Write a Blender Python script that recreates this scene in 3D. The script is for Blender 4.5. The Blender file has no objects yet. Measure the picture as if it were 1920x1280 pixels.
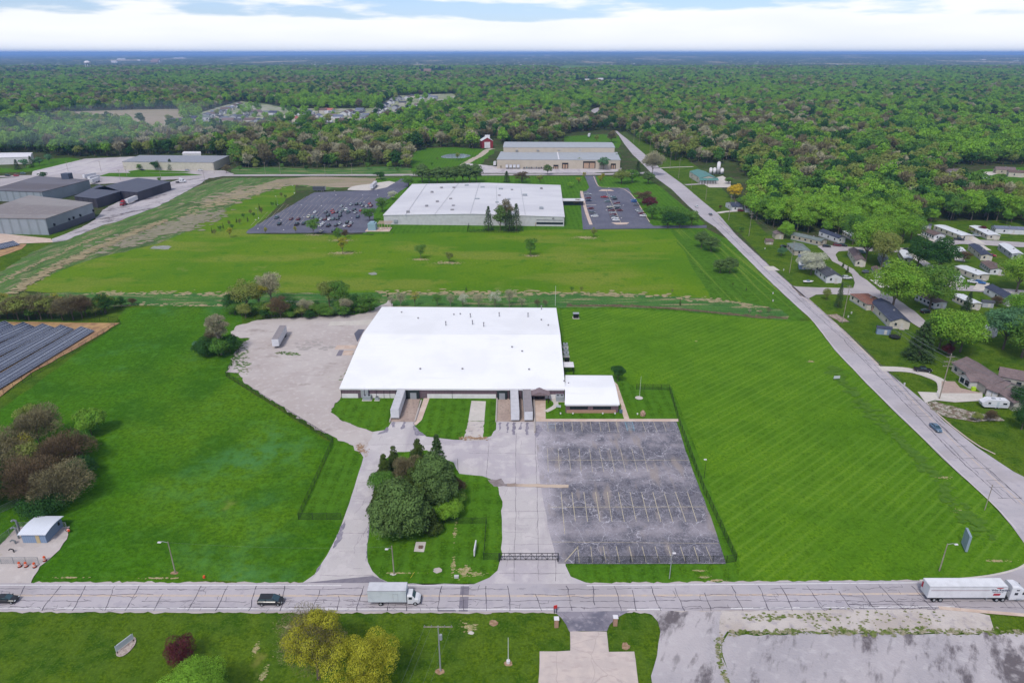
import bpy, math, random
import numpy as np
from mathutils import Vector, Matrix
from mathutils.geometry import tessellate_polygon
R = math.radians
C = bpy.context.scene.collection
scene = bpy.context.scene
# ------------------------------------------------------------------ camera
CAM_H, PITCH, FPX = 105.0, R(22.9), 1280.0          # height of the drone, downward pitch, focal length in 1920-wide pixels
cam_d = bpy.data.cameras.new("camera"); cam = bpy.data.objects.new("camera", cam_d); C.objects.link(cam)
cam.location = (0, 0, CAM_H); cam.rotation_euler = (R(90) - PITCH, 0, 0)
cam_d.sensor_width = 36; cam_d.lens = 36 * FPX / 1920; cam_d.clip_start = 1; cam_d.clip_end = 90000
scene.camera = cam
# ------------------------------------------------------------------ world, sun, exposure
SUN_EL, SUN_AZ = R(52), R(200)                       # azimuth measured clockwise from +Y (sun behind the camera, a little left)
w = bpy.data.worlds.new("World"); scene.world = w; w.use_nodes = True
nt = w.node_tree; N = nt.nodes; L = nt.links
bg = N['Background']; bg.inputs['Strength'].default_value = 0.1
sky = N.new('ShaderNodeTexSky'); sky.sky_type = 'NISHITA'; sky.sun_disc = False
sky.sun_elevation = SUN_EL; sky.sun_rotation = SUN_AZ; sky.altitude = 300; sky.air_density = 1.0; sky.dust_density = 0.6
tc = N.new('ShaderNodeTexCoord')
def wnode(t, **k):
    n = N.new(t)
    for a, b in k.items(): setattr(n, a, b)
    return n
sep = wnode('ShaderNodeSeparateXYZ'); L.new(tc.outputs['Generated'], sep.inputs[0])
mp = wnode('ShaderNodeMapping'); mp.inputs['Scale'].default_value = (1.0, 1.0, 7.0); L.new(tc.outputs['Generated'], mp.inputs[0])
nz = wnode('ShaderNodeTexNoise'); nz.inputs['Scale'].default_value = 4.2; nz.inputs['Detail'].default_value = 6; nz.inputs['Roughness'].default_value = 0.55
mp.inputs['Location'].default_value = (0.35, 0.2, 0.0)
L.new(mp.outputs[0], nz.inputs['Vector'])
# thick white cloud down at the horizon, breaking up into blue gaps higher above it
hz = wnode('ShaderNodeMapRange'); hz.interpolation_type = 'SMOOTHSTEP'
hz.inputs['From Min'].default_value = 0.018; hz.inputs['From Max'].default_value = 0.046
hz.inputs['To Min'].default_value = 0.6; hz.inputs['To Max'].default_value = 0.0
L.new(sep.outputs['Z'], hz.inputs['Value'])
ad = wnode('ShaderNodeMath', operation='ADD'); L.new(nz.outputs['Fac'], ad.inputs[0]); L.new(hz.outputs[0], ad.inputs[1])
cf = wnode('ShaderNodeMapRange'); cf.interpolation_type = 'SMOOTHSTEP'
cf.inputs['From Min'].default_value = 0.45; cf.inputs['From Max'].default_value = 0.57; cf.inputs['To Min'].default_value = 0.05
L.new(ad.outputs[0], cf.inputs['Value'])
cc = wnode('ShaderNodeTexNoise'); cc.inputs['Scale'].default_value = 6; cc.inputs['Detail'].default_value = 4; L.new(mp.outputs[0], cc.inputs['Vector'])
cr = wnode('ShaderNodeMix'); cr.data_type = 'RGBA'
cr.inputs['A'].default_value = (7.6, 8.0, 8.5, 1); cr.inputs['B'].default_value = (9.4, 9.4, 9.45, 1); L.new(cc.outputs['Fac'], cr.inputs['Factor'])
mx = wnode('ShaderNodeMix'); mx.data_type = 'RGBA'
gain = wnode('ShaderNodeVectorMath', operation='MULTIPLY'); gain.inputs[1].default_value = (0.74, 0.86, 1.22)
L.new(sky.outputs[0], gain.inputs[0])
L.new(cf.outputs[0], mx.inputs['Factor']); L.new(gain.outputs[0], mx.inputs['A']); L.new(cr.outputs['Result'], mx.inputs['B'])
L.new(mx.outputs['Result'], bg.inputs['Color'])
sun_d = bpy.data.lights.new("sun", 'SUN'); sun_d.energy = 2.6; sun_d.angle = R(10); sun_d.color = (1, .96, .9)
sun = bpy.data.objects.new("sun", sun_d); C.objects.link(sun)
sun.rotation_euler = Vector((math.sin(SUN_AZ) * math.cos(SUN_EL), math.cos(SUN_AZ) * math.cos(SUN_EL), math.sin(SUN_EL))).to_track_quat('Z', 'Y').to_euler()
scene.view_settings.view_transform = 'Standard'; scene.view_settings.look = 'None'
scene.view_settings.exposure = 0.3; scene.view_settings.gamma = 1
try:
    scene.cycles.max_bounces = 4; scene.cycles.diffuse_bounces = 2; scene.cycles.glossy_bounces = 2
    scene.cycles.transmission_bounces = 2; scene.cycles.volume_bounces = 0; scene.cycles.transparent_max_bounces = 6
    scene.cycles.use_denoising = True
except Exception: pass
# ------------------------------------------------------------------ helpers
SP, CP = math.sin(PITCH), math.cos(PITCH)
def g(px, py, z=0.0):
    """ground point (at height z) seen at a pixel of the 1920x1280 photograph"""
    u, v = (px - 960) / FPX, (py - 640) / FPX
    t = (CAM_H - z) / (SP + v * CP)
    return (u * t, (CP - v * SP) * t)
def px_of(x, y, z=0.0):
    d = CAM_H - z; t = y * CP + d * SP; v = d * CP - y * SP
    return 960 + FPX * x / t, 640 + FPX * v / t
GAIN = 1.42                                           # daylight on a level surface relative to its albedo
def lin(c): return c / 12.92 if c <= 0.04045 else ((c + 0.055) / 1.055) ** 2.4
def K(r, gg, b, k=1.0): return tuple(min(.9, lin(c / 255) / GAIN * k) for c in (r, gg, b)) + (1,)
_m = {}
def mat(name, base, layers=(), rough=0.9, spec=0.2, bump=None, metal=0.0, trans=0.0, coord='Object', rnd=None, alpha=None):
    """procedural material. layers: dicts with kind n(oise)/v(oronoi edge)/y(ramp on y)/s(tripes), scale, lo, hi, col, amt, rot, str(etch)"""
    if name in _m: return _m[name]
    m = bpy.data.materials.new(name); m.use_nodes = True; _m[name] = m
    t = m.node_tree; n = t.nodes; l = t.links; b = n['Principled BSDF']
    b.inputs['Roughness'].default_value = rough; b.inputs['Specular IOR Level'].default_value = spec; b.inputs['Metallic'].default_value = metal
    co = n.new('ShaderNodeTexCoord'); src = co.outputs[coord]
    rgb = n.new('ShaderNodeRGB'); rgb.outputs[0].default_value = base; cur = rgb.outputs[0]
    def vec(d):
        s = d.get('str'); rt = d.get('rot', 0)
        if s is None and not rt: return src
        a = n.new('ShaderNodeMapping'); a.inputs['Rotation'].default_value = (0, 0, -rt); l.new(src, a.inputs[0])
        if s is None: return a.outputs[0]
        b2 = n.new('ShaderNodeMapping'); b2.inputs['Scale'].default_value = s; l.new(a.outputs[0], b2.inputs[0]); return b2.outputs[0]
    def fac(d):
        k = d.get('kind', 'n'); v = vec(d)
        if k == 'n':
            q = n.new('ShaderNodeTexNoise'); q.inputs['Scale'].default_value = d['scale']; q.inputs['Detail'].default_value = d.get('det', 4)
            q.inputs['Roughness'].default_value = d.get('nr', .55); q.inputs['Distortion'].default_value = d.get('dis', 0)
            l.new(v, q.inputs['Vector']); o = q.outputs['Fac']; lo, hi = d.get('lo', .4), d.get('hi', .6)
        elif k == 'v':
            ns = n.new('ShaderNodeTexNoise'); ns.inputs['Scale'].default_value = d['scale'] * 1.7; ns.inputs['Detail'].default_value = 4; l.new(v, ns.inputs['Vector'])
            av = n.new('ShaderNodeVectorMath'); av.operation = 'MULTIPLY_ADD'; av.inputs[1].default_value = (d.get('dis', .6),) * 3
            l.new(ns.outputs['Color'], av.inputs[0]); sc = n.new('ShaderNodeVectorMath'); sc.operation = 'SCALE'; sc.inputs['Scale'].default_value = d['scale']
            l.new(v, sc.inputs[0]); l.new(sc.outputs[0], av.inputs[2])
            q = n.new('ShaderNodeTexVoronoi'); q.feature = 'DISTANCE_TO_EDGE'; q.inputs['Scale'].default_value = 1; l.new(av.outputs[0], q.inputs['Vector'])
            o = q.outputs['Distance']; lo, hi = d.get('w', .03), 0.0
        elif k == 's':
            q = n.new('ShaderNodeTexWave'); q.inputs['Scale'].default_value = d['scale']; q.inputs['Distortion'].default_value = d.get('dis', 1.5)
            q.inputs['Detail'].default_value = 3; q.inputs['Detail Scale'].default_value = d.get('ds', .6); l.new(v, q.inputs['Vector']); o = q.outputs['Fac']; lo, hi = d.get('lo', .3), d.get('hi', .8)
        elif k in 'xyz':
            sx = n.new('ShaderNodeSeparateXYZ'); l.new(v, sx.inputs[0])
            wob = n.new('ShaderNodeTexNoise'); wob.inputs['Scale'].default_value = d.get('ws', .15); wob.inputs['Detail'].default_value = 5; l.new(src, wob.inputs['Vector'])
            am = n.new('ShaderNodeMath'); am.operation = 'MULTIPLY_ADD'; am.inputs[1].default_value = d.get('wob', 6); l.new(wob.outputs['Fac'], am.inputs[0]); l.new(sx.outputs['XYZ'.index(k.upper())], am.inputs[2])
            o = am.outputs[0]
            if 'pts' in d:
                p0, p1 = d['pts'][0][0], d['pts'][-1][0]
                mr = n.new('ShaderNodeMapRange'); mr.inputs['From Min'].default_value = p0; mr.inputs['From Max'].default_value = p1; l.new(o, mr.inputs['Value'])
                ra = n.new('ShaderNodeValToRGB'); l.new(mr.outputs[0], ra.inputs[0])
                el = ra.color_ramp.elements
                while len(el) < len(d['pts']): el.new(.5)
                for e, (pp, vv) in zip(el, d['pts']): e.position = (pp - p0) / (p1 - p0); e.color = (vv, vv, vv, 1)
                o = ra.outputs[0]; lo, hi = 0, 1
            else: lo, hi = d['lo'], d['hi']
        elif k == 'r':
            oi = n.new('ShaderNodeObjectInfo'); o = oi.outputs['Random']; lo, hi = d.get('lo', 0), d.get('hi', 1)
        mr = n.new('ShaderNodeMapRange'); mr.interpolation_type = 'SMOOTHSTEP' if k != 'r' else 'LINEAR'
        a, z = (lo, hi) if lo < hi else (hi, lo)
        mr.inputs['From Min'].default_value = a; mr.inputs['From Max'].default_value = z
        mr.inputs['To Min'].default_value = 0 if lo < hi else d.get('amt', 1); mr.inputs['To Max'].default_value = d.get('amt', 1) if lo < hi else 0
        l.new(o, mr.inputs['Value']); return mr.outputs[0]
    for d in layers:
        f = fac(d)
        if 'mask' in d:
            mm = n.new('ShaderNodeMath'); mm.operation = 'MULTIPLY'; l.new(f, mm.inputs[0]); l.new(fac(d['mask']), mm.inputs[1]); f = mm.outputs[0]
        x = n.new('ShaderNodeMix'); x.data_type = 'RGBA'; x.blend_type = d.get('blend', 'MIX')
        l.new(f, x.inputs['Factor']); l.new(cur, x.inputs['A']); x.inputs['B'].default_value = d['col']; cur = x.outputs['Result']
    l.new(cur, b.inputs['Base Color'])
    if bump:
        q = n.new('ShaderNodeTexNoise'); q.inputs['Scale'].default_value = bump[0]; q.inputs['Detail'].default_value = 5; l.new(src, q.inputs['Vector'])
        bm = n.new('ShaderNodeBump'); bm.inputs['Strength'].default_value = bump[1]; bm.inputs['Distance'].default_value = bump[2]
        l.new(q.outputs['Fac'], bm.inputs['Height']); l.new(bm.outputs[0], b.inputs['Normal'])
    if trans:
        tr = n.new('ShaderNodeBsdfTranslucent'); l.new(cur, tr.inputs['Color']); ms = n.new('ShaderNodeMixShader'); ms.inputs[0].default_value = trans
        l.new(b.outputs[0], ms.inputs[1]); l.new(tr.outputs[0], ms.inputs[2]); l.new(ms.outputs[0], n['Material Output'].inputs['Surface'])
    return m
def nl(scale, lo, hi, col, amt=1, **k): return dict(kind='n', scale=scale, lo=lo, hi=hi, col=col, amt=amt, **k)

def props(o, label=None, cat=None, group=None, kind=None):
    if label: o['label'] = label
    if cat: o['category'] = cat
    if group: o['group'] = group
    if kind: o['kind'] = kind
    return o
def mesh_obj(name, verts, faces, m=None, parent=None, smooth=False):
    me = bpy.data.meshes.new(name); me.from_pydata(verts, [], faces); me.update()
    if smooth: me.polygons.foreach_set('use_smooth', [True] * len(me.polygons))
    if m: me.materials.append(m)
    o = bpy.data.objects.new(name, me); C.objects.link(o)
    if parent: o.parent = parent
    return o
def thing(name, label, cat, loc=(0, 0, 0), rz=0.0, group=None):
    o = bpy.data.objects.new(name, None); C.objects.link(o); o.empty_display_size = .5
    o.location = loc if len(loc) == 3 else (loc[0], loc[1], 0); o.rotation_euler = (0, 0, rz)
    return props(o, label, cat, group)
def copy_tree(src, loc, rz, scale=1.0, label=None, cat=None, group=None, swap=None):
    """copy a thing with its parts and sub-parts; swap = {material name: replacement} set at object level"""
    r = src.copy(); C.objects.link(r); r.location = loc if len(loc) == 3 else (loc[0], loc[1], 0); r.rotation_euler = (0, 0, rz)
    r.scale = (scale,) * 3 if isinstance(scale, (int, float)) else scale
    props(r, label, cat, group)
    def rec(a, b):
        for ch in list(a.children):
            c = ch.copy(); C.objects.link(c); c.parent = b
            if swap and c.type == 'MESH' and c.data.materials and c.data.materials[0].name in swap:
                c.material_slots[0].link = 'OBJECT'; c.material_slots[0].material = swap[c.data.materials[0].name]
            rec(ch, c)
    rec(src, r)
    return r
class MB:
    """collects boxes, prisms and tubes into one mesh"""
    def __init__(s): s.v = []; s.f = []
    def add(s, vs, fs):
        o = len(s.v); s.v += [tuple(q) for q in vs]; s.f += [tuple(i + o for i in q) for q in fs]; return s
    def box(s, x0, x1, y0, y1, z0, z1):
        return s.add([(x0, y0, z0), (x1, y0, z0), (x1, y1, z0), (x0, y1, z0), (x0, y0, z1), (x1, y0, z1), (x1, y1, z1), (x0, y1, z1)],
                     [(0, 3, 2, 1), (4, 5, 6, 7), (0, 1, 5, 4), (1, 2, 6, 5), (2, 3, 7, 6), (3, 0, 4, 7)])
    def prism(s, pts, a0, a1, axis='y'):
        """extrude a convex polygon. axis y: pts are (x,z); axis x: pts are (y,z); axis z: pts are (x,y)"""
        n = len(pts)
        def P(p, a): return (p[0], a, p[1]) if axis == 'y' else ((a, p[0], p[1]) if axis == 'x' else (p[0], p[1], a))
        vs = [P(p, a0) for p in pts] + [P(p, a1) for p in pts]
        fs = [tuple(range(n)), tuple(range(2 * n - 1, n - 1, -1))] + [(i, i + n, (i + 1) % n + n, (i + 1) % n) for i in range(n)]
        return s.add(vs, fs)
    def loft(s, rings, caps=True):
        n = len(rings[0]); vs = [p for r in rings for p in r]; fs = []
        for k in range(len(rings) - 1):
            for i in range(n): fs.append((k * n + i, k * n + (i + 1) % n, (k + 1) * n + (i + 1) % n, (k + 1) * n + i))
        if caps: fs += [tuple(range(n - 1, -1, -1)), tuple(range((len(rings) - 1) * n, len(rings) * n))]
        return s.add(vs, fs)
    def tube(s, p, q, r0, r1=None, n=6):
        r1 = r0 if r1 is None else r1; p, q = Vector(p), Vector(q); d = (q - p).normalized()
        a = d.orthogonal().normalized(); b = d.cross(a)
        def ring(c, r): return [tuple(c + a * (r * math.cos(2 * math.pi * i / n)) + b * (r * math.sin(2 * math.pi * i / n))) for i in range(n)]
        return s.loft([ring(p, r0), ring(q, r1)])
    def cyl(s, x, y, z0, z1, r0, r1=None, n=12): return s.tube((x, y, z0), (x, y, z1), r0, r1, n)
    def build(s, name, m, parent=None, smooth=False):
        return mesh_obj(name, s.v, s.f, m, parent, smooth)
def chaikin(p, it):
    for _ in range(it):
        q = []
        for i in range(len(p)):
            a, b = p[i], p[(i + 1) % len(p)]
            q += [(a[0] * .75 + b[0] * .25, a[1] * .75 + b[1] * .25), (a[0] * .25 + b[0] * .75, a[1] * .25 + b[1] * .75)]
        p = q
    return p
def rough_edge(p, jit, step, rnd):
    q = []
    for i in range(len(p)):
        a, b = p[i], p[(i + 1) % len(p)]; d = math.dist(a, b); k = max(1, min(320, int(d / step)))
        for j in range(k):
            t = j / k; q.append((a[0] + (b[0] - a[0]) * t + rnd.gauss(0, jit), a[1] + (b[1] - a[1]) * t + rnd.gauss(0, jit)))
    return q
def sheet(name, pts, z, m, jit=0.0, step=3.0, smooth=0, world=False, kind='structure', seed=1, parent=None):
    p = [tuple(q) for q in pts] if world else [g(*q) for q in pts]
    if smooth: p = chaikin(p, smooth)
    if jit: p = rough_edge(p, jit, step, random.Random(seed))
    tri = tessellate_polygon([[Vector((a[0], a[1], 0)) for a in p]])
    ar = 0
    for t in tri[:1]:
        a, b, c = (Vector(p[i]) for i in t); ar = (b - a).cross(c - a)
    o = mesh_obj(name, [(a[0], a[1], z) for a in p], [t if ar > 0 else t[::-1] for t in tri], m, parent)
    if kind and parent is None: o['kind'] = kind
    return o
def polyline_strip(pts, wd):
    """world polyline -> outline polygon of width wd (number or (w0, w1))"""
    w0, w1 = (wd, wd) if isinstance(wd, (int, float)) else wd
    l, r = [], []; n = len(pts)
    for i, p in enumerate(pts):
        a = Vector(pts[max(0, i - 1)]); b = Vector(pts[min(n - 1, i + 1)]); d = (b - a).normalized(); nn = Vector((-d.y, d.x)); w_ = (w0 + (w1 - w0) * i / (n - 1)) / 2
        l.append((p[0] + nn.x * w_, p[1] + nn.y * w_)); r.append((p[0] - nn.x * w_, p[1] - nn.y * w_))
    return l + r[::-1]
def smooth_line(p, it=2):
    for _ in range(it):
        q = [p[0]]
        for a, b in zip(p, p[1:]): q += [(a[0] * .75 + b[0] * .25, a[1] * .75 + b[1] * .25), (a[0] * .25 + b[0] * .75, a[1] * .25 + b[1] * .75)]
        p = q + [p[-1]]
    return p
def strip(name, pxpts, wd, z, m, jit=0, smooth=2, seed=2, **k):
    w_ = [g(*q) for q in pxpts]
    if smooth: w_ = smooth_line(w_, smooth)
    return sheet(name, polyline_strip(w_, wd), z, m, jit=jit, world=True, seed=seed, **k)
def inpoly(x, y, poly):
    c = False; j = len(poly) - 1
    for i in range(len(poly)):
        xi, yi = poly[i]; xj, yj = poly[j]
        if (yi > y) != (yj > y) and x < (xj - xi) * (y - yi) / (yj - yi) + xi: c = not c
        j = i
    return c
def inpoly_np(x, y, poly):
    c = np.zeros(len(x), bool); j = len(poly) - 1
    for i in range(len(poly)):
        xi, yi = poly[i]; xj, yj = poly[j]
        if yi != yj:
            t = ((yi > y) != (yj > y)) & (x < (xj - xi) * (y - yi) / (yj - yi) + xi); c ^= t
        j = i
    return c
# ------------------------------------------------------------------ ground materials
def ang(a, b):
    (x0, y0), (x1, y1) = g(*a), g(*b); return math.atan2(y1 - y0, x1 - x0)
A_STREAK = ang((1440, 1007), (1595, 890)); A_CORR = ang((82, 520), (480, 364)); A_MOW2 = ang((1390, 560), (1262, 430))
tuft = lambda c1, c2: (nl(1.3, .40, .60, c1, .75, det=6, nr=.7), nl(.35, .42, .6, c2, .5, det=4), nl(2.2, .52, .66, tuple(min(.9, q * 1.25) for q in c2), .5, det=3))
gr_lawn = mat('lawn_grass', K(74, 114, 16), (nl(.03, .4, .6, K(92, 130, 20), .7), nl(.11, .45, .62, K(60, 100, 14), .7), *tuft(K(50, 88, 18), K(86, 130, 38)),
    dict(kind='s', scale=.1, dis=.4, lo=.3, hi=.8, col=K(92, 138, 36), amt=.3), nl(2.6, .62, .75, K(120, 140, 60), .4)), bump=(2.2, .5, .15), spec=.03)
gr_streak = mat('mown_grass', K(92, 134, 18), (nl(.02, .4, .6, K(108, 146, 24), .8), nl(.07, .42, .62, K(76, 118, 14), .8), nl(.35, .55, .68, K(60, 104, 16), .5), *tuft(K(58, 98, 12), K(92, 134, 28)),
    dict(kind='s', scale=.13, dis=.35, ds=.3, lo=.6, hi=1.0, col=K(128, 162, 62), amt=.25, rot=A_STREAK + R(90), mask=nl(.03, .3, .55, K(0, 0, 0), 1, det=2)),
    dict(kind='s', scale=.045, dis=1.0, ds=.3, lo=.3, hi=.9, col=K(74, 114, 14), amt=.22, rot=A_STREAK + R(90)),
    dict(kind='s', scale=.13, dis=.35, ds=.3, lo=.7, hi=1.0, col=K(118, 152, 52), amt=.22, rot=A_STREAK + R(15), mask=nl(.05, .5, .65, K(0, 0, 0), 1, det=3))), bump=(2.2, .3, .1), spec=.05)
gr_lush = mat('lush_grass', K(74, 122, 18), (nl(.018, .4, .62, K(98, 136, 24), .9), nl(.05, .45, .65, K(62, 106, 20), .8), nl(.9, .35, .65, K(46, 88, 14), .7, det=6, nr=.7),
    nl(.022, .52, .68, K(84, 140, 84), .6, det=5, mask=nl(.25, .35, .6, K(0, 0, 0), 1, det=6)), nl(.3, .5, .7, K(96, 146, 52), .35), nl(.06, .68, .76, K(140, 145, 80), .45)), bump=(1.2, .8, .4), spec=.03)
gr_back = mat('field_grass', K(108, 140, 26), (nl(.012, .42, .6, K(84, 128, 22), .8), nl(.03, .48, .62, K(138, 146, 60), .7, str=(.5, 1.4, 1)), nl(.8, .35, .65, K(72, 108, 22), .5, det=6, nr=.7),
    nl(.12, .55, .7, K(68, 118, 24), .6), nl(.05, .66, .74, K(150, 146, 92), .5)), bump=(1.0, .6, .3), spec=.03)
gr_mow2 = mat('striped_verge_grass', K(72, 114, 24), (nl(1.0, .52, .66, K(150, 170, 70), .7, str=(.01, .35, 1), rot=A_MOW2, det=2), nl(.5, .5, .62, K(60, 100, 22), .7, str=(.01, .3, 1), rot=A_MOW2, det=2),
    *tuft(K(60, 92, 22), K(90, 130, 40))), bump=(1.0, .5, .2), spec=.03)
gr_wild = mat('wild_grass', K(86, 126, 60), (nl(.16, .42, .6, K(98, 142, 66), .8, str=(.25, 1, 1), rot=A_CORR, det=7), nl(.3, .48, .62, K(166, 152, 124), .8, str=(.22, .9, 1), rot=A_CORR, det=8, nr=.68),
    nl(.12, .52, .64, K(74, 100, 56), .8, str=(.2, 1, 1), rot=A_CORR), nl(.9, .3, .7, K(86, 96, 62), .6, det=6, nr=.75), nl(1.2, .6, .75, K(190, 176, 150), .5, det=5)), bump=(.9, 1, .6), spec=.03)
gr_ditch = mat('ditch_grass', K(88, 132, 62), (nl(.2, .42, .58, K(70, 116, 56), .9, str=(.25, 1, 1)), nl(.3, .52, .62, K(168, 154, 120), .8, str=(.12, 1, 1), det=6), nl(1.2, .4, .7, K(60, 86, 44), .6, det=6),
    nl(1.8, .62, .78, K(190, 178, 150), .6, det=4)), bump=(.9, 1, .7), spec=.03)
gr_south = mat('roadside_grass', K(84, 110, 18), (nl(.035, .4, .62, K(104, 126, 28), .8), nl(.12, .45, .62, K(56, 92, 20), .8), *tuft(K(50, 80, 18), K(92, 118, 38)), nl(.09, .66, .74, K(140, 136, 72), .5)), bump=(2.2, .6, .2), spec=.03)
soil_wood = mat('woodland_floor', K(72, 84, 44), (nl(.05, .42, .6, K(92, 84, 66), .9), nl(.3, .4, .6, K(58, 80, 34), .8), nl(.015, .5, .62, K(88, 112, 52), .6)), bump=(.4, 1, 1), spec=.03)
dirt_tan = mat('bare_field_soil', K(166, 148, 130), (nl(.02, .4, .6, K(150, 138, 110), .8, str=(.3, 1, 1)), nl(.2, .45, .6, K(128, 132, 84), .5, str=(.2, 1, 1)), nl(.9, .5, .7, K(190, 176, 160), .4)), bump=(.6, .6, .3))
dirt_red = mat('solar_site_soil', K(176, 140, 104), (nl(.05, .4, .6, K(196, 160, 108), .8), nl(.3, .4, .65, K(140, 106, 84), .7)), bump=(1, .5, .2))
conc = mat('worn_concrete', K(201, 194, 194), (nl(.04, .42, .6, K(190, 182, 188), .9), nl(.25, .48, .62, K(214, 206, 206), .6, det=6), nl(.15, .52, .68, K(172, 163, 170), .7, str=(1, .12, 1), det=6), nl(.07, .55, .7, K(166, 158, 164), .6, det=7, nr=.65), nl(1.5, .55, .75, K(176, 166, 164), .35, det=5)), bump=(3, .2, .03), rough=.85)
conc_tan = mat('pale_tan_concrete', K(206, 182, 166), (nl(.3, .42, .62, K(220, 200, 186), .8, det=5), nl(1.4, .55, .7, K(180, 152, 134), .4)), rough=.85)
conc_new = mat('pale_concrete', K(205, 198, 190), (nl(.3, .4, .62, K(216, 208, 200), .8, det=5), nl(1.4, .5, .7, K(188, 178, 168), .5)), rough=.85)
road_m = mat('cracked_asphalt', K(182, 176, 181), (nl(.12, .42, .6, K(194, 186, 190), .8, str=(.15, 1, 1), det=5), nl(.5, .5, .7, K(164, 158, 168), .5, det=6), nl(.05, .5, .62, K(172, 164, 166), .6)), bump=(4, .2, .03), rough=.8)
road_e = mat('cracked_asphalt_rural', K(186, 178, 188), (nl(.2, .42, .62, K(168, 162, 174), .8, det=5, str=(1, .1, 1), rot=ang((1485, 567), (1735, 827)) - R(90)), nl(.5, .5, .7, K(196, 188, 190), .5, det=6)), bump=(4, .2, .03), rough=.8)
road_far = mat('grey_road', K(186, 178, 178), (nl(.1, .4, .6, K(172, 164, 168), .8, det=5), nl(.6, .5, .7, K(200, 192, 190), .4)), rough=.85)
gravel = mat('pale_gravel', K(198, 188, 184), (nl(.035, .42, .6, K(186, 174, 170), .9, det=6), nl(.16, .56, .7, K(158, 146, 140), .7, det=7, nr=.65, str=(.5, 1, 1)), nl(.5, .5, .7, K(212, 202, 198), .6, det=6), nl(.09, .64, .72, K(150, 145, 110), .6, det=8, nr=.7)), bump=(3, .7, .08))
gravel_g = mat('grey_dusty_gravel', K(178, 172, 176), (nl(.05, .42, .58, K(196, 188, 190), .9, det=6, rot=R(55), str=(.35, 1, 1)), nl(.11, .52, .62, K(104, 96, 100), .95, det=8, nr=.68, rot=R(60), str=(.4, 1, 1)), nl(.5, .5, .7, K(204, 198, 200), .5, det=6),
    nl(.7, .56, .7, K(108, 102, 104), .5, det=6, str=(.3, 1, 1), rot=R(60))), bump=(2.5, 1, .12))
gravel_w = mat('sandy_gravel', K(206, 196, 190), (nl(.08, .42, .6, K(188, 176, 168), .9, det=6), nl(.3, .58, .68, K(130, 130, 84), .8, det=7, nr=.7), nl(.6, .5, .7, K(168, 160, 166), .7, det=6)), bump=(2.5, 1, .1))
y0l, y1l = g(1200, 1057)[1], g(1200, 790)[1]
def yy(py): return g(1150, py)[1]
lot_m = mat('weathered_asphalt', K(116, 113, 121), (
    nl(.35, .4, .62, K(88, 87, 98), .8, det=7), nl(1.8, .55, .72, K(150, 148, 160), .6, det=6, str=(1, .5, 1)),
    dict(kind='y', col=K(172, 164, 170), amt=.85, wob=5, ws=.09, pts=[(yy(1060), 0), (yy(1005), .05), (yy(985), .75), (yy(965), .5), (yy(950), .05), (yy(905), .1), (yy(892), .8), (yy(872), .75), (yy(858), .1), (yy(836), .1), (yy(824), .85), (yy(808), .6), (yy(800), .05), (yy(788), 0)],
         mask=nl(.2, .3, .62, K(0, 0, 0), 1, det=6)),
    dict(kind='x', col=K(196, 188, 194), amt=1, wob=9, ws=.14, lo=g(1056, 900)[0] + 6, hi=g(1018, 900)[0]),
    dict(kind='v', scale=.9, w=.06, dis=1.4, col=K(178, 174, 186), amt=.6, mask=nl(.12, .3, .5, K(0, 0, 0), 1)), dict(kind='v', scale=.42, w=.012, dis=1.2, col=K(66, 64, 76), amt=.7),
    dict(kind='v', scale=.16, w=.014, dis=.8, col=K(200, 196, 204), amt=.8),
    nl(.3, .54, .68, K(158, 146, 140), .75, str=(1, .22, 1), det=7)), bump=(4, .3, .03), rough=.8)
lot2 = mat('dark_asphalt', K(98, 98, 114), (nl(.05, .4, .62, K(112, 112, 126), .8), nl(.5, .45, .7, K(88, 88, 104), .6, det=5, str=(1, .3, 1)), nl(2, .6, .7, K(140, 140, 150), .3)), rough=.8)
white_p = mat('white_road_paint', K(232, 228, 228), (nl(2.5, .5, .72, K(190, 184, 188), .7, det=5),), rough=.7)
yel_p = mat('faded_yellow_paint', K(208, 188, 172), (nl(1.2, .4, .65, K(190, 180, 178), .8, det=5),), rough=.7)
line_p = mat('parking_line_paint', K(200, 188, 160), (nl(2.0, .48, .66, K(150, 146, 148), .8, det=5),), rough=.7)
blue_p = mat('blue_line_paint', K(130, 180, 200), (nl(2.0, .48, .66, K(120, 130, 148), .6, det=5),), rough=.7)
crack_m = mat('crack_filler', K(96, 90, 102), (nl(3, .4, .6, K(112, 104, 114), .8),), rough=.8)
crack_l = mat('hairline_crack', K(140, 132, 138), (nl(3, .4, .6, K(156, 148, 154), .8),), rough=.85)
water_m = mat('pond_water', K(150, 165, 175), rough=.1, spec=.6)
tar = mat('tar_patch', K(140, 134, 144), (nl(1, .4, .6, K(128, 122, 134), .8),), rough=.8)
# ------------------------------------------------------------------ the ground as one sheet, then fields, roads and yards on it
far_m = mat('countryside', K(66, 88, 44), (nl(.0006, .45, .55, K(86, 92, 60), .8), nl(.004, .4, .6, K(52, 76, 38), .8), nl(.05, .4, .6, K(74, 96, 46), .6)))
sheet('ground', [(-60000, -3000), (60000, -3000), (60000, 60000), (-60000, 60000)], 0, soil_wood, world=True)
Z = [0.0]
def zz(): Z[0] += 0.012; return Z[0]
sheet('lawn', [(-300, 1340), (-300, 1120), (-120, 560), (430, 540), (1050, 570), (1480, 590), (1500, 560), (1390, 440), (1240, 330), (1165, 262), (1240, 262), (1330, 330), (1400, 400), (1440, 440), (1560, 460), (1700, 415), (2100, 410), (2400, 700), (2400, 1340)], zz(), gr_south)
sheet('lawn', [(440, 640), (425, 703), (600, 808), (625, 833), (560, 975), (560, 1093), (1500, 1093), (1500, 560), (720, 568)], zz(), gr_lawn)
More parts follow.
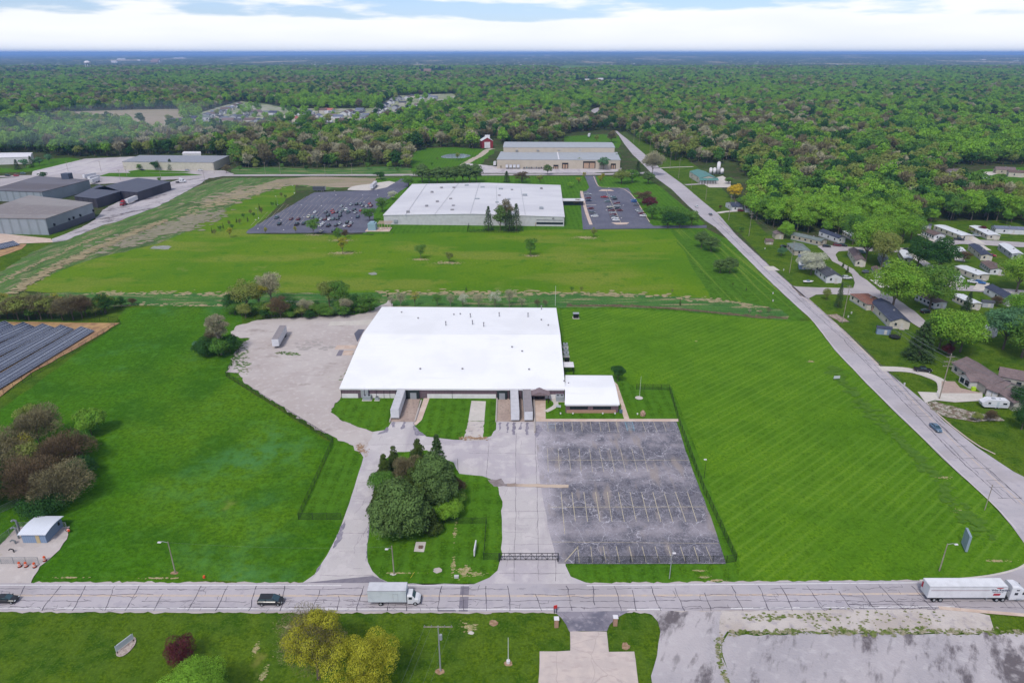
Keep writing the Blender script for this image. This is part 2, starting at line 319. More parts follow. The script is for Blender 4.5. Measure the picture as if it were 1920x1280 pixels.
sheet('field', [(-300, 1092), (-260, 900), (0, 768), (214, 612), (236, 578), (330, 573), (450, 577), (462, 640), (424, 706), (625, 835), (561, 976), (641, 979), (632, 1008), (602, 1056), (566, 1092)], zz(), gr_lush, jit=.3, step=5)
sheet('field', [(1052, 581), (1180, 579), (1330, 590), (1440, 599), (1478, 603), (1522, 602), (1565, 658), (1625, 721), (1685, 781), (1767, 861), (1840, 926), (1897, 988), (1922, 1020), (1940, 1045), (1915, 1066), (1885, 1077), (1840, 1085), (1760, 1090), (1385, 1092), (1385, 1052), (1260, 725), (1190, 725), (1150, 703), (1066, 700)], zz(), gr_streak, jit=.12, step=6)
sheet('field', [(30, 546), (82, 521), (155, 491), (212, 476), (292, 458), (345, 436), (400, 401), (480, 365), (530, 350), (556, 347), (553, 362), (470, 430), (465, 439), (700, 441), (720, 425), (1060, 426), (1320, 428), (1362, 448), (1500, 590), (1330, 562), (1180, 551), (1040, 549), (720, 549), (430, 551), (150, 550)], zz(), gr_back, jit=.5, step=8)
sheet('field', [(1258, 431), (1324, 428), (1364, 450), (1450, 535), (1512, 596), (1470, 592), (1335, 562)], zz(), gr_mow2, jit=.4, step=8)
sheet('meadow', [(-60, 620), (-60, 490), (0, 484), (60, 470), (95, 452), (217, 412), (300, 382), (380, 345), (420, 334), (700, 333), (760, 334), (700, 352), (640, 352), (610, 357), (556, 347), (530, 350), (480, 365), (400, 401), (345, 436), (292, 458), (212, 476), (155, 491), (82, 521), (40, 543), (0, 565)], zz(), gr_wild, jit=.8, step=6)
sheet('field', [(-60, 520), (-60, 428), (90, 440), (216, 414), (100, 455), (60, 473), (0, 510)], zz(), gr_south, jit=.5)
sheet('bare_field', [(480, 352), (520, 336), (600, 332), (690, 334), (740, 336), (720, 352), (650, 352), (600, 350), (540, 345)], zz(), dirt_tan, jit=1.5, step=8)
sheet('ditch', [(-60, 566), (20, 552), (150, 549), (430, 550), (720, 549), (1040, 549), (1180, 551), (1330, 561), (1410, 570), (1462, 582), (1482, 594), (1470, 599), (1440, 597), (1330, 588), (1250, 579), (1050, 576), (720, 577), (450, 577), (330, 573), (240, 574), (100, 582), (-60, 600)], zz(), gr_ditch, jit=.6, step=5)
dm = mat('ditch_mud', K(104, 84, 66), (nl(.4, .4, .6, K(128, 108, 84), .8), nl(1.2, .45, .6, K(84, 92, 50), .8)))
strip('ditch_channel', [(1060, 574), (1150, 573), (1250, 577), (1340, 586), (1420, 595), (1478, 597)], 2.2, zz(), dm, jit=.35)
for i, (x, y, w_, h_) in enumerate([(300, 464, 44, 8), (698, 513, 26, 5), (545, 565, 40, 4)]):
    sheet('wet_patch', [(x - w_ / 2, y + h_ * .3), (x - w_ * .2, y - h_ * .3), (x + w_ * .3, y - h_ / 2), (x + w_ / 2, y - h_ * .2), (x + w_ * .3, y + h_ / 2), (x - w_ * .1, y + h_ / 2)], zz(), mat('silt', K(158, 158, 160), (nl(.4, .4, .6, K(130, 140, 100), .6),)), jit=.8, step=2)
# far clearings
sheet('bare_field', [(-120, 240), (-40, 224), (60, 214), (160, 209), (250, 206), (335, 205), (345, 222), (335, 244), (290, 254), (210, 232), (100, 228), (0, 232)], .3, dirt_tan, jit=4, step=30)
sheet('housing_estate_ground', [(300, 240), (330, 224), (450, 190), (500, 196), (540, 204), (690, 204), (720, 194), (745, 180), (850, 176), (880, 190), (800, 205), (770, 218), (700, 232), (560, 244), (500, 244), (400, 245)], .35, mat('estate_grass', K(150, 152, 120), (nl(.02, .42, .58, K(178, 172, 160), .9), nl(.05, .45, .6, K(110, 134, 70), .7))), jit=3, step=30)
sheet('bare_field', [(1660, 221), (1750, 219), (1960, 216), (1960, 232), (1800, 229), (1680, 226)], .3, dirt_tan)
sheet('meadow', [(775, 326), (768, 296), (775, 286), (800, 278), (850, 276), (905, 280), (930, 282), (905, 306), (862, 325)], .1, gr_lawn, jit=1, step=8)
sheet('meadow', [(1058, 268), (1058, 256), (1130, 252), (1160, 256), (1165, 268), (1160, 278), (1060, 272)], .1, gr_lawn)
sheet('pond', [(822, 296), (835, 290), (860, 288), (885, 291), (878, 296), (850, 298)], .2, water_m, smooth=2)
sheet('meadow', [(-60, 327), (-60, 310), (40, 318), (70, 300), (130, 296), (160, 300), (60, 322)], .1, gr_lawn)
sheet('meadow', [(430, 327), (440, 315), (520, 314), (600, 318), (700, 313), (770, 313), (775, 327)], .08, gr_ditch, jit=1, step=8)
sheet('meadow', [(60, 326), (200, 320), (240, 320), (420, 327)], .08, gr_lawn)
for i, (pts, m_) in enumerate([([(1040, 128), (1060, 123), (1120, 124), (1122, 132), (1050, 135)], gr_back), ([(900, 105), (960, 102), (1040, 103), (1060, 107), (960, 109)], dirt_tan), ([(780, 135), (850, 132), (860, 140), (790, 144)], gr_back), ([(1820, 152), (1960, 150), (1960, 153), (1830, 155)], gr_back)]):
    sheet('distant_field', pts, 1.0, m_)
# lawns round the far plants
sheet('lawn', [(680, 440), (705, 335), (905, 330), (1205, 331), (1240, 352), (1322, 420), (1300, 430), (1060, 430)], zz(), gr_lawn)
# ------------------------------------------------------------------ roads
zr = 0.2
sheet('gravel_shoulder', [(-400, 1091.5), (560, 1092), (1100, 1093), (1720, 1087.5), (1800, 1085), (1800, 1100), (1790, 1149), (1100, 1149.5), (560, 1149.5), (-400, 1147.5)], zr - .045, gravel, jit=.16, step=.9)
sheet('road', [(-400, 1094), (560, 1094), (1100, 1095), (1720, 1089), (1800, 1087), (1850, 1082), (1890, 1074), (1918, 1064), (1940, 1045), (1922, 1022), (1897, 987), (1870, 955), (1840, 925), (1800, 890), (1767, 860), (1735, 827), (1685, 780), (1625, 720), (1565, 657), (1522, 600), (1485, 567), (1435, 520), (1385, 470), (1342, 427), (1322, 414), (1290, 386), (1260, 356), (1230, 334), (1205, 308), (1186, 290), (1171, 271), (1160, 254), (1152, 246), (1157, 246), (1164, 252), (1177, 262), (1215, 295), (1237, 315), (1280, 346), (1320, 380), (1347, 402), (1382, 443), (1435, 492), (1485, 536), (1515, 561), (1570, 610), (1647, 685), (1670, 702), (1737, 757), (1770, 790), (1830, 838), (1900, 885), (1960, 915), (2300, 1150), (2300, 1180), (1950, 1158), (1850, 1150), (1780, 1142), (1100, 1147), (560, 1147), (-400, 1145)], zr, road_m, jit=.05, step=4)
strip('road', [(-60, 333), (100, 329), (300, 331), (430, 329), (720, 328.5), (900, 328), (1150, 327), (1225, 324)], 9, zr - .02, road_far)
strip('road', [(1120, 226), (1112, 214), (1116, 205), (1140, 200)], 14, .5, road_far)
strip('driveway', [(866, 311), (885, 300), (905, 290), (912, 281), (925, 279)], 7, .16, mat('dirt_track', K(196, 182, 166), (nl(.3, .4, .6, K(180, 166, 150), .8),)), jit=.4)
# white edge lines and centre lines
def line_on(pts, wd, m_, z=zr + .012, name='road_marking'): return strip(name, pts, wd, z, m_, smooth=1)
line_on([(-380, 1097.5), (0, 1097.5), (560, 1098), (640, 1098.3)], .22, white_p); line_on([(1100, 1098.5), (1720, 1093)], .22, white_p); line_on([(735, 1098.5), (880, 1098.7)], .22, white_p)
line_on([(-380, 1139), (540, 1142), (1037, 1143)], .26, white_p); line_on([(1175, 1143), (1240, 1143)], .26, white_p); line_on([(1370, 1141), (1790, 1138)], .26, white_p)
line_on([(-380, 1116.5), (560, 1117.5), (1100, 1118), (1800, 1113)], .55, yel_p, zr + .010)
line_on([(1950, 975), (1820, 860), (1740, 781), (1658, 697), (1600, 640), (1500, 552), (1440, 500), (1395, 458), (1345, 410)], .35, yel_p)
line_on([(1905, 992), (1870, 953), (1800, 888), (1735, 825), (1625, 718), (1565, 655), (1522, 598), (1485, 565), (1385, 468)], .3, mat('pale_kerb', K(214, 208, 204)), name='road_edge')
line_on([(1866, 852), (1830, 835), (1770, 788), (1737, 755)], .5, yel_p, name='road_edge'); line_on([(1647, 684), (1570, 609), (1515, 560)], .4, yel_p, name='road_edge')
# kerbs curving round the corner of the field
strip('kerb', [(1945, 1040), (1918, 1063), (1890, 1073), (1850, 1081), (1800, 1086), (1725, 1089)], .5, zr + .03, conc_new)
strip('kerb', [(1760, 1140), (1850, 1148), (1960, 1157)], .9, zr + .03, conc_tan)
# patches across the asphalt
sheet('road_patch', [(864, 1099), (880, 1099), (877, 1147), (860, 1147)], zr + .006, tar); sheet('road_patch', [(822, 1141), (853, 1141), (855, 1147), (821, 1147)], zr + .006, tar)
sheet('road_patch', [(566, 1093.5), (700, 1080), (730, 1093.5)], zr - .012, tar)
# ------------------------------------------------------------------ property paving
zp = .17
PAVED = [(575, 1092), (634, 1003), (652, 960), (670, 900), (684, 858), (700, 814), (740, 806), (785, 812), (850, 828), (905, 828), (935, 812), (1003, 812), (1020, 900), (1036, 1000), (1060, 1085), (1090, 1092)]
sheet('pavement', [(560, 1098), (590, 1077), (614, 1041), (634, 1000), (650, 960), (668, 900), (682, 858), (668, 838), (640, 826), (660, 800), (697, 810), (725, 806), (735, 789), (733, 765), (778, 765), (800, 765), (785, 808), (800, 819), (850, 825), (905, 825), (930, 806), (932, 740), (1003, 740), (1003, 788), (1060, 788), (1060, 1060), (1070, 1082), (1112, 1098)], zp, conc, jit=.08, step=3)
sheet('gravel_yard', [(436, 620), (447, 610), (495, 599), (620, 592), (665, 591), (697, 584), (735, 560), (735, 640), (660, 748), (635, 748), (620, 772), (637, 787), (670, 802), (700, 811), (690, 830), (684, 858), (662, 838), (637, 825), (600, 809), (560, 785), (540, 770), (502, 747), (457, 716), (448, 700), (427, 697), (445, 655), (457, 641), (470, 636), (437, 632)], zp + .02, gravel, jit=.45, step=1.5)
isl = [(688, 1055), (690, 1020), (693, 985), (697, 950), (703, 900), (715, 865), (745, 848), (800, 845), (850, 868), (862, 889), (905, 893), (921, 900), (935, 915), (942, 940), (940, 1040), (934, 1070), (918, 1084), (890, 1095.5), (735, 1095.5), (712, 1084), (697, 1072)]
sheet('lawn', isl, zp + .03, gr_lawn, jit=.12, step=2)
sheet('lawn', [(636, 751), (621, 773), (640, 787.5), (670, 801), (697, 808.5), (714, 803), (727, 790), (731, 765), (745, 742), (640, 744)], zp + .035, gr_lawn, jit=.12, step=2)
sheet('lawn', [(800, 742), (785, 790), (777, 799), (787, 810), (802, 817), (850, 823), (905, 823), (920, 818), (929, 803), (932, 742)], zp + .035, gr_lawn, jit=.1, step=2)
sheet('lawn', [(1023, 786), (1022, 745), (1064, 745), (1170, 752), (1171, 786)], zp + .035, gr_lawn)
sheet('concrete_pad', [(884, 752), (911, 753), (908, 790), (878, 790)], zp + .05, conc_new)
sheet('gravel_pad', [(878, 790.5), (908, 790.5), (905, 820), (912, 826), (866, 826), (872, 815)], zp + .05, gravel_w, jit=.15, step=1)
sheet('pavement', [(1000, 788), (1023, 788), (1023, 733), (1001, 733)], zp + .045, conc_tan)
sheet('pavement', [(795, 746), (806, 746), (791, 788), (780, 798), (776, 796), (782, 786)], zp + .045, conc_tan)
sheet('pavement', [(1004, 786), (1272, 786), (1272, 791), (1004, 791)], zp + .05, conc_tan)
sheet('pavement', [(1152, 716), (1158, 722), (1180, 786), (1170, 786), (1160, 752), (1156, 735)], zp + .055, conc_tan)
strip('pavement', [(1023, 772), (1032, 768), (1042, 762), (1043, 755), (1034, 748)], 1.6, zp + .052, conc_new)
# parking lot in front of the warehouse
LOT = [(1004, 790), (1268, 790), (1275, 811), (1285, 845), (1304, 897), (1332, 968), (1362, 1057.5), (1046, 1057.5), (1030, 1000), (1012, 900), (1004, 812)]
sheet('parking_lot', LOT, zp + .02, lot_m, jit=.06, step=3)
sheet('pavement', [(1275, 838), (1284, 842), (1290, 862), (1283, 862)], zp + .01, gravel, jit=.3, step=1)
zl = zp + .045
lines = MB()
def seg(a, b, wd=.12, z=zl, world=False):
    (x0, y0), (x1, y1) = (a, b) if world else (g(*a), g(*b)); d = Vector((x1 - x0, y1 - y0)); n_ = Vector((-d.y, d.x)).normalized() * wd / 2
    lines.add([(x0 + n_.x, y0 + n_.y, z), (x1 + n_.x, y1 + n_.y, z), (x1 - n_.x, y1 - n_.y, z), (x0 - n_.x, y0 - n_.y, z)], [(3, 2, 1, 0)])
def zo(x, y): return (900 + x / 3.5556, 760 + y / 3.5556)
for x in (450, 500, 555, 612, 672, 735, 795, 852, 908): seg(zo(x, 112), zo(x + 6 + (x - 500) * .02, 180))
for x in (1082, 1157, 1219): seg(zo(x, 112), zo(x + 24, 180))
for x0, x1 in ((450, 455), (520, 530), (590, 605), (660, 675), (730, 750), (795, 825), (865, 900), (935, 970), (1010, 1050), (1080, 1120)): seg(zo(x0, 290), zo(x1, 445))
for x0, x1 in ((540, 565), (612, 636), (692, 717), (770, 800), (848, 880), (922, 962), (1000, 1042), (1076, 1124), (1152, 1206), (1226, 1285), (1302, 1372), (1382, 1445)): seg(zo(x0, 580), zo(x1, 860 if x0 == 540 else 778), .17)
for x0, x1 in ((650, 662), (738, 750), (822, 840), (908, 930), (994, 1018), (1080, 1108), (1166, 1196), (1252, 1284), (1335, 1370), (1425, 1460), (1505, 1550)): seg(zo(x0, 942), zo(x1, 1050), .15)
seg(zo(450, 368), zo(1390, 368), .13); seg(zo(470, 680), zo(1500, 678), .16); seg(zo(655, 942), zo(565, 1045), .2)
seg(zo(480, 912), zo(1590, 922), .1)
o = lines.build('parking_marking', line_p); o['kind'] = 'structure'
lines = MB()
seg(zo(965, 112), zo(985, 172), .15); seg(zo(1015, 112), zo(1030, 172), .15)
for k in range(6): seg(zo(967 + 2 * k, 116 + 9 * k), zo(1018 + 2 * k, 108 + 11 * k + 8), .13)
seg(zo(452, 130), zo(500, 130), .12); seg(zo(455, 150), zo(500, 150), .12)
o = lines.build('parking_marking', blue_p); o['kind'] = 'structure'
seg_tan = sheet('kerb', [zo(180, 524), zo(590, 532), zo(590, 552), zo(540, 552), zo(180, 542)], zl + .01, mat('silted_kerb', K(204, 184, 166), (nl(.6, .45, .6, K(150, 132, 122), .8, str=(.3, 1, 1)),)), jit=.08, step=1)
sheet('stain', [zo(40, 500), zo(140, 490), zo(165, 525), zo(240, 530), (965, 912), zo(100, 545), zo(60, 520)], zl + .004, mat('silt_stain', K(134, 122, 122), (nl(.8, .4, .6, K(156, 146, 146), .8),)), jit=.3, step=1)
# dark tyre stains where trucks turn in
stm = mat('tyre_stain', K(132, 126, 140), (nl(.5, .4, .62, K(150, 144, 156), .9, str=(1, .3, 1)), nl(1.2, .5, .65, K(172, 166, 176), .6)))
for pts in ([(640, 985), (650, 975), (640, 1010), (622, 1035), (628, 1012)], [(694, 985), (697, 1000), (690, 1040), (686, 1055), (688, 1020), (691, 985)], [(755, 792), (762, 792), (759, 802), (752, 806)], [(735, 792), (742, 792), (741, 801), (735, 801)],
            [(773, 792), (779, 797), (787, 809), (797, 817), (780, 818), (775, 806)], [(720, 807), (728, 800), (728, 812), (706, 815)], [(590, 1077), (602, 1058), (596, 1075), (580, 1090)],
            [(936, 793), (941, 793), (938, 806), (934, 812)], [(950, 793), (955, 793), (953, 812), (949, 812)], [(961, 793), (968, 793), (965, 816), (960, 816)], [(975, 793), (980, 793), (977, 806), (973, 806)], [(986, 793), (992, 793), (990, 816), (985, 816)], [(1002, 800), (1012, 796), (1018, 808), (1004, 822)]):
    sheet('stain', pts, zp + .026, stm, jit=.22, step=.8)
# cracks: jagged dark strips across and along the pavement
def jag(p, q, m_, wd, rnd, amp, step=1.0, mb=None, z=0.2):
    n_ = max(2, int(math.dist(p, q) / step)); d = Vector((q[0] - p[0], q[1] - p[1])); nn = Vector((-d.y, d.x)).normalized(); off = 0; pts = []
    for i in range(n_ + 1):
        t = i / n_; off = off * .85 + rnd.gauss(0, amp); e = off * (1 if 0 < i < n_ else .5)
        pts.append((p[0] + d.x * t + nn.x * e, p[1] + d.y * t + nn.y * e))
    for a, b in zip(pts, pts[1:]):
        dd = Vector((b[0] - a[0], b[1] - a[1])); k = Vector((-dd.y, dd.x)).normalized() * wd * rnd.uniform(.3, .75); 
        mb.add([(a[0] + k.x, a[1] + k.y, z), (b[0] + k.x, b[1] + k.y, z), (b[0] - k.x, b[1] - k.y, z), (a[0] - k.x, a[1] - k.y, z)], [(3, 2, 1, 0)])
    return pts
rc = random.Random(5); mb = MB(); yN, yS = g(900, 1099)[1], g(900, 1146)[1]; zc = zr + .018; x = -150.0
while x < 112:
    a = rc.uniform(-1.6, .2); lo = yS if rc.random() < .75 else rc.uniform(yS, (yS + yN) / 2); hi = yN if rc.random() < .75 else rc.uniform((yS + yN) / 2, yN)
    jag((x, lo), (x + a, hi), None, .14, rc, .12, 1.0, mb, zc)
    for _ in range(rc.choice((0, 1, 1, 2))):
        yb = rc.uniform(yS + .3, yN - .3); xb = x + rc.uniform(1, 5); jag((x + a * .5, yb), (xb, yb + rc.uniform(-.5, .5)), None, .08, rc, .12, .6, mb, zc)
        jag((xb, yb), (xb + rc.uniform(-.4, .4), yb + rc.choice((-1, 1)) * rc.uniform(.6, 1.8)), None, .07, rc, .1, .5, mb, zc)
    x += rc.uniform(3, 7)
for yf, br in ((.13, .75), (.37, .5), (.62, .8), (.75, .25), (.87, .75)):
    x = -150.0
    while x < 112:
        l_ = rc.uniform(4, 16)
        if rc.random() < br: jag((x, yN + (yS - yN) * yf), (x + l_, yN + (yS - yN) * yf + rc.uniform(-.15, .15)), None, .1, rc, .07, .7, mb, zc)
        x += l_ + rc.uniform(0, 2)
for _ in range(150):                                     # alligator cracking in patches of the near lane
    cx = rc.choice([rc.gauss(-96, 9), rc.gauss(-60, 12), rc.gauss(-40, 8), rc.gauss(70, 6), rc.gauss(80, 8), rc.gauss(-15, 10), rc.gauss(82, 5)]); cy = rc.uniform(yS + .4, yS + 3.2) if rc.random() < .75 else rc.uniform(yS, yN); a = rc.uniform(0, 6.28)
    e = (cx + math.cos(a) * rc.uniform(.8, 2.4), min(yN - .1, max(yS + .1, cy + math.sin(a) * rc.uniform(.4, 1.2))))
    jag((cx, cy), e, None, .07, rc, .1, .4, mb, zc)
P_c = [g(*q) for q in ((1345, 410), (1440, 500), (1500, 552), (1600, 640), (1658, 697), (1740, 781), (1820, 860), (1905, 935))]
for a, b in zip(P_c, P_c[1:]):                           # the side road's cracks follow its line
    d = Vector((b[0] - a[0], b[1] - a[1])); ln = d.length; d.normalize(); n_ = Vector((-d.y, d.x)); t = 0
    while t < ln:
        c = Vector(a) + d * t; s0, s1 = rc.uniform(-4.6, 0), rc.uniform(0, 3.2)
        jag(c + n_ * s0, c + n_ * s1, None, .13, rc, .12, 1, mb, zc)
        if rc.random() < .8:
            s = rc.choice((-2.6, -1.2, 1.0, 2.4)); jag(c + n_ * s, c + n_ * s + d * rc.uniform(3, 12), None, .11, rc, .09, .8, mb, zc)
        t += rc.uniform(3, 7)
    for s in (-3.4, 1.2):
        jag(Vector(a) + n_ * s, Vector(b) + n_ * s, None, .2, rc, .08, 1.2, mb, zc)
o = mb.build('road_crack', crack_m); o['kind'] = 'structure'
mb = MB(); zc2 = zp + .012                                # joints and hairline cracks in the concrete
for x in (917, 968, 1003, 1033):
    jag(g(x, 812 if x > 930 else 830), g(x - (4 if x < 1000 else -8), 1090 if x > 940 else 900), None, .12, rc, .07, 1.4, mb, zc2)
for y, xa, xb in ((850, 880, 1020), (834, 690, 860), (905, 672, 700), (960, 944, 1034), (1001, 637, 688), (1020, 942, 1045), (1075, 936, 1060), (1080, 600, 700), (880, 678, 706), (940, 660, 694), (812, 1010, 1270)):
    jag(g(xa, y), g(xb, y + rc.uniform(-2, 2)), None, .1, rc, .08, 1, mb, zc2)
for _ in range(70):
    px, py = rc.choice([(rc.uniform(650, 700), rc.uniform(860, 1070)), (rc.uniform(945, 1040), rc.uniform(830, 1080)), (rc.uniform(700, 1000), rc.uniform(800, 850))])
    a = g(px, py); t = rc.choice((0, 1.57, 3.1, 1.2)); e = (a[0] + math.cos(t) * rc.uniform(2, 6), a[1] + math.sin(t) * rc.uniform(2, 8))
    if not all(inpoly(*px_of(*q), PAVED) and not inpoly(*px_of(*q), isl) for q in (a, e)): continue
    jag(a, e, None, .06, rc, .1, .6, mb, zc2)
o = mb.build('pavement_crack', crack_l); o['kind'] = 'structure'
# ------------------------------------------------------------------ south side of the road
zs = .17
sheet('driveway', [(1068, 1184), (1138, 1184), (1141, 1222), (1190, 1222), (1200, 1320), (1008, 1320), (1012, 1222), (1070, 1220)], zs, mat('tan_pad_concrete', K(202, 188, 182), (nl(.4, .4, .62, K(214, 198, 190), .8, det=5), nl(1.0, .52, .7, K(186, 170, 166), .6, str=(.4, 1, 1)), dict(kind='v', scale=.12, w=.01, dis=.2, col=K(178, 164, 160), amt=.7))), jit=.06, step=2)
sheet('driveway', [(1036, 1146), (1052, 1158), (1062, 1171), (1068, 1183.5), (1138, 1183.5), (1144, 1172), (1156, 1160), (1180, 1146)], zs + .01, mat('dark_apron_asphalt', K(150, 144, 154), (nl(.2, .42, .6, K(112, 110, 124), .9, det=5), nl(.9, .5, .7, K(176, 170, 178), .6), dict(kind='v', scale=.2, w=.012, dis=.3, col=K(104, 98, 108), amt=.8))), jit=.08, step=2)
sheet('gravel_yard', [(1200, 1146), (1222, 1152), (1236, 1166), (1240, 1182), (1234, 1206), (1226, 1250), (1220, 1330), (1375, 1330), (1362, 1262), (1352, 1225), (1350, 1200), (1362, 1180), (1375, 1146)], zs, gravel_g, jit=.25, step=2)
sheet('gravel_yard', [(1350, 1146), (1790, 1142), (1850, 1152), (1866, 1180), (1840, 1188), (1364, 1184), (1352, 1200)], zs + .012, gravel_w, jit=.25, step=2)
sheet('gravel_yard', [(1364, 1190), (1830, 1188), (1950, 1186), (2300, 1190), (2300, 1400), (1390, 1400), (1368, 1270), (1352, 1225), (1352, 1204)], zs + .024, gravel_g, jit=.3, step=2)
mul = mat('mulch', K(150, 118, 92), (nl(1.5, .4, .6, K(180, 152, 124), .8),)); weed = mat('roadside_weeds', K(112, 126, 62), (nl(.7, .42, .58, K(166, 156, 134), .9, det=6), nl(2, .5, .6, K(80, 100, 40), .7)))
def speckle(name, pts, wd, n, m_, r, z, seed):
    """ragged scatter of small patches along a line of photo points"""
    rr = random.Random(seed); P_ = [g(*q) for q in pts]; b = MB(); L_ = [math.dist(a, c) for a, c in zip(P_, P_[1:])]
    for i in range(n):
        t = rr.uniform(0, sum(L_)); k = 0
        while t > L_[k] and k < len(L_) - 1: t -= L_[k]; k += 1
        f = t / L_[k]; c = [P_[k][j] + (P_[k + 1][j] - P_[k][j]) * f + rr.gauss(0, wd) for j in (0, 1)]; s = r * rr.uniform(.3, 1.2); a0 = rr.uniform(0, 6)
        b.add([(c[0] + s * rr.uniform(.5, 1.6) * math.cos(a0 + q), c[1] + s * rr.uniform(.4, 1) * math.sin(a0 + q), z + i * .0004) for q in (0, .9, 1.8, 2.7, 3.6, 4.5, 5.4)], [tuple(range(7))])
    o_ = b.build(name, m_); o_['kind'] = 'structure'
speckle('weed_strip', [(1366, 1188), (1500, 1185), (1640, 1187), (1720, 1184), (1830, 1186), (1940, 1186)], .38, 420, weed, .42, zs + .04, 1)
speckle('weed_strip', [(1390, 1160), (1500, 1153), (1560, 1157)], .5, 90, weed, .4, zs + .04, 2); speckle('weed_strip', [(1352, 1190), (1346, 1210), (1352, 1250), (1366, 1290)], .3, 150, weed, .3, zs + .05, 3); speckle('weed_strip', [(1500, 1165), (1640, 1160), (1760, 1160)], 1.4, 120, weed, .3, zs + .04, 4)
speckle('weed_strip', [(455, 640), (450, 680), (455, 700)], 1.5, 160, gr_wild, .6, zp + .03, 5); speckle('weed_strip', [(690, 640), (672, 680), (650, 720)], 1.6, 200, gr_wild, .7, zp + .03, 6); speckle('weed_strip', [(520, 662), (560, 664)], .8, 60, gr_wild, .6, zp + .03, 7); speckle('oil_stain', [(560, 640), (600, 642), (560, 655), (660, 650)], 1.6, 60, mat('dark_gravel_stain', K(174, 166, 162)), .9, zp + .028, 8); speckle('leaf_litter', [(868, 822), (912, 822)], .5, 120, mul, .35, zp + .07, 9); speckle('leaf_litter', [(683, 850), (672, 835)], .6, 90, mul, .3, zp + .05, 10)
# mulch rings and bare spots in the grass
drygrass = mat('dry_grass', K(176, 158, 118), (nl(1.0, .42, .6, K(120, 136, 62), .9, det=6), nl(3, .5, .6, K(196, 180, 150), .6)))
def spot(name, px, py, rx, ry, m_, seed, z=.28):
    rr = random.Random(seed); c = g(px, py); z = .215 if inpoly(px, py, isl) else .13 if py < 1100 else .05
    if m_ is drygrass:
        b = MB(); n_ = int(min(150, 26 + rx * ry * 5)); q_ = min(.9, .22 + .12 * min(rx, ry))
        for i in range(n_):
            a, d = rr.uniform(0, 6.28), abs(rr.gauss(0, .55)); u, v = c[0] + rx * d * math.cos(a), c[1] + ry * d * math.sin(a); s = q_ * rr.uniform(.4, 1.3) * (1.3 - min(1, d))
            b.add([(u + s * rr.uniform(.7, 1.9) * math.cos(k), v + s * rr.uniform(.4, 1) * math.sin(k), z + seed * .0002 + i * .0003) for k in (0, .9, 1.8, 2.7, 3.6, 4.5, 5.4)], [tuple(range(7))])
        o_ = b.build(name, m_); o_['kind'] = 'structure'; return o_
    z += seed * .0012; return sheet(name, [(c[0] + rx * math.cos(a * .5236) * rr.uniform(.75, 1.1), c[1] + ry * math.sin(a * .5236) * rr.uniform(.75, 1.1)) for a in range(12)], z, m_, world=True, jit=min(rx, ry) * .06, step=.5)
for i, (a, b, rx, ry, m_) in enumerate([(925, 1167, .9, .9, mul), (953, 1243, .8, .8, mul), (1173, 1211, .8, 1.1, mul), (825, 1258, .9, .8, mul), (327, 1074, 1, .6, mul), (737, 1077, .7, .5, conc_new), (883, 1186, .6, .5, conc_new), (588, 441, 9, 3, drygrass), (640, 451, 12, 4, drygrass), (645, 475, 12, 5, drygrass),
        (788, 487, 7, 3, drygrass), (840, 493, 13, 4, drygrass), (1096, 446, 11, 5, drygrass), (997, 480, 6, 3, drygrass), (1795, 958, 1.6, 1, drygrass), (1770, 895, 3, 1, drygrass), (1520, 678, 1.8, 1.4, drygrass), (1870, 1052, 4, .6, drygrass), (1345, 1088, 3, .5, drygrass),
        (870, 1073, 2.2, 2.5, drygrass), (890, 1077, 2.6, 1, drygrass), (850, 1060, .5, 5, drygrass), (853, 1000, .3, 7, drygrass), (480, 1215, .6, 2, drygrass), (494, 1265, .6, 3, drygrass), (550, 1175, 4, 1, drygrass), (880, 1175, 2, 1.5, drygrass), (820, 1070, 1, 1, gravel_w), (1305, 640, .6, .6, drygrass), (300, 1084, 8, .3, drygrass), (130, 1083, 7, .3, drygrass), (745, 1075, 6, .2, drygrass), (1312, 1070, 2, .3, drygrass), (1320, 1082, 1.5, .5, drygrass)]):
    spot('bare_patch', a, b, rx, ry, m_, i)
# paved yards of the industrial estate at left and far plants
sheet('yard', [(120, 452), (98, 455), (100, 448), (150, 428), (178, 412), (195, 392), (255, 362), (322, 342), (350, 332), (395, 333), (372, 347), (300, 386), (225, 414), (190, 424)], zz(), gravel_g, jit=.5, step=5)
sheet('yard', [(60, 322), (160, 298), (250, 294), (300, 296), (248, 316), (200, 323), (150, 331), (60, 331)], zz(), conc, jit=.3)
sheet('yard', [(-60, 365), (-60, 340), (60, 330), (190, 324), (230, 318), (420, 320), (440, 327), (400, 334), (340, 336), (200, 345), (60, 350)], zz(), road_far, jit=.3)
sheet('lawn', [(185, 331), (205, 325), (345, 325), (380, 329), (300, 332), (250, 333)], zz() + .1, gr_lawn); sheet('lawn', [(240, 322), (265, 318), (300, 320), (350, 322), (360, 324), (245, 325)], zz() + .1, gr_lawn)
sheet('yard', [(-30, 460), (-30, 435), (95, 448), (100, 455)], zz(), conc_tan)
sheet('parking_lot', [(460, 438), (470, 429), (590, 361), (700, 357), (725, 352), (752, 336), (770, 336), (765, 350), (712, 384), (700, 400), (700, 425), (685, 437)], .25, lot2, jit=.3)
sheet('yard', [(650, 357), (660, 350), (730, 340), (755, 345), (725, 358)], .2, conc_new, jit=.5)
sheet('parking_lot', [(1093, 431), (1087, 362), (1100, 358), (1105, 352), (1096, 330), (1116, 330), (1122, 350), (1130, 353), (1178, 353), (1217, 418), (1225, 424), (1325, 423), (1325, 428), (1150, 430)], .25, lot2)
strip('kerb', [(1113, 331), (1120, 349), (1128, 352), (1178, 352.5), (1218, 417)], .7, .3, conc_tan)
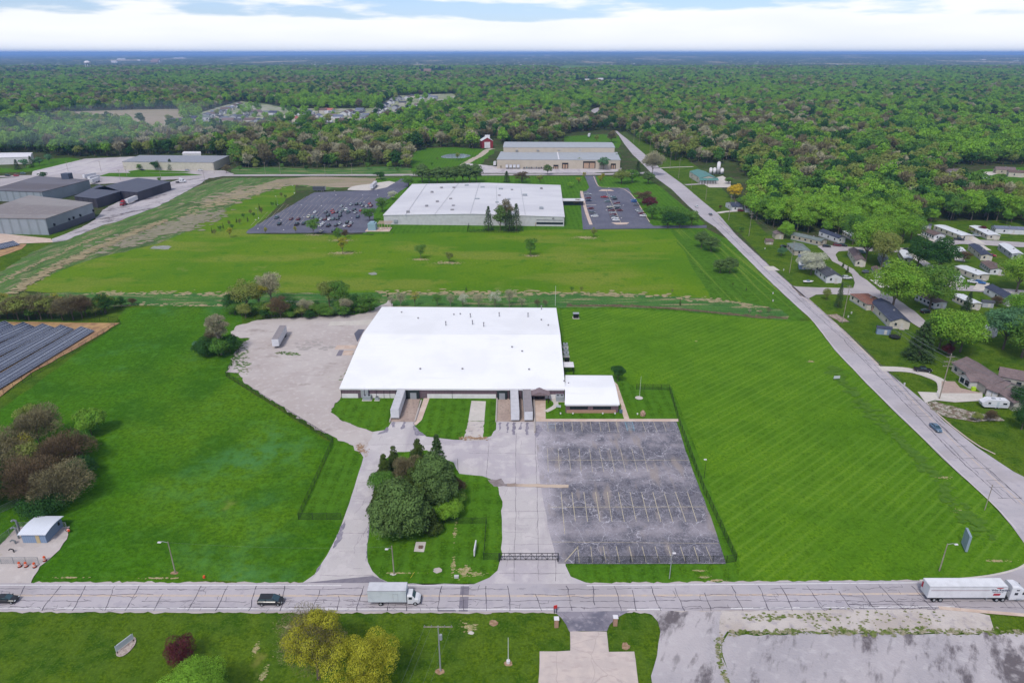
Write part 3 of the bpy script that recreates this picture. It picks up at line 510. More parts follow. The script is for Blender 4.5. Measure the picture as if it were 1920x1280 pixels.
strip('pavement', [(1090, 359), (1098, 395), (1108, 422)], 2.2, .3, conc_tan); sheet('pavement', [(1122, 359), (1128, 356), (1145, 356), (1152, 359)], .31, conc_tan); sheet('pavement', [(1146, 418), (1180, 418), (1175, 421.5), (1155, 422)], .31, conc_tan)
strip('pavement', [(1058, 385), (1118, 385)], 1.2, .32, conc_new)
sheet('yard', [(860, 325), (870, 306), (930, 312), (1165, 315), (1165, 322), (1100, 325)], .2, conc, jit=.5)
lines = MB()
for y0, y1, xs in ((424, 412, range(470, 560, 8)), (411, 398, range(490, 600, 8)), (397, 384, range(520, 640, 9)), (380, 370, range(560, 690, 11))):
    for x in xs: seg((x, y0), (x + 12, y1), .14, .27)
for k in range(9): seg((1108 + k * 0, 0 + 366 + k * 6.5), (1118, 366 + k * 6.5), .14, .27)
for k in range(9): seg((1125 + k * 2.6, 366 + k * 6), (1150 + k * 2.6, 366 + k * 6), .14, .27)
for k in range(9): seg((1180 + k * 3.5, 360 + k * 6.4), (1192 + k * 3.5, 360 + k * 6.4), .14, .27)
seg((1137, 359), (1164, 418), .3, .28)
o = lines.build('parking_marking', line_p); o['kind'] = 'structure'
sheet('field', [(-60, 800), (-60, 606), (60, 604), (150, 606), (225, 606), (200, 622), (60, 700), (0, 745)], zz(), dirt_red, jit=.2, step=4)
# mobile home park roads and drives
zk = .2
def pk(n_, pts, wd, m_=None): strip(n_, pts, wd, zk, m_ or road_far, jit=.08)
sheet('road', [(1484, 537), (1520, 539), (1560, 540), (1600, 541), (1602, 530), (1598, 515), (1578, 500), (1560, 490), (1547, 474), (1532, 462), (1552, 460), (1600, 464), (1700, 465), (1760, 452), (1800, 448), (1920, 455), (2000, 460), (2000, 468), (1920, 464), (1800, 458), (1760, 464), (1690, 474), (1600, 470), (1572, 472), (1566, 478), (1572, 490), (1600, 505), (1612, 517), (1630, 530), (1645, 543), (1680, 560), (1720, 588), (1745, 612), (1735, 622), (1700, 600), (1660, 570), (1640, 556), (1560, 552), (1530, 553), (1516, 560), (1500, 555)], zk, road_far, jit=.15, step=3)
sheet('road', [(1740, 536), (1790, 533), (1920, 545), (2050, 560), (2050, 572), (1920, 555), (1830, 547), (1790, 545), (1750, 545)], zk + .012, road_far)
for i, (pts, wd) in enumerate([([(1440, 500), (1452, 508)], 6), ([(1690, 470), (1730, 490), (1752, 510)], 5), ([(1762, 455), (1745, 448), (1728, 440)], 6), ([(1760, 458), (1790, 470), (1800, 490)], 5), ([(1838, 458), (1822, 447), (1808, 440)], 6), ([(1835, 460), (1850, 470)], 5), ([(1660, 540), (1640, 525)], 5), ([(1790, 538), (1780, 520), (1772, 505)], 6), ([(1835, 545), (1845, 530)], 5)]):
    strip('driveway', pts, wd, zk + .03 + .003 * i, conc_new)
strip('driveway', [(1650, 692), (1700, 693), (1735, 702), (1768, 716), (1772, 730), (1770, 742)], 4.2, zk + .03, conc_new, jit=.05)
sheet('driveway', [(1720, 735), (1765, 737), (1842, 736), (1842, 752), (1790, 755), (1752, 751), (1735, 756)], zk + .04, conc_new); sheet('driveway', [(1765, 715), (1790, 716), (1800, 728), (1842, 738), (1765, 738)], zk + .05, mat('brick_paving', K(186, 164, 152), (nl(1.5, .4, .6, K(170, 148, 140), .7),)))
sheet('bare_field', [(1742, 756), (1752, 752), (1785, 762), (1830, 775), (1870, 782), (1885, 790), (1830, 791), (1790, 786), (1762, 778), (1745, 768)], zk + .035, mat('rocky_mulch', K(122, 104, 90), (nl(.6, .42, .58, K(190, 182, 172), .8, det=6), nl(1.5, .5, .6, K(84, 96, 48), .8))), jit=.3, step=1.5)
strip('driveway', [(1226, 316), (1260, 314), (1300, 313)], 3, zk, conc_new); strip('driveway', [(1285, 347), (1320, 345), (1350, 344)], 5, zk, road_far); strip('driveway', [(1345, 400), (1362, 397), (1385, 396)], 4, zk + .02, conc_new)
sheet('driveway', [(1318, 345), (1325, 338), (1355, 330), (1370, 340), (1370, 352), (1330, 352)], zk + .03, conc_new)
strip('road', [(1830, 335), (1860, 322), (1930, 330), (2000, 345)], 12, .3, conc_new); sheet('lawn', [(1810, 330), (1840, 318), (1960, 312), (1960, 370), (1860, 375), (1830, 345)], .2, gr_lawn)
strip('rock_bed', [(1558, 590), (1575, 598), (1584, 604)], 4.5, zk, mat('river_stone', K(176, 158, 146), (nl(1.2, .42, .6, K(130, 112, 100), .9),)), jit=.3, smooth=1)
# gas regulator yard at lower left
sheet('gravel_yard', [(-80, 1096), (-80, 1060), (0, 1022), (32, 988), (130, 988), (126, 1010), (104, 1040), (75, 1062), (60, 1090), (60, 1096)], zp + .02, gravel, jit=.15, step=1.5)
sheet('stone_bed', [(217, 1226), (222, 1212), (234, 1198), (246, 1193), (256, 1196), (255, 1208), (244, 1222), (230, 1232), (220, 1232)], .24, mat('pebbles', K(192, 178, 168), (nl(2.5, .42, .6, K(160, 142, 132), .8),)), smooth=2)
reed = mat('tan_reeds', K(170, 156, 120), (nl(.8, .42, .6, K(160, 146, 110), .8, det=5),)); grdirt = mat('grey_brown_dirt', K(152, 142, 124), (nl(.3, .42, .6, K(128, 132, 92), .7, det=6),))
speckle('tan_reeds', [(24, 548), (82, 514), (130, 489), (200, 458), (265, 431), (310, 414)], 1.9, 800, reed, 1.5, .155, 21); speckle('tan_reeds', [(-20, 540), (60, 500), (140, 462), (215, 432)], 1.2, 260, reed, 1.0, .155, 22)
speckle('grey_brown_dirt', [(200, 465), (262, 444), (340, 425), (400, 398)], 7, 420, grdirt, 3.0, .155, 23); speckle('tan_reeds', [(340, 410), (420, 376), (520, 345)], 7, 260, reed, 2.2, .155, 24); speckle('grey_brown_dirt', [(400, 380), (480, 352), (540, 342)], 8, 200, dirt_tan, 4, .155, 25)
speckle('tan_reeds', [(700, 549), (900, 549), (1060, 551), (1200, 553), (1330, 562), (1440, 580)], 1.8, 300, reed, 1.3, .155, 26); speckle('tan_reeds', [(160, 550), (300, 550), (440, 551)], 1.5, 120, reed, 1.2, .155, 27); speckle('tan_reeds', [(240, 571), (330, 572), (450, 574)], .9, 70, reed, .9, .155, 28); speckle('ditch_mud', [(1060, 572), (1180, 573), (1330, 585), (1470, 596)], .5, 220, dm, .8, .155, 29)
for i, q in enumerate(([(615, 611), (620, 604), (700, 600), (698, 610)], [(627, 656), (632, 648), (670, 648), (666, 655)], [(642, 667), (645, 658), (664, 658), (660, 667)])): sheet('concrete_pad', q, zp + .06 + .01 * i, (conc_new, conc_tan, conc_tan)[i])
sheet('road_patch', [(630, 668), (636, 657), (645, 657), (640, 668)], zp + .05, tar); sheet('road_patch', [(664, 626), (672, 618), (684, 618), (670, 642)], zp + .05, lot2)
speckle('bare_patch', [(1560, 690), (1620, 760), (1690, 830), (1760, 905), (1850, 1010)], 1.3, 240, mat('verge_ditch_grass', K(74, 112, 20), (nl(.8, .4, .6, K(92, 128, 34), .6),)), 1.2, .155, 30)
# ------------------------------------------------------------------ trees: leaf cards on clumped crowns, limbs and trunks
def leaf_mat(name, r, gg, b, var, k=1.25, tr=.25, v2=None):
    return mat(name, K(r, gg, b, k), (dict(kind='r', col=K(*var, k), amt=.65), nl(.35, .42, .6, K(*(v2 or [min(255, int(q * 1.22)) for q in (r, gg, b)]), k), .7, det=3), nl(1.3, .5, .7, K(int(r * .8), int(gg * .8), int(b * .8), k), .5)), rough=.75, spec=.15, trans=tr)
LM = dict(green=leaf_mat('leaf_bright_green', 98, 138, 44, (136, 160, 56), k=1.45), mid=leaf_mat('leaf_green', 76, 114, 44, (112, 136, 56), k=1.42), olive=leaf_mat('leaf_olive', 116, 130, 62, (148, 148, 84)),
    dark=leaf_mat('leaf_dark_green', 48, 84, 38, (62, 98, 40)), yellow=leaf_mat('leaf_yellow_green', 158, 158, 46, (176, 172, 52), v2=(188, 186, 60)), lime=leaf_mat('leaf_lime', 118, 160, 52, (130, 168, 52)),
    bud=leaf_mat('leaf_buds', 146, 142, 50, (156, 158, 52)), bare=leaf_mat('bare_twigs', 120, 114, 84, (112, 102, 76), k=1.15, tr=0), grey=leaf_mat('grey_twigs', 156, 152, 124, (140, 134, 108), tr=0),
    pine=leaf_mat('pine_needles', 76, 98, 52, (82, 104, 52), k=1.5, tr=.1), spruce=leaf_mat('spruce_needles', 60, 82, 42, (68, 90, 42), k=1.4, tr=.1), cedar=leaf_mat('cedar_needles', 66, 82, 32, (60, 76, 34), tr=.1), red=leaf_mat('dark_red_leaves', 92, 44, 50, (104, 50, 52), k=1.2), gold=leaf_mat('golden_leaves', 206, 172, 40, (214, 184, 50), v2=(222, 196, 60)), white=leaf_mat('blossom_grey', 176, 178, 156, (190, 190, 170)),
    redbud=leaf_mat('reddish_twigs', 114, 98, 74, (104, 88, 66), k=1.1), blue=leaf_mat('blue_green_leaf', 84, 122, 84, (92, 130, 90)))
bark = mat('bark', K(120, 108, 96), (nl(2, .4, .6, K(96, 84, 74), .8, str=(1, 1, .2)),))
bark_g = mat('grey_bark', K(156, 146, 134), (nl(2, .4, .6, K(128, 118, 108), .8, str=(1, 1, .2)),))
def cards(pos, nrm, size, aspect, rng, along=None):
    """one bent quad per point, facing nrm (or lying along a direction)"""
    n = len(pos); r = rng.normal(size=(n, 3)); nrm = nrm / np.linalg.norm(nrm, axis=1, keepdims=True)
    if along is None: t = np.cross(nrm, r)
    else: t = along
    t = t / (np.linalg.norm(t, axis=1, keepdims=True) + 1e-9); b = np.cross(nrm, t); b /= (np.linalg.norm(b, axis=1, keepdims=True) + 1e-9)
    s = (size * rng.uniform(.6, 1.25, n))[:, None] / 2
    v = np.stack([pos - t * s, pos + b * s * aspect - nrm * s * .15, pos + t * s, pos - b * s * aspect - nrm * s * .15], 1)
    return v.reshape(-1, 3)
def quads_to_mesh(name, v, m, extra=None, m2=None):
    n = len(v) // 4; me = bpy.data.meshes.new(name)
    ev, ef = extra if extra else ([], [])
    allv = np.concatenate([v, np.array(ev, float).reshape(-1, 3)]) if len(ev) else v
    nf = n + len(ef); ls = [4] * n + [len(f) for f in ef]
    me.vertices.add(len(allv)); me.vertices.foreach_set('co', allv.astype(np.float32).ravel())
    li = np.concatenate([np.arange(n * 4), np.array([i + n * 4 for f in ef for i in f], int)]) if ef else np.arange(n * 4)
    me.loops.add(len(li)); me.loops.foreach_set('vertex_index', li.astype(np.int32))
    me.polygons.add(nf); st = np.concatenate([[0], np.cumsum(ls)[:-1]]).astype(np.int32)
    me.polygons.foreach_set('loop_start', st); me.polygons.foreach_set('loop_total', np.array(ls, np.int32))
    me.materials.append(m)
    if m2 and ef: me.materials.append(m2); me.polygons.foreach_set('material_index', np.array([0] * n + [1] * len(ef), np.int32))
    me.update(calc_edges=True); return me
def lumps(rng, Rr, base, H, n, flat=1.0, shape='round', lr=1.0):
    out = []; zc = (base + H) / 2; hz_ = (H - base) / 2
    for i in range(n):
        for _ in range(40):
            d = rng.normal(size=3); d /= np.linalg.norm(d); d[2] = d[2] * .9 + .12; rr = rng.uniform(.45, .8)
            p = np.array([d[0] * Rr * rr, d[1] * Rr * rr, zc + d[2] * hz_ * rr])
            if shape == 'cone':
                t = rng.uniform(0, 1) ** 1.2; w_ = Rr * (1 - t) * .45 + .1; a = rng.uniform(0, 6.28); p = np.array([math.cos(a) * w_, math.sin(a) * w_, base + (H - base) * (t * .93)])
            if all(np.linalg.norm(p - q[0]) > .38 * Rr * (1 if shape != 'cone' else .5) for q in out): break
        r = Rr * lr * rng.uniform(.30, .52) * (1 if shape != 'cone' else (.35 + .75 * (H - p[2]) / (H - base)))
        out.append((p, r))
    if shape == 'round': out.append((np.array([0, 0, zc + hz_ * .1]), Rr * .6 * lr))
    return out
def leaf_points(rng, lp, n, Rr, fill=.12):
    w_ = np.array([r * r for _, r in lp]); k = rng.choice(len(lp), n, p=w_ / w_.sum()); c = np.array([p for p, _ in lp])[k]; rad = np.array([r for _, r in lp])[k]
    d = rng.normal(size=(n, 3)); d[:, 2] = np.where(d[:, 2] < -.3, -d[:, 2] * .6, d[:, 2]); d /= np.linalg.norm(d, axis=1, keepdims=True)
    q = rng.uniform(.78, 1.06, n) + np.where(rng.uniform(size=n) < .12, rng.uniform(0, .18, n), 0); q = np.where(rng.uniform(size=n) < fill, rng.uniform(.3, .9, n), q)
    return c + d * (rad * q)[:, None], d + rng.normal(size=(n, 3)) * .38
def limb_mb(rng, lp, H, tr, base, n_=7, kids=0):
    mb = MB(); top = (0, 0, base + (H - base) * .55); mb.tube((0, 0, -.3), (0, 0, base * .7), tr, tr * .8, 7); mb.tube((0, 0, base * .7), top, tr * .8, tr * .3, 6)
    for p, r in lp[:n_]:
        z0 = base * .75 + (p[2] - base) * .35; z0 = max(base * .5, min(z0, top[2])); mid = (p[0] * .5, p[1] * .5, z0 + (p[2] - z0) * .6)
        mb.tube((0, 0, z0), mid, tr * .42, tr * .26, 5); mb.tube(mid, tuple(p), tr * .26, tr * .07, 4)
        for _ in range(kids):
            e = p + rng.normal(size=3) * r * .8 + np.array([0, 0, r * .3]); mb.tube(mid, tuple(e), tr * .12, tr * .03, 3)
    return mb
def tree_mesh(kind, seed, H=12.0, Rr=4.5, base=2.4, nl_=2600, leaf=.5, nlump=11):
    """crown vertices, trunk MB and leaf material of one tree"""
    rng = np.random.default_rng(seed)
    if kind == 'spruce':
        pts, nr, al = [], [], []
        tiers = int(H * (1.6 if kind == 'spruce' else 1.15))
        for t in range(tiers):
            f = t / tiers; z = base + (H - base) * f; w_ = Rr * ((1 - f) ** .72) + .15
            nb = max(4, int((9 if kind == 'spruce' else 8) * (w_ / Rr) ** .5) + 2); a0 = rng.uniform(0, 6.28)
            for b_ in range(nb):
                a = a0 + b_ * 6.283 / nb + rng.normal() * .15; l_ = w_ * rng.uniform(.75, 1.12); m_ = max(6, int(nl_ / (tiers * nb)))
                s = rng.uniform(.12, 1, m_) ** .65; droop = (-.28 if kind == 'spruce' else .18) * l_
                x = math.cos(a) * l_ * s; y = math.sin(a) * l_ * s; sd = rng.normal(size=m_) * .16 * l_ * (1.05 - s * .7)
                q = np.stack([x - math.sin(a) * sd, y + math.cos(a) * sd, z + droop * s ** 1.5 + rng.normal(size=m_) * (.12 if kind == 'spruce' else .3)], 1)
                pts.append(q); nr.append(np.tile([math.cos(a) * .35, math.sin(a) * .35, 1], (m_, 1)) + rng.normal(size=(m_, 3)) * .4); al.append(np.tile([math.cos(a), math.sin(a), -.1], (m_, 1)) + rng.normal(size=(m_, 3)) * .35)
        v = cards(np.concatenate(pts), np.concatenate(nr), leaf, .5, rng, np.concatenate(al))
        mb = MB(); mb.tube((0, 0, -.2), (0, 0, H * .96), .025 * H, .03, 6)
        for t in range(0, tiers, 2):
            z = base + (H - base) * t / tiers; a = t * 2.4; w_ = Rr * .7 * (1 - t / tiers); mb.tube((0, 0, z), (math.cos(a) * w_, math.sin(a) * w_, z - .1 * w_), .05, .02, 3)
        return v, mb, LM[kind], bark
    lp = lumps(rng, Rr, base, H, nlump if kind != 'pine' else nlump + 12, shape='cone' if kind == 'cedar' else 'round', lr={'yellow': .66, 'bud': .8, 'pine': .78}.get(kind, 1.0))
    if kind == 'cedar': lp += [(np.array([0, 0, base + (H - base) * f]), Rr * (.62 - .45 * f)) for f in (.1, .3, .5, .7, .88)]
    if kind == 'pine': lp = [(p * np.array([k_, k_, 1]), r * (.6 + .5 * k_)) for p, r in lp for k_ in [1.12 - .55 * max(0, (p[2] - base) / (H - base)) ** 1.6]]
    if kind in ('bare', 'grey', 'redbud'):
        p, d = leaf_points(rng, lp, nl_, Rr, fill=.45); c = np.array([0, 0, base + (H - base) * .3]); out = p - c; out /= np.linalg.norm(out, axis=1, keepdims=True)
        v = cards(p, rng.normal(size=p.shape), leaf * 1.9, .16, rng, out + rng.normal(size=p.shape) * .4)
        return v, limb_mb(rng, lp, H, .02 * H, base, 10, 4), LM[kind], bark_g if kind == 'grey' else bark
    if kind == 'bud':
        p, d = leaf_points(rng, lp, nl_, Rr, fill=.3); v = cards(p, d, leaf * .7, .7, rng)
        p2, d2 = leaf_points(rng, lp, nl_ // 2, Rr, fill=.5)
        return v, limb_mb(rng, lp, H, .02 * H, base, 11, 5), LM['bud'], bark
    p, d = leaf_points(rng, lp, nl_, Rr)
    return cards(p, d, leaf, .8, rng), limb_mb(rng, lp, H, .022 * H, base, 8, 1), LM[kind], bark
_pt = {}
def proto(kind, var, H=12.0, Rr=4.6, base=2.2, n=2400, leaf=.55, nlump=11):
    """mesh data (crown, trunk) shared by every tree of the kind and variant"""
    key = (kind, var, H, Rr, n)
    if key not in _pt:
        v, mb, lm, bm = tree_mesh(kind, hash((len(kind), var, int(H * 10), sum(map(ord, kind)))) % 99991, H, Rr, base, n, leaf, nlump)
        tm = bpy.data.meshes.new('trunk'); tm.from_pydata(mb.v, [], mb.f); tm.materials.append(bm)
        _pt[key] = (quads_to_mesh('crown', v, lm), tm)
    return _pt[key]
SHAPES = dict(green=(12, 4.8, 1.8), mid=(12, 4.8, 1.8), olive=(12, 4.6, 2.2), dark=(12, 4.6, 1.2), yellow=(12, 4.8, 1.8), lime=(12, 5, 1.8), bud=(12, 4.4, 2.6), bare=(12, 4.6, 2), grey=(12, 4.6, 2.2), pine=(12, 4.2, 1.2), spruce=(12, 2.9, .5), cedar=(12, 3, .3), red=(12, 5, 1.8), gold=(12, 5.2, 1.2), white=(12, 5.2, 1.6), redbud=(12, 5, 1), blue=(12, 4.8, 2))
NTREE = [0]
def tree(px, py, H, kind, label, cat='tree', group=None, w_=1.0, n=2600, leaf=.5, var=None, name=None, nlump=11, at=None):
    """a tree as crown and trunk; (px, py) = foot of the trunk in the photograph"""
    x, y = at if at else g(px, py)
    Hn, Rn, bn = SHAPES[kind]; NTREE[0] += 1; v = NTREE[0] % 3 if var is None else var
    cm, tm = proto(kind, v, Hn, Rn, bn, n, leaf, nlump); s = H / Hn; rnd = random.Random(NTREE[0] * 7)
    t = thing(name or {'spruce': 'spruce_tree', 'pine': 'pine_tree', 'cedar': 'cedar_tree'}.get(kind, 'shrub' if cat in ('shrub', 'bush') else 'leafy_tree' if kind not in ('bare', 'grey', 'redbud') else 'bare_tree'), label, cat, (x, y, .05), rnd.uniform(0, 6.28), group)
    t.scale = (s * w_, s * w_, s)
    for nm, me in (('trunk', tm), ('crown', cm)):
        o = bpy.data.objects.new(nm, me); C.objects.link(o); o.parent = t
    return t
# ---- the woods: nearest trees one by one, the rest as one mass
WOODS = [
    [(-300, 104.5), (2200, 104.5), (2300, 470), (1960, 430), (1920, 424), (1830, 417), (1740, 419), (1700, 431), (1640, 439), (1560, 445), (1520, 440), (1480, 432), (1442, 424), (1402, 410), (1398, 372), (1402, 332), (1350, 322), (1330, 308), (1292, 304), (1282, 298), (1262, 304), (1240, 292), (1204, 268), (1176, 252), (1150, 244), (1060, 250), (1056, 266), (915, 272), (905, 284), (880, 280), (850, 276), (800, 277), (775, 285), (768, 292), (772, 318), (700, 311), (600, 316), (520, 312), (440, 317), (432, 293), (330, 290), (240, 293), (160, 295), (130, 293), (70, 291), (-60, 300), (-300, 320)]]
HOLES = [[(-120, 240), (-40, 224), (60, 214), (160, 209), (250, 206), (335, 205), (345, 222), (335, 246), (290, 256), (210, 234), (100, 229), (0, 233)],
    [(300, 244), (330, 224), (450, 190), (500, 196), (540, 204), (690, 204), (712, 198), (742, 180), (850, 176), (885, 190), (800, 206), (772, 220), (700, 236), (650, 250), (480, 250)],
    [(1660, 221), (1750, 219), (1960, 216), (1960, 233), (1800, 230), (1680, 226)], [(1056, 256), (1160, 252), (1170, 272), (1056, 274)], [(1105, 230), (1100, 212), (1108, 203), (1130, 202), (1128, 212), (1132, 228)],
    [(1040, 127), (1060, 122), (1120, 123), (1122, 133), (1050, 136)], [(780, 134), (850, 131), (860, 141), (790, 145)], [(900, 105), (960, 101), (1040, 101), (1062, 107), (960, 110)], [(1076, 151), (1180, 150), (1182, 160), (1076, 161)],
    [(1750, 345), (1790, 312), (1960, 308), (1990, 380), (1880, 372), (1820, 352)], [(1480, 222), (1530, 221), (1530, 232), (1480, 232)], [(10, 137), (110, 132), (110, 140), (10, 144)], [(180, 116), (305, 113), (305, 120), (180, 124)], [(1284, 310), (1380, 306), (1405, 360), (1400, 372), (1290, 350)], [(895, 262), (935, 260), (935, 285), (895, 285)], [(-50, 288), (75, 286), (110, 320), (-50, 320)]]
rngw = np.random.default_rng(11)
def wood_points():
    pts = []; y = 285.0
    for spacing, y0, y1 in ((8.8, 330, 700), (10.4, 700, 1300), (12.0, 1300, 2100), (14.0, 2100, 3200), (17.0, 3200, 5200)):
        xs = np.arange(-y1 * .86, y1 * .86, spacing); ys = np.arange(y0, y1, spacing * .92); X, Y = np.meshgrid(xs, ys)
        X = X + (np.arange(len(ys)) % 2)[:, None] * spacing / 2; X = (X + rngw.uniform(-.36, .36, X.shape) * spacing).ravel(); Y = (Y + rngw.uniform(-.36, .36, Y.shape) * spacing).ravel()
        k = np.abs(X) < Y * .80 + 40; X, Y = X[k], Y[k]
        d = CAM_H; t = Y * CP + d * SP; PX = 960 + FPX * X / t; PY = 640 + FPX * (d * CP - Y * SP) / t
        m_ = inpoly_np(PX, PY, WOODS[0])
        for h in HOLES: m_ &= ~inpoly_np(PX, PY, h)
        pts.append(np.stack([X[m_], Y[m_]], 1))
    return np.concatenate(pts)
WP = wood_points()
_e = np.array([(x, y) for x, y in ((rngw.uniform(300, 890), rngw.uniform(178, 246)) for _ in range(170)) if inpoly(x, y, HOLES[1])]); WP = np.concatenate([WP, np.array([g(a, b) for a, b in _e])])
# keep a lane free along the side road
_rd = [g(*q) for q in ((1160, 250), (1180, 272), (1200, 290), (1225, 318), (1255, 342))]
for a, b in zip(_rd, _rd[1:]):
    a_, b_ = np.array(a), np.array(b); ab = b_ - a_; t = np.clip(((WP - a_) @ ab) / (ab @ ab), 0, 1); dd = np.linalg.norm(WP - (a_ + t[:, None] * ab), axis=1); WP = WP[dd > 13]
def smooth_noise(P_, s, seed):
    r = np.random.default_rng(seed); acc = np.zeros(len(P_))
    for k in range(7):
        th = r.uniform(0, 6.28); f = s * r.uniform(.6, 1.8); acc += np.sin(P_[:, 0] * math.cos(th) * f + P_[:, 1] * math.sin(th) * f + r.uniform(0, 6.28))
    return acc / 2.6
_n1, _n2, _n3 = smooth_noise(WP, .016, 3), smooth_noise(WP, .05, 4), smooth_noise(WP, .004, 9)
_mixv = _n1 * .45 + _n2 * .3 + _n3 * .45 + rngw.normal(size=len(WP)) * .8
_east = WP[:, 0] > WP[:, 1] * .16
_mixv = _mixv + np.where(_east, -.22, .02) + np.where(WP[:, 1] > 1500, .05, 0)
# mixv low = bright green ... high = bare brown
def kind_of(v, r):
    if v < -.75: return 6 if r < .45 else 0
    if v < -.1: return 1 if r < .55 else 0
    if v < .35: return 2 if r < .5 else 1
    if v < .95: return 3 if r < .6 else 2
    return 4 if r < .5 else (5 if r < .85 else 3)
KINDS = ['green', 'mid', 'dark', 'olive', 'bare', 'grey', 'lime']
_r = rngw.uniform(size=len(WP)); WK = np.array([kind_of(a, b) for a, b in zip(_mixv, _r)])
WS = (.7 + .85 * rngw.uniform(size=len(WP)) ** 1.3) * np.where(WP[:, 1] > 700, 1.15, 1) * np.where(WP[:, 1] > 2100, 1.12, 1) * np.where(WP[:, 1] > 3200, 1.2, 1) * np.where((WP[:, 1] < 620) & (WP[:, 0] < -20), .72, 1)
_pp = np.array([px_of(a, b) for a, b in WP]); _vis = (_pp[:, 0] > 1000) & (_pp[:, 0] < 1950) & (_pp[:, 1] < 480)
order = [i for i in np.argsort(WP[:, 1]) if _vis[i]]
WOOD_LABEL = dict(lime='lime green leafy tree at the near edge of the wood', green='bright green leafy tree at the near edge of the wood', mid='mid green leafy tree at the near edge of the wood', dark='dark green leafy tree at the near edge of the wood', olive='olive green spring tree at the near edge of the wood', bare='brown leafless tree at the near edge of the wood', grey='pale grey leafless tree at the near edge of the wood')
N_SINGLE = 130
near = set(order[:N_SINGLE])
for i in order[:N_SINGLE]:
    k = KINDS[WK[i]]
    X_, Y_ = _pp[i]; reg = 'above the bungalow' if X_ < 1440 else 'behind the tan houses of the park' if X_ < 1560 else 'behind the tall park trees' if X_ < 1700 else 'behind the long white-roofed mobile homes' if X_ < 1830 else 'at the right edge of the photo'; sz = 'tall' if WS[i] > 1.15 else ('low' if WS[i] < .85 else 'middling')
    WL_ = sz + ' ' + WOOD_LABEL[k].split(' at the')[0] + ' of the wood ' + reg
    tree(0, 0, 12.5 * WS[i], k, WL_, group=WL_.replace(' tree of', ' trees of'), n=3000, leaf=.52, at=tuple(WP[i]), w_=random.Random(int(i)).uniform(.9, 1.15))
pc = bpy.data.collections.new('wood_kinds')              # never linked to the scene: only the instances show
for ki, k in enumerate(KINDS + ['spruce']):
    for v in range(3):
        Hn, Rn, bn = SHAPES[k]; vv, mb, lm, bm = tree_mesh(k, 500 + ki * 10 + v, Hn, Rn, bn, 760 if k not in ('bare', 'grey') else 800, 1.02 if k not in ('bare', 'grey') else 1.1, 12)
        me = quads_to_mesh('wood_tree', vv, lm, (mb.v[:60], [f for f in mb.f if max(f) < 60]), bm)
        o = bpy.data.objects.new('wood_tree_%02d' % (ki * 3 + v), me); pc.objects.link(o)
rest = np.array([i for i in range(len(WP)) if i not in near]); P_, K_, S_ = WP[rest], WK[rest], WS[rest]
K_ = np.where(rngw.uniform(size=len(K_)) < .012, 7, K_)
idx = (K_ * 3 + rngw.integers(0, 3, len(K_))).astype(np.int32)
print('woodland trees', len(rest))
wm = bpy.data.meshes.new('woodland'); wm.vertices.add(len(rest)); co = np.zeros((len(rest), 3), np.float32); co[:, :2] = P_; wm.vertices.foreach_set('co', co.ravel())
a = wm.attributes.new('kind_index', 'INT', 'POINT'); a.data.foreach_set('value', idx)
a = wm.attributes.new('size', 'FLOAT', 'POINT'); a.data.foreach_set('value', (S_ * 1.02).astype(np.float32))
a = wm.attributes.new('turn', 'FLOAT', 'POINT'); a.data.foreach_set('value', rngw.uniform(0, 6.28, len(rest)).astype(np.float32))
wood = bpy.data.objects.new('woodland', wm); C.objects.link(wood); wood['kind'] = 'stuff'; wood['label'] = 'mixed spring woodland of green and leafless trees'
gn = bpy.data.node_groups.new('woodland', 'GeometryNodeTree'); gn.interface.new_socket('Geometry', in_out='INPUT', socket_type='NodeSocketGeometry'); gn.interface.new_socket('Geometry', in_out='OUTPUT', socket_type='NodeSocketGeometry')
def gnode(t, **k):
    n = gn.nodes.new(t)
    for a_, b_ in k.items(): setattr(n, a_, b_)
    return n
gi, go = gnode('NodeGroupInput'), gnode('NodeGroupOutput'); ci = gnode('GeometryNodeCollectionInfo'); ci.inputs['Collection'].default_value = pc; ci.inputs['Separate Children'].default_value = True; ci.inputs['Reset Children'].default_value = True
ip = gnode('GeometryNodeInstanceOnPoints'); ip.inputs['Pick Instance'].default_value = True
def attr(nm, dt): n = gnode('GeometryNodeInputNamedAttribute', data_type=dt); n.inputs['Name'].default_value = nm; return n.outputs['Attribute']
cx = gnode('ShaderNodeCombineXYZ'); gn.links.new(attr('turn', 'FLOAT'), cx.inputs['Z'])
gn.links.new(gi.outputs[0], ip.inputs['Points']); gn.links.new(ci.outputs[0], ip.inputs['Instance']); gn.links.new(attr('kind_index', 'INT'), ip.inputs['Instance Index'])
er = gnode('FunctionNodeEulerToRotation'); gn.links.new(cx.outputs[0], er.inputs[0]); gn.links.new(er.outputs[0], ip.inputs['Rotation'])
gn.links.new(attr('size', 'FLOAT'), ip.inputs['Scale']); gn.links.new(ip.outputs[0], go.inputs[0])
md = wood.modifiers.new('trees', 'NODES'); md.node_group = gn
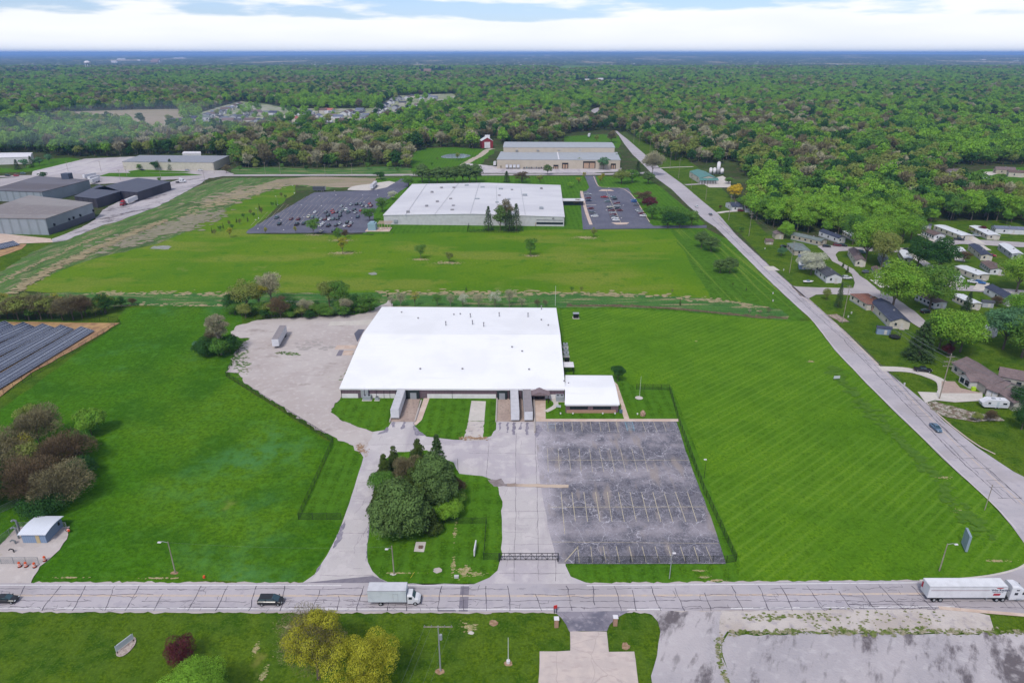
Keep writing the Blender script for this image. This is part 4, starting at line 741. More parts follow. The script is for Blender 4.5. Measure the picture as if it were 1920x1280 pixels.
# ---- beyond 3 km the woods read as one rolling canopy
def canopy():
    rr = 5150.0; rows = []; na = 1500; rg = np.random.default_rng(5); th = np.linspace(R(-41), R(41), na)
    while rr < 52000: rows.append(rr); rr *= 1.0042
    rows = np.array(rows); Rr_, T = np.meshgrid(rows, th, indexing='ij'); X = Rr_ * np.sin(T); Y = Rr_ * np.cos(T)
    P2 = np.stack([X.ravel(), Y.ravel()], 1); big = smooth_noise(P2, .004, 21) + smooth_noise(P2, .012, 22) * .6
    z = 9 + rg.uniform(-1, 1, len(P2)) * 4.0 + big * 2.0
    d = CAM_H; t = P2[:, 1] * CP + d * SP; PX = 960 + FPX * P2[:, 0] / t; PY = 640 + FPX * (d * CP - P2[:, 1] * SP) / t
    for h in HOLES: z = np.where(inpoly_np(PX, PY, h), -.5, z)
    z = z + np.maximum(0, np.sin(P2[:, 0] / 9000 + 1.0)) * np.clip((Rr_.ravel() - 9000) / 30000, 0, 1) * 120      # low swells on the skyline
    n0, n1 = Rr_.shape; v = np.stack([P2[:, 0], P2[:, 1], z], 1); i = np.arange(n0 * n1).reshape(n0, n1)
    q = np.stack([i[:-1, :-1], i[:-1, 1:], i[1:, 1:], i[1:, :-1]], -1).reshape(-1, 4)[:, ::-1]
    me = bpy.data.meshes.new('distant_woods'); me.vertices.add(len(v)); me.vertices.foreach_set('co', v.astype(np.float32).ravel())
    me.loops.add(len(q) * 4); me.loops.foreach_set('vertex_index', q.astype(np.int32).ravel()); me.polygons.add(len(q))
    me.polygons.foreach_set('loop_start', (np.arange(len(q)) * 4).astype(np.int32)); me.polygons.foreach_set('loop_total', np.full(len(q), 4, np.int32)); me.update(calc_edges=True)
    me.materials.append(mat('distant_foliage', K(64, 92, 40), (nl(.0025, .44, .54, K(96, 94, 62), .9, str=(1, .35, 1)), nl(.010, .44, .54, K(40, 66, 28), .9, str=(1, .4, 1)), nl(.0012, .5, .56, K(38, 62, 36), .8, str=(1, .4, 1)), nl(.03, .5, .58, K(104, 118, 66), .7, str=(1, .5, 1)), nl(.0016, .6, .64, K(190, 170, 140), .8, str=(1, .25, 1)), nl(.02, .68, .70, K(230, 225, 220), .9, str=(1, .5, 1), det=1))))
    o = bpy.data.objects.new('distant_woods', me); C.objects.link(o); o['kind'] = 'stuff'; o['label'] = 'distant wooded country reaching the horizon'
canopy()
# ------------------------------------------------------------------ buildings
def paint(name, r, gg, b, rough=.55, var=.5, spec=.3, metal=0.0, k=1.0):
    return mat(name, K(r, gg, b, k), (nl(.5, .4, .65, K(int(r * .9), int(gg * .9), int(b * .9), k), var, det=5),), rough=rough, spec=spec, metal=metal)
def rib(name, r, gg, b, pitch=.6, rot=0.0, r2=.88, k=1.0, extra=()):
    """ribbed metal sheet / siding"""
    return mat(name, K(r, gg, b, k), (dict(kind='s', scale=.314 / pitch, dis=0, lo=.7, hi=1, col=K(int(r * r2), int(gg * r2), int(b * r2), k), amt=.8, rot=rot), nl(.2, .4, .65, K(int(r * .94), int(gg * .94), int(b * .93), k), .6)) + tuple(extra), rough=.6)
GLASS = mat('dark_glass', K(36, 44, 56), rough=.12, spec=.6); GLASS2 = mat('blue_grey_glass', K(110, 130, 140), rough=.12, spec=.6)
MEMB = mat('white_roof_membrane', (.69, .685, .70, 1), (nl(.06, .45, .65, (.63, .625, .64, 1), .7), nl(.25, .6, .75, (.56, .55, .54, 1), .35, str=(.25, 1, 1), det=6), dict(kind='y', lo=0, hi=1, col=(.8, .8, .8, 1), amt=0), nl(.9, .6, .8, (.62, .61, .61, 1), .35)), rough=.6)
EAVE = paint('white_eave_trim', 236, 232, 236); BROWN_SID = rib('mauve_brown_siding', 118, 98, 108, 1.0); WHITE_BLK = paint('white_block_wall', 236, 232, 232, .8); STEEL = paint('galvanised_steel', 176, 178, 184, .45, metal=.2)
DKGREEN = paint('dark_green_dock_seal', 44, 54, 56, .8); BLACKM = paint('black_metal', 30, 32, 36, .5); CONC_W = paint('concrete_wall', 190, 180, 174, .85); BRICK = mat('tan_brick', K(186, 150, 128), (nl(3, .4, .6, K(168, 130, 108), .7, str=(1, 1, 3)),))
GREYU = paint('grey_hvac_metal', 166, 172, 178); PUCK = paint('roof_vent_metal', 150, 148, 152)
def poly_obj(name, verts, faces, m, parent): return mesh_obj(name, verts, faces, m, parent)
def outward(vs, f, c):
    a, b, d = (Vector(vs[i]) for i in f[:3]); n_ = (b - a).cross(d - a); mid = sum((Vector(vs[i]) for i in f), Vector()) / len(f)
    return f if n_.dot(mid - Vector(c)) >= 0 else f[::-1]
def roof_slab(name, cor, h, rise, ridge, m, parent, ov=.4, th=.35, orig=(0, 0)):
    """cor = 4 world xy (front-left, front-right, back-right, back-left); ridge 'x' along the front, 'y' front to back, None flat"""
    c = Vector((sum(p[0] for p in cor) / 4, sum(p[1] for p in cor) / 4)); P = []
    for p in cor:
        d = Vector(p) - c; P.append(Vector(p) + d.normalized() * ov * 1.3)
    fl, fr, br, bl = P; o = Vector(orig); V3 = lambda q, z: (q.x - o.x, q.y - o.y, z)
    if ridge == 'x': m1, m2 = (fl + bl) / 2, (fr + br) / 2; top = [V3(fl, h), V3(fr, h), V3(m2, h + rise), V3(br, h), V3(bl, h), V3(m1, h + rise)]; f = [(0, 1, 2, 5), (5, 2, 3, 4)]
    elif ridge == 'y': m1, m2 = (fl + fr) / 2, (bl + br) / 2; top = [V3(fl, h), V3(m1, h + rise), V3(fr, h), V3(br, h), V3(m2, h + rise), V3(bl, h)]; f = [(0, 1, 4, 5), (1, 2, 3, 4)]
    else: top = [V3(q, h) for q in P]; f = [(0, 1, 2, 3)]
    n = len(top); vs = top + [(a, b, z - th) for a, b, z in top]; fs = list(f) + [tuple(i + n for i in q[::-1]) for q in f]
    fs += [(i, i + n, (i + 1) % n + n, (i + 1) % n) for i in range(n)]
    return poly_obj(name, vs, fs, m, parent)
def wall_ring(name, cor, z0, h, rise, ridge, m, parent, orig=(0, 0), inset=0.0):
    c = Vector((sum(p[0] for p in cor) / 4, sum(p[1] for p in cor) / 4)); P = [Vector(p) - (Vector(p) - c).normalized() * inset - Vector(orig) for p in cor]
    vs = [(p.x, p.y, z0) for p in P] + [(p.x, p.y, h) for p in P]; fs = [(i, (i + 1) % 4, (i + 1) % 4 + 4, i + 4) for i in range(4)]
    if ridge:
        prs = ((3, 0), (1, 2)) if ridge == 'x' else ((0, 1), (2, 3))
        for a, b in prs:
            q = (P[a] + P[b]) / 2; vs.append((q.x, q.y, h + rise)); fs.append((a + 4, b + 4, len(vs) - 1))
    return poly_obj(name, vs, fs, m, parent)
def hall(name, label, cat, roofpx, h, rise, ridge, wm, rm, ov=.4, group=None, base=0.0):
    cor = [g(*q, h) for q in roofpx]; o = ((cor[0][0] + cor[1][0]) / 2, (cor[0][1] + cor[1][1]) / 2)
    t = thing(name, label, cat, (o[0], o[1], 0), group=group)
    wall_ring('wall', cor, base, h - .36, rise, ridge, wm, t, o, inset=.45); roof_slab('roof', cor, h, rise, ridge, rm, t, ov=0, orig=o)
    return t, cor, o
def on_wall(t, name, a, b, f0, f1, z0, z1, m, o=(0, 0), out=.06, th=.12, parent=None):
    """box lying on the wall from a to b (world xy), between fractions f0..f1 and heights z0..z1"""
    A, B = Vector(a) - Vector(o), Vector(b) - Vector(o); d = (B - A); n_ = Vector((d.y, -d.x)).normalized(); p, q = A + d * f0, A + d * f1
    i0, i1 = n_ * (out - th), n_ * out; vs = [(*(p + i0), z0), (*(q + i0), z0), (*(q + i1), z0), (*(p + i1), z0), (*(p + i0), z1), (*(q + i0), z1), (*(q + i1), z1), (*(p + i1), z1)]
    fs = [(0, 1, 2, 3), (7, 6, 5, 4), (0, 4, 5, 1), (1, 5, 6, 2), (2, 6, 7, 3), (3, 7, 4, 0)]
    return mesh_obj(name, vs, fs, m, parent or t)
# ---- the long white-roofed warehouse
HW = 3.9
t, cor, o = hall('warehouse', 'long low warehouse with broad white roof and mauve and white walls beside the parking lot', 'warehouse', [(636, 727.5), (1060, 729), (1043, 577), (716, 575)], HW, 3.3, 'x', BROWN_SID, MEMB)
WA, WB = Vector(cor[0]), Vector(cor[1]); WA = WA + Vector((.32, .31)); WB = WB + Vector((-.32, .31)); WL = (WB - WA).length
def wf(px, z=2.0):                                     # fraction along the front wall seen at this photo column
    k = (px - 960) / FPX; tt = WA.y * CP + (CAM_H - z) * SP; return (k * tt - WA.x) / (WB.x - WA.x)
lowb = [(636, 672.5), (684, 741), (800, 929.5), (1003, 1041)]
for a, b in ((637, 671), (678, 741), (801, 930), (1022, 1042)): on_wall(t, 'white_wainscot', WA, WB, max(0, wf(a)), min(1, wf(b)), 0, 1.75, WHITE_BLK, o, out=.09)
on_wall(t, 'fascia', WA, WB, 0, 1, HW - .62, HW - .38, EAVE, o, out=.32, th=.3)
for a in (640, 720, 731, 848, 706): on_wall(t, 'downspout', WA, WB, wf(a) - .0007, wf(a) + .0007, 0, HW - .6, BLACKM, o, out=.2, th=.12)
for a, b in ((671, 677), (791, 797)):
    d = on_wall(t, 'door', WA, WB, wf(a), wf(b), 0, 2.2, paint('mauve_door', 110, 96, 104), o, out=.1); on_wall(t, 'handle', WA, WB, wf(b) - .0012, wf(b) - .0006, 1.0, 1.15, STEEL, o, out=.16, parent=d)
docks = []
for a, b, dz in ((743, 764, 0), (765, 786, 1), (932, 951, 1), (955, 972, 0), (978, 995, 0)):
    s = on_wall(t, 'dock_shelter', WA, WB, wf(a), wf(b), -1.1, 3.2, DKGREEN, o, out=.75, th=.8); docks.append((a, b))
    w0, w1 = wf(a), wf(b); e = (w1 - w0) * .22
    on_wall(t, 'dock_door', WA, WB, w0 + e, w1 - e, .2, 2.5, paint('grey_dock_door', 160, 165, 172), o, out=.78, th=.05, parent=s)
    on_wall(t, 'dock_bumper', WA, WB, w0 + e, w1 - e, -.35, .18, BLACKM, o, out=1.0, th=.3, parent=s)
rs = random.Random(3); V = MB()
def roof_z(y): y0, y1 = cor[0][1], cor[3][1]; f = (y - y0) / (y1 - y0); return HW + 3.3 * (1 - abs(2 * f - 1))
def roof_pt(px, py):
    z = HW + 1.5
    for _ in range(6): x, y = g(px, py, z); z = roof_z(y)
    return x, y, z
for px, py in ((753, 586), (784, 597), (851, 590), (863, 589), (788, 692), (867, 692), (960, 651), (979, 659), (992, 693), (1058, 715), (1015, 600), (1028, 610)):
    x, y, z = roof_pt(px, py); m_ = MB(); m_.cyl(x - o[0], y - o[1], z - .1, z + .35, .22, n=10); m_.cyl(x - o[0], y - o[1], z + .3, z + .5, .42, .2, n=10); m_.build('roof_vent', PUCK, t)
for px, py in ((836, 610), (886, 608), (907, 612), (882, 595), (936, 593), (990, 594), (1015, 580)):
    x, y, z = roof_pt(px, py); m_ = MB(); m_.cyl(x - o[0], y - o[1], z - .1, z + 1.6, .18, n=8); m_.cyl(x - o[0], y - o[1], z + 1.5, z + 1.75, .3, n=8); m_.build('vent_pipe', PUCK, t)
m_ = MB(); y0_, y1_ = cor[0][1], cor[3][1]                # lap seams of the membrane
for k in range(1, 26):
    y = y0_ + (y1_ - y0_) * k / 26; z = roof_z(y) + .01; xa = cor[0][0] + (cor[3][0] - cor[0][0]) * k / 26; xb = cor[1][0] + (cor[2][0] - cor[1][0]) * k / 26
    m_.add([(xa - o[0], y - .05 - o[1], z - .004), (xb - o[0], y - .05 - o[1], z - .004), (xb - o[0], y + .05 - o[1], z + .008), (xa - o[0], y + .05 - o[1], z + .008)], [(0, 1, 2, 3)])
m_.build('membrane_seam', mat('seam_white', (.63, .63, .65, 1)), t)
# entrance porch
pc_ = WA + (WB - WA) * wf(1011); porch = MB(); x, y = pc_.x - o[0], pc_.y - o[1]
porch.add([(x - 3.4, y - 3.4, 3.0), (x + 3.4, y - 3.4, 3.0), (x + 3.4, y, 3.0), (x - 3.4, y, 3.0), (x, y - 3.4, 4.3), (x, y, 4.3)], [(0, 4, 5, 3), (4, 1, 2, 5), (0, 1, 4), (3, 2, 1, 0)])
pr = porch.build('porch_roof', rib('taupe_metal_roof', 140, 122, 126, .5), t); pp = MB()
for sx in (-2.8, 2.8): pp.box(x + sx - .12, x + sx + .12, y - 3.1, y - 2.86, 0, 3.0)
pp.build('post', paint('dark_brown_post', 66, 50, 46), pr); pd = MB(); pd.box(x - 1.5, x + 1.5, y - .15, y + .1, 0, 2.6); pd.build('door', GLASS, t)
# ---- office annex
t, cor2, o2 = hall('office_annex', 'small office building with white roof, strip windows and tan brick base', 'office', [(1059, 757.5), (1162, 757.5), (1148, 703.5), (1060, 703)], 3.4, .75, 'x', BROWN_SID, MEMB)
OA, OB = Vector(cor2[0]) + Vector((.32, .31)), Vector(cor2[1]) + Vector((-.32, .31))
on_wall(t, 'brick_base', OA, OB, 0.02, .96, 0, 1.15, BRICK, o2, out=.25, th=.4)
def strip_win(t_, a, b, f0, f1, z0, z1, n_, o_, m=GLASS, fm=None):
    w_ = on_wall(t_, 'window', a, b, f0, f1, z0, z1, m, o_, out=.03, th=.1)
    for k in range(n_ + 1):
        f = f0 + (f1 - f0) * k / n_; on_wall(t_, 'window_frame', a, b, f - .0018, f + .0018, z0, z1, fm or BLACKM, o_, out=.08, th=.08, parent=w_)
strip_win(t, OA, OB, .08, .42, 1.45, 2.35, 5, o2); strip_win(t, OA, OB, .52, .86, 1.45, 2.35, 5, o2)
on_wall(t, 'fascia', OA, OB, 0, 1, 2.78, 3.02, EAVE, o2, out=.32, th=.3)
m_ = MB(); x, y = g(1066, 719, 3.8); m_.cyl(x - o2[0], y - o2[1], 3.6, 4.25, .2, n=8); m_.build('roof_vent', PUCK, t)
for k in range(4): 
    a = Vector(cor2[1]) + Vector((-.5, .5)); b = Vector(cor2[2]) + Vector((-.4, -.4)); on_wall(t, 'window', a, b, .1 + k * .22, .22 + k * .22, 1.3, 2.3, GLASS, o2, out=.05)
def unit(name, label, cat, px, py, w_, d, h, m, fan=True, extra=None):
    x, y = g(px, py); t_ = thing(name, label, cat, (x, y, .2)); b = MB(); b.box(-w_ / 2, w_ / 2, 0, d, .15, h); b.build('housing', m, t_); b = MB(); b.box(-w_ / 2 - .3, w_ / 2 + .3, -.3, d + .3, -.1, .15); b.build('pad', conc_new, t_)
    if fan:
        for k in range(max(1, int(w_ / 1.1))): b = MB(); xx = -w_ / 2 + w_ * (k + .5) / max(1, int(w_ / 1.1)); b.cyl(xx, d / 2, h, h + .08, .38, n=14); b.build('fan', BLACKM, t_)
    if extra: b = MB(); [b.box(*e) for e in extra]; b.build('duct', STEEL, t_)
    return t_
unit('air_handler', 'grey air handling unit with two tall ducts against the warehouse wall', 'air handler', 688, 752, 2.6, 1.8, 1.5, GREYU, extra=[(-2.0, -.9, 1.0, 1.8, .6, 3.3), (-.7, .4, 1.0, 1.8, .6, 3.3)])
unit('air_conditioner', 'small grey condenser on a pad left of the docked trailer', 'air conditioner', 707, 752, 1.1, 1.0, 1.2, GREYU); unit('meter_cabinet', 'grey utility cabinet in front of the white wall band', 'cabinet', 834, 746, 1.6, .8, 1.3, GREYU, False, [(-2.2, 2.2, .5, .7, .7, .85)])
unit('air_handler', 'grey rooftop-style air unit between the porch and the office annex', 'air handler', 1050, 754, 2.6, 2.6, 1.7, GREYU, extra=[(-1.2, -.2, 2.6, 3.6, .8, 3.4)]); unit('generator', 'black generator in a pale enclosure on a pad behind the warehouse corner', 'generator', 1080, 598, 2.2, 1.8, 2.0, BLACKM, False, [(-1.3, 1.3, 0.0, 1.9, 2.0, 2.2)])
for i, (a, b) in enumerate(((1060, 652), (1061, 662), (1062, 670), (1063, 680))): unit('air_conditioner', ['pale condenser farthest back along the warehouse side wall', 'second pale condenser along the warehouse side wall', 'third blue-grey condenser along the warehouse side wall', 'dark condenser nearest the side shelter of the warehouse'][i], 'air conditioner', a, b, 1.8, 1.3, 1.5, [GREYU, GREYU, GREYU, BLACKM][i])
x, y = g(1066, 702); t_ = thing('side_shelter', 'white-roofed open shelter against the side of the warehouse', 'shelter', (x, y, 0)); b = MB(); b.box(-1.8, 1.9, 0, 4.2, 2.8, 3.0); b.build('roof', EAVE, t_); b = MB(); [b.box(sx - .08, sx + .08, sy - .08, sy + .08, 0, 2.8) for sx in (-1.6, 1.7) for sy in (.15, 4.0)]; b.build('post', BLACKM, t_)
# loading ramp walls and recessed ramps are read as concrete slabs with low walls
for a, b, c_, d, lab in (((932, 748), (930, 792), 0, .5, 'left of the twin trailers'), ((1001, 745), (1003, 812), 0, .6, 'right of the twin trailers beside the porch walk'), ((741, 760), (731, 792), 0, .4, 'left of the single docked trailer'), ((790, 752), (778, 792), 0, .4, 'right of the single docked trailer')):
    A, B = g(*a), g(*b); w_ = MB(); d_ = Vector((B[0] - A[0], B[1] - A[1])); n_ = Vector((-d_.y, d_.x)).normalized() * .2
    w_.prism([(A[0] + n_.x, A[1] + n_.y), (B[0] + n_.x, B[1] + n_.y), (B[0] - n_.x, B[1] - n_.y), (A[0] - n_.x, A[1] - n_.y)], 0, .2 + d, 'z'); q = w_.build('retaining_wall', CONC_W); props(q, 'low pale concrete ramp wall ' + lab, 'retaining wall')
rampm = mat('ramp_concrete', K(186, 166, 154), (nl(.4, .4, .6, K(170, 150, 140), .8, str=(1, .3, 1), det=5), nl(1.5, .52, .65, K(130, 116, 110), .6, det=5))); sheet('loading_ramp', [(931, 748), (1000, 748), (1002, 791), (930, 791)], .235, rampm); sheet('loading_ramp', [(744, 748), (788, 748), (777, 791.5), (732, 791.5)], .235, rampm)
# ---- the second plant: large pale roof
P2M = mat('pale_grey_roof', K(222, 220, 224), (nl(.05, .42, .62, K(208, 206, 212), .8, str=(.3, 1, 1)), nl(.3, .6, .75, K(190, 190, 196), .4, str=(.2, 1, 1))), rough=.6)
t, c2, o = hall('factory', 'large pale flat-roofed factory between the two parking lots', 'factory', [(718, 403), (1059, 406.5), (1051, 347), (773, 345)], 6.6, 1.4, 'y', paint('off_white_precast', 206, 206, 208, .8), P2M)
A, B = Vector(c2[0]) + Vector((.32, .31)), Vector(c2[1]) + Vector((-.32, .31))
on_wall(t, 'window_band', A, B, .848, .995, 1.4, 2.8, GLASS, o, out=.08); on_wall(t, 'window_band', A, B, .848, .995, 4.0, 4.35, paint('grey_band', 90, 92, 100), o, out=.08); on_wall(t, 'door', A, B, .842, .846, 0, 2.5, paint('tan_door', 170, 150, 130), o, out=.08)
lg = MB(); x = A.x + (B.x - A.x) * .94 - o[0]; y = A.y + (B.y - A.y) * .94 - o[1] - .12
for k in range(10):
    a0 = k * .628; a1 = a0 + .5; lg.add([(x + .75 * math.cos(a0), y, 5.35 + .55 * math.sin(a0)), (x + .75 * math.cos(a1), y, 5.35 + .55 * math.sin(a1)), (x + .35 * math.cos(a1), y, 5.35 + .25 * math.sin(a1)), (x + .35 * math.cos(a0), y, 5.35 + .25 * math.sin(a0))], [(0, 1, 2, 3)])
lg.build('round_emblem', BLACKM, t)
m_ = MB(); m_.box(0, 2.6, 0, 2.4, 1.5, 3.5); q = m_.build('wall_vent', GREYU, t); q.location = (A.x + (B.x - A.x) * .03 - o[0] + 3, A.y - o[1] - 1.0, 0)
for px, py, s in ((875, 348, 1.5), (851, 352, 1), (905, 352, 1.6), (895, 374, 1.6), (845, 373, 1), (939, 355, 1.6), (984, 366, 1.7), (936, 367, 1), (954, 374, 1.2), (960, 356, .9), (810, 360, 1), (828, 352, 1), (800, 386, 1), (765, 397, 1), (848, 394, 1.1), (1015, 353, 1), (1015, 390, 1.4), (932, 380, 1.2), (850, 386, 1.0), (820, 378, 1.0)):
    x, y = g(px, py, 7.6); m_ = MB(); m_.box(x - o[0] - s, x - o[0] + s, y - o[1] - s, y - o[1] + s, 6.9, 8.0 + .25 * s); m_.build('rooftop_unit', GREYU if s > 1.1 else PUCK, t)
sm = MB()
for px0, px1 in ((860, 815), (899, 882), (930, 933), (975, 985), (800, 760)):
    a, b = g(px0, 343, 7.9), g(px1, 402, 7.5); dx = .18
    za = 8.08 - abs(a[0] - o[0] - 0) * .0; 
    def zt(x): 
        mid = (c2[0][0] + c2[1][0]) / 2; hw = (c2[1][0] - c2[0][0]) / 2; return 6.64 + 1.4 * (1 - min(1, abs(x - mid) / hw)) - .35
    sm.add([(a[0] - dx - o[0], a[1] - o[1], zt(a[0]) + .4), (a[0] + dx - o[0], a[1] - o[1], zt(a[0]) + .4), (b[0] + dx - o[0], b[1] - o[1], zt(b[0]) + .4), (b[0] - dx - o[0], b[1] - o[1], zt(b[0]) + .4)], [(3, 2, 1, 0)])
sm.build('roof_seam', paint('grey_seam', 176, 176, 182), t)
x, y = g(1065, 385); t_ = thing('entrance_canopy', 'flat-roofed entrance link beside the pale factory', 'canopy', (x, y, 0)); b = MB(); b.box(-4, 12, -2, 6, 3.4, 4.0); b.build('roof', P2M, t_); b = MB(); b.box(-4, 11.4, -1, 5, 0, 3.4); b.build('glazed_wall', GLASS, t_)
# ---- third plant: tiered beige building
BEIGE = rib('beige_siding', 204, 192, 176, 1.2, r2=.93); GR = rib('grey_metal_roof', 176, 180, 186, 1.2, r2=.93)
t, c3, o = hall('beige_factory', 'long beige two-tier factory with grey roofs across the far road', 'factory', [(931, 299), (1164, 300), (1157.5, 285.5), (939, 284)], 9.0, .3, None, BEIGE, GR)
lo = [g(944, 276, 14), g(1152.5, 276.5, 14), g(1146, 267, 14), g(947, 266, 14)]
wall_ring('wall', lo, 0, 13.6, 1, None, BEIGE, t, o); roof_slab('roof', lo, 14, 1.2, 'x', GR, t, ov=.4, orig=o)
A, B = Vector(c3[0]) + Vector((.32, .31)), Vector(c3[1]) + Vector((-.32, .31))
for f in (.06, .065, .6, .65): pass
for f0, f1, z0, z1 in ((.53, .58, .5, 6), (.70, .80, 1, 7.5), (.925, .965, .5, 5.5), (.03, .036, 0, 3), (.46, .50, 0, 4)): s = on_wall(t, 'loading_bay', A, B, f0, f1, z0, z1, BLACKM, o, out=.4, th=.4); on_wall(t, 'bay_door', A, B, f0 + .006, (f0 + f1) / 2 - .003, z0, z1 - 1.5, paint('tan_bay_door', 190, 160, 136), o, out=.46, th=.05, parent=s); on_wall(t, 'bay_door', A, B, (f0 + f1) / 2 + .003, f1 - .006, z0, z1 - 1.5, paint('tan_bay_door', 190, 160, 136), o, out=.46, th=.05, parent=s)
for k in range(5): m_ = MB(); x = lo[0][0] + (lo[1][0] - lo[0][0]) * (.12 + k * .19) - o[0]; m_.box(x - 1.2, x + 1.2, lo[0][1] - o[1] - 1.6, lo[0][1] - o[1], 10.6, 11.4); m_.build('wall_louver', GREYU, t)
m_ = MB(); a, b = g(1045, 285, 9.1), g(1048, 299, 9.1); m_.add([(a[0] - .6 - o[0], a[1] - o[1], 9.1), (a[0] + .6 - o[0], a[1] - o[1], 9.1), (b[0] + .6 - o[0], b[1] - o[1], 9.1), (b[0] - .6 - o[0], b[1] - o[1], 9.1)], [(3, 2, 1, 0)]); m_.build('white_roof_strip', EAVE, t)
# ---- industrial estate at left
TANR = mat('tan_grey_roof', K(152, 147, 146), (nl(.05, .4, .6, K(134, 126, 126), .8, str=(.3, 1, 1)), nl(.3, .5, .7, K(162, 156, 152), .5))); DKR = rib('charcoal_metal_roof', 88, 90, 104, 1.5, r2=.94); DKW = rib('charcoal_siding', 78, 76, 86, 5.0, r2=.7); GRW = rib('grey_blue_siding', 158, 166, 174, 6.0, r2=.82); BRR = mat('brown_grey_roof', K(118, 116, 124), (nl(.06, .4, .6, K(104, 98, 102), .8, str=(.3, 1, 1)),))
t, c_, o = hall('factory', 'grey-walled factory with tan roof at the left edge above the solar field', 'factory', [(-70, 407), (85, 410), (174, 380), (55, 366)], 10.5, .3, None, GRW, TANR)
A, B = Vector(c_[1]) + Vector((-.4, .2)), Vector(c_[2]) + Vector((-.5, -.3)); on_wall(t, 'dark_wall_base', A, B, .0, 1, 0, 4.0, paint('slate_base', 86, 88, 100), o, out=.15)
for f in (.12, .43, .52, .67, .97): m_ = on_wall(t, 'wall_fan', A, B, f, f + .02, 4.5, 6, BLACKM, o, out=.9, th=.9)
t, c_, o = hall('warehouse', 'charcoal warehouse with dark roof behind the red truck, front wing', 'warehouse', [(138, 368), (180, 372.5), (226, 358.5), (186, 346)], 7.0, .2, None, DKW, DKR)
t, c_, o = hall('warehouse', 'long charcoal warehouse with dark blue-grey roof, main wing beside the yard', 'warehouse', [(176, 354), (257, 360.5), (320, 340.5), (258, 333.5)], 7.0, .2, None, DKW, DKR)
t, c_, o = hall('warehouse', 'brown-roofed warehouse with grey walls farthest left in the estate', 'warehouse', [(-20, 356), (78, 360), (168, 337), (70, 330)], 8.5, .3, None, GRW, BRR)
m_ = MB(); x, y = g(133, 354); m_.box(x - o[0] - 3, x - o[0] + 3, y - o[1] - 4, y - o[1] + 2, 0, 13); m_.build('silo_tower', paint('slate_tower', 84, 92, 110), t)
t, c_, o = hall('long_office_building', 'long low cream building with grey roof behind small trees at the estate road', 'factory', [(228, 303), (400, 304.5), (430, 292), (262, 291)], 8.0, .3, None, paint('cream_precast', 206, 200, 184), paint('blue_grey_roof', 150, 152, 160))
A, B = Vector(c_[0]) + Vector((.32, .31)), Vector(c_[1]) + Vector((-.32, .31))
for f in (.02, .12, .26, .5, .75, .95): on_wall(t, 'bay_door', A, B, f, f + .03, 0, 4, BLACKM, o, out=.1)
hall('storage_shed', 'small white shed with flat roof behind the long cream building', 'shed', [(341, 288), (377, 288), (376, 284), (345, 284)], 5, .4, 'x', paint('white_siding', 226, 224, 224), EAVE)
hall('storage_shed', 'white metal shed with pale roof at the far left edge of the photo', 'shed', [(-40, 297), (57, 294), (62, 286), (-40, 287)], 7, 1.2, 'x', paint('white_siding', 226, 224, 224), EAVE)
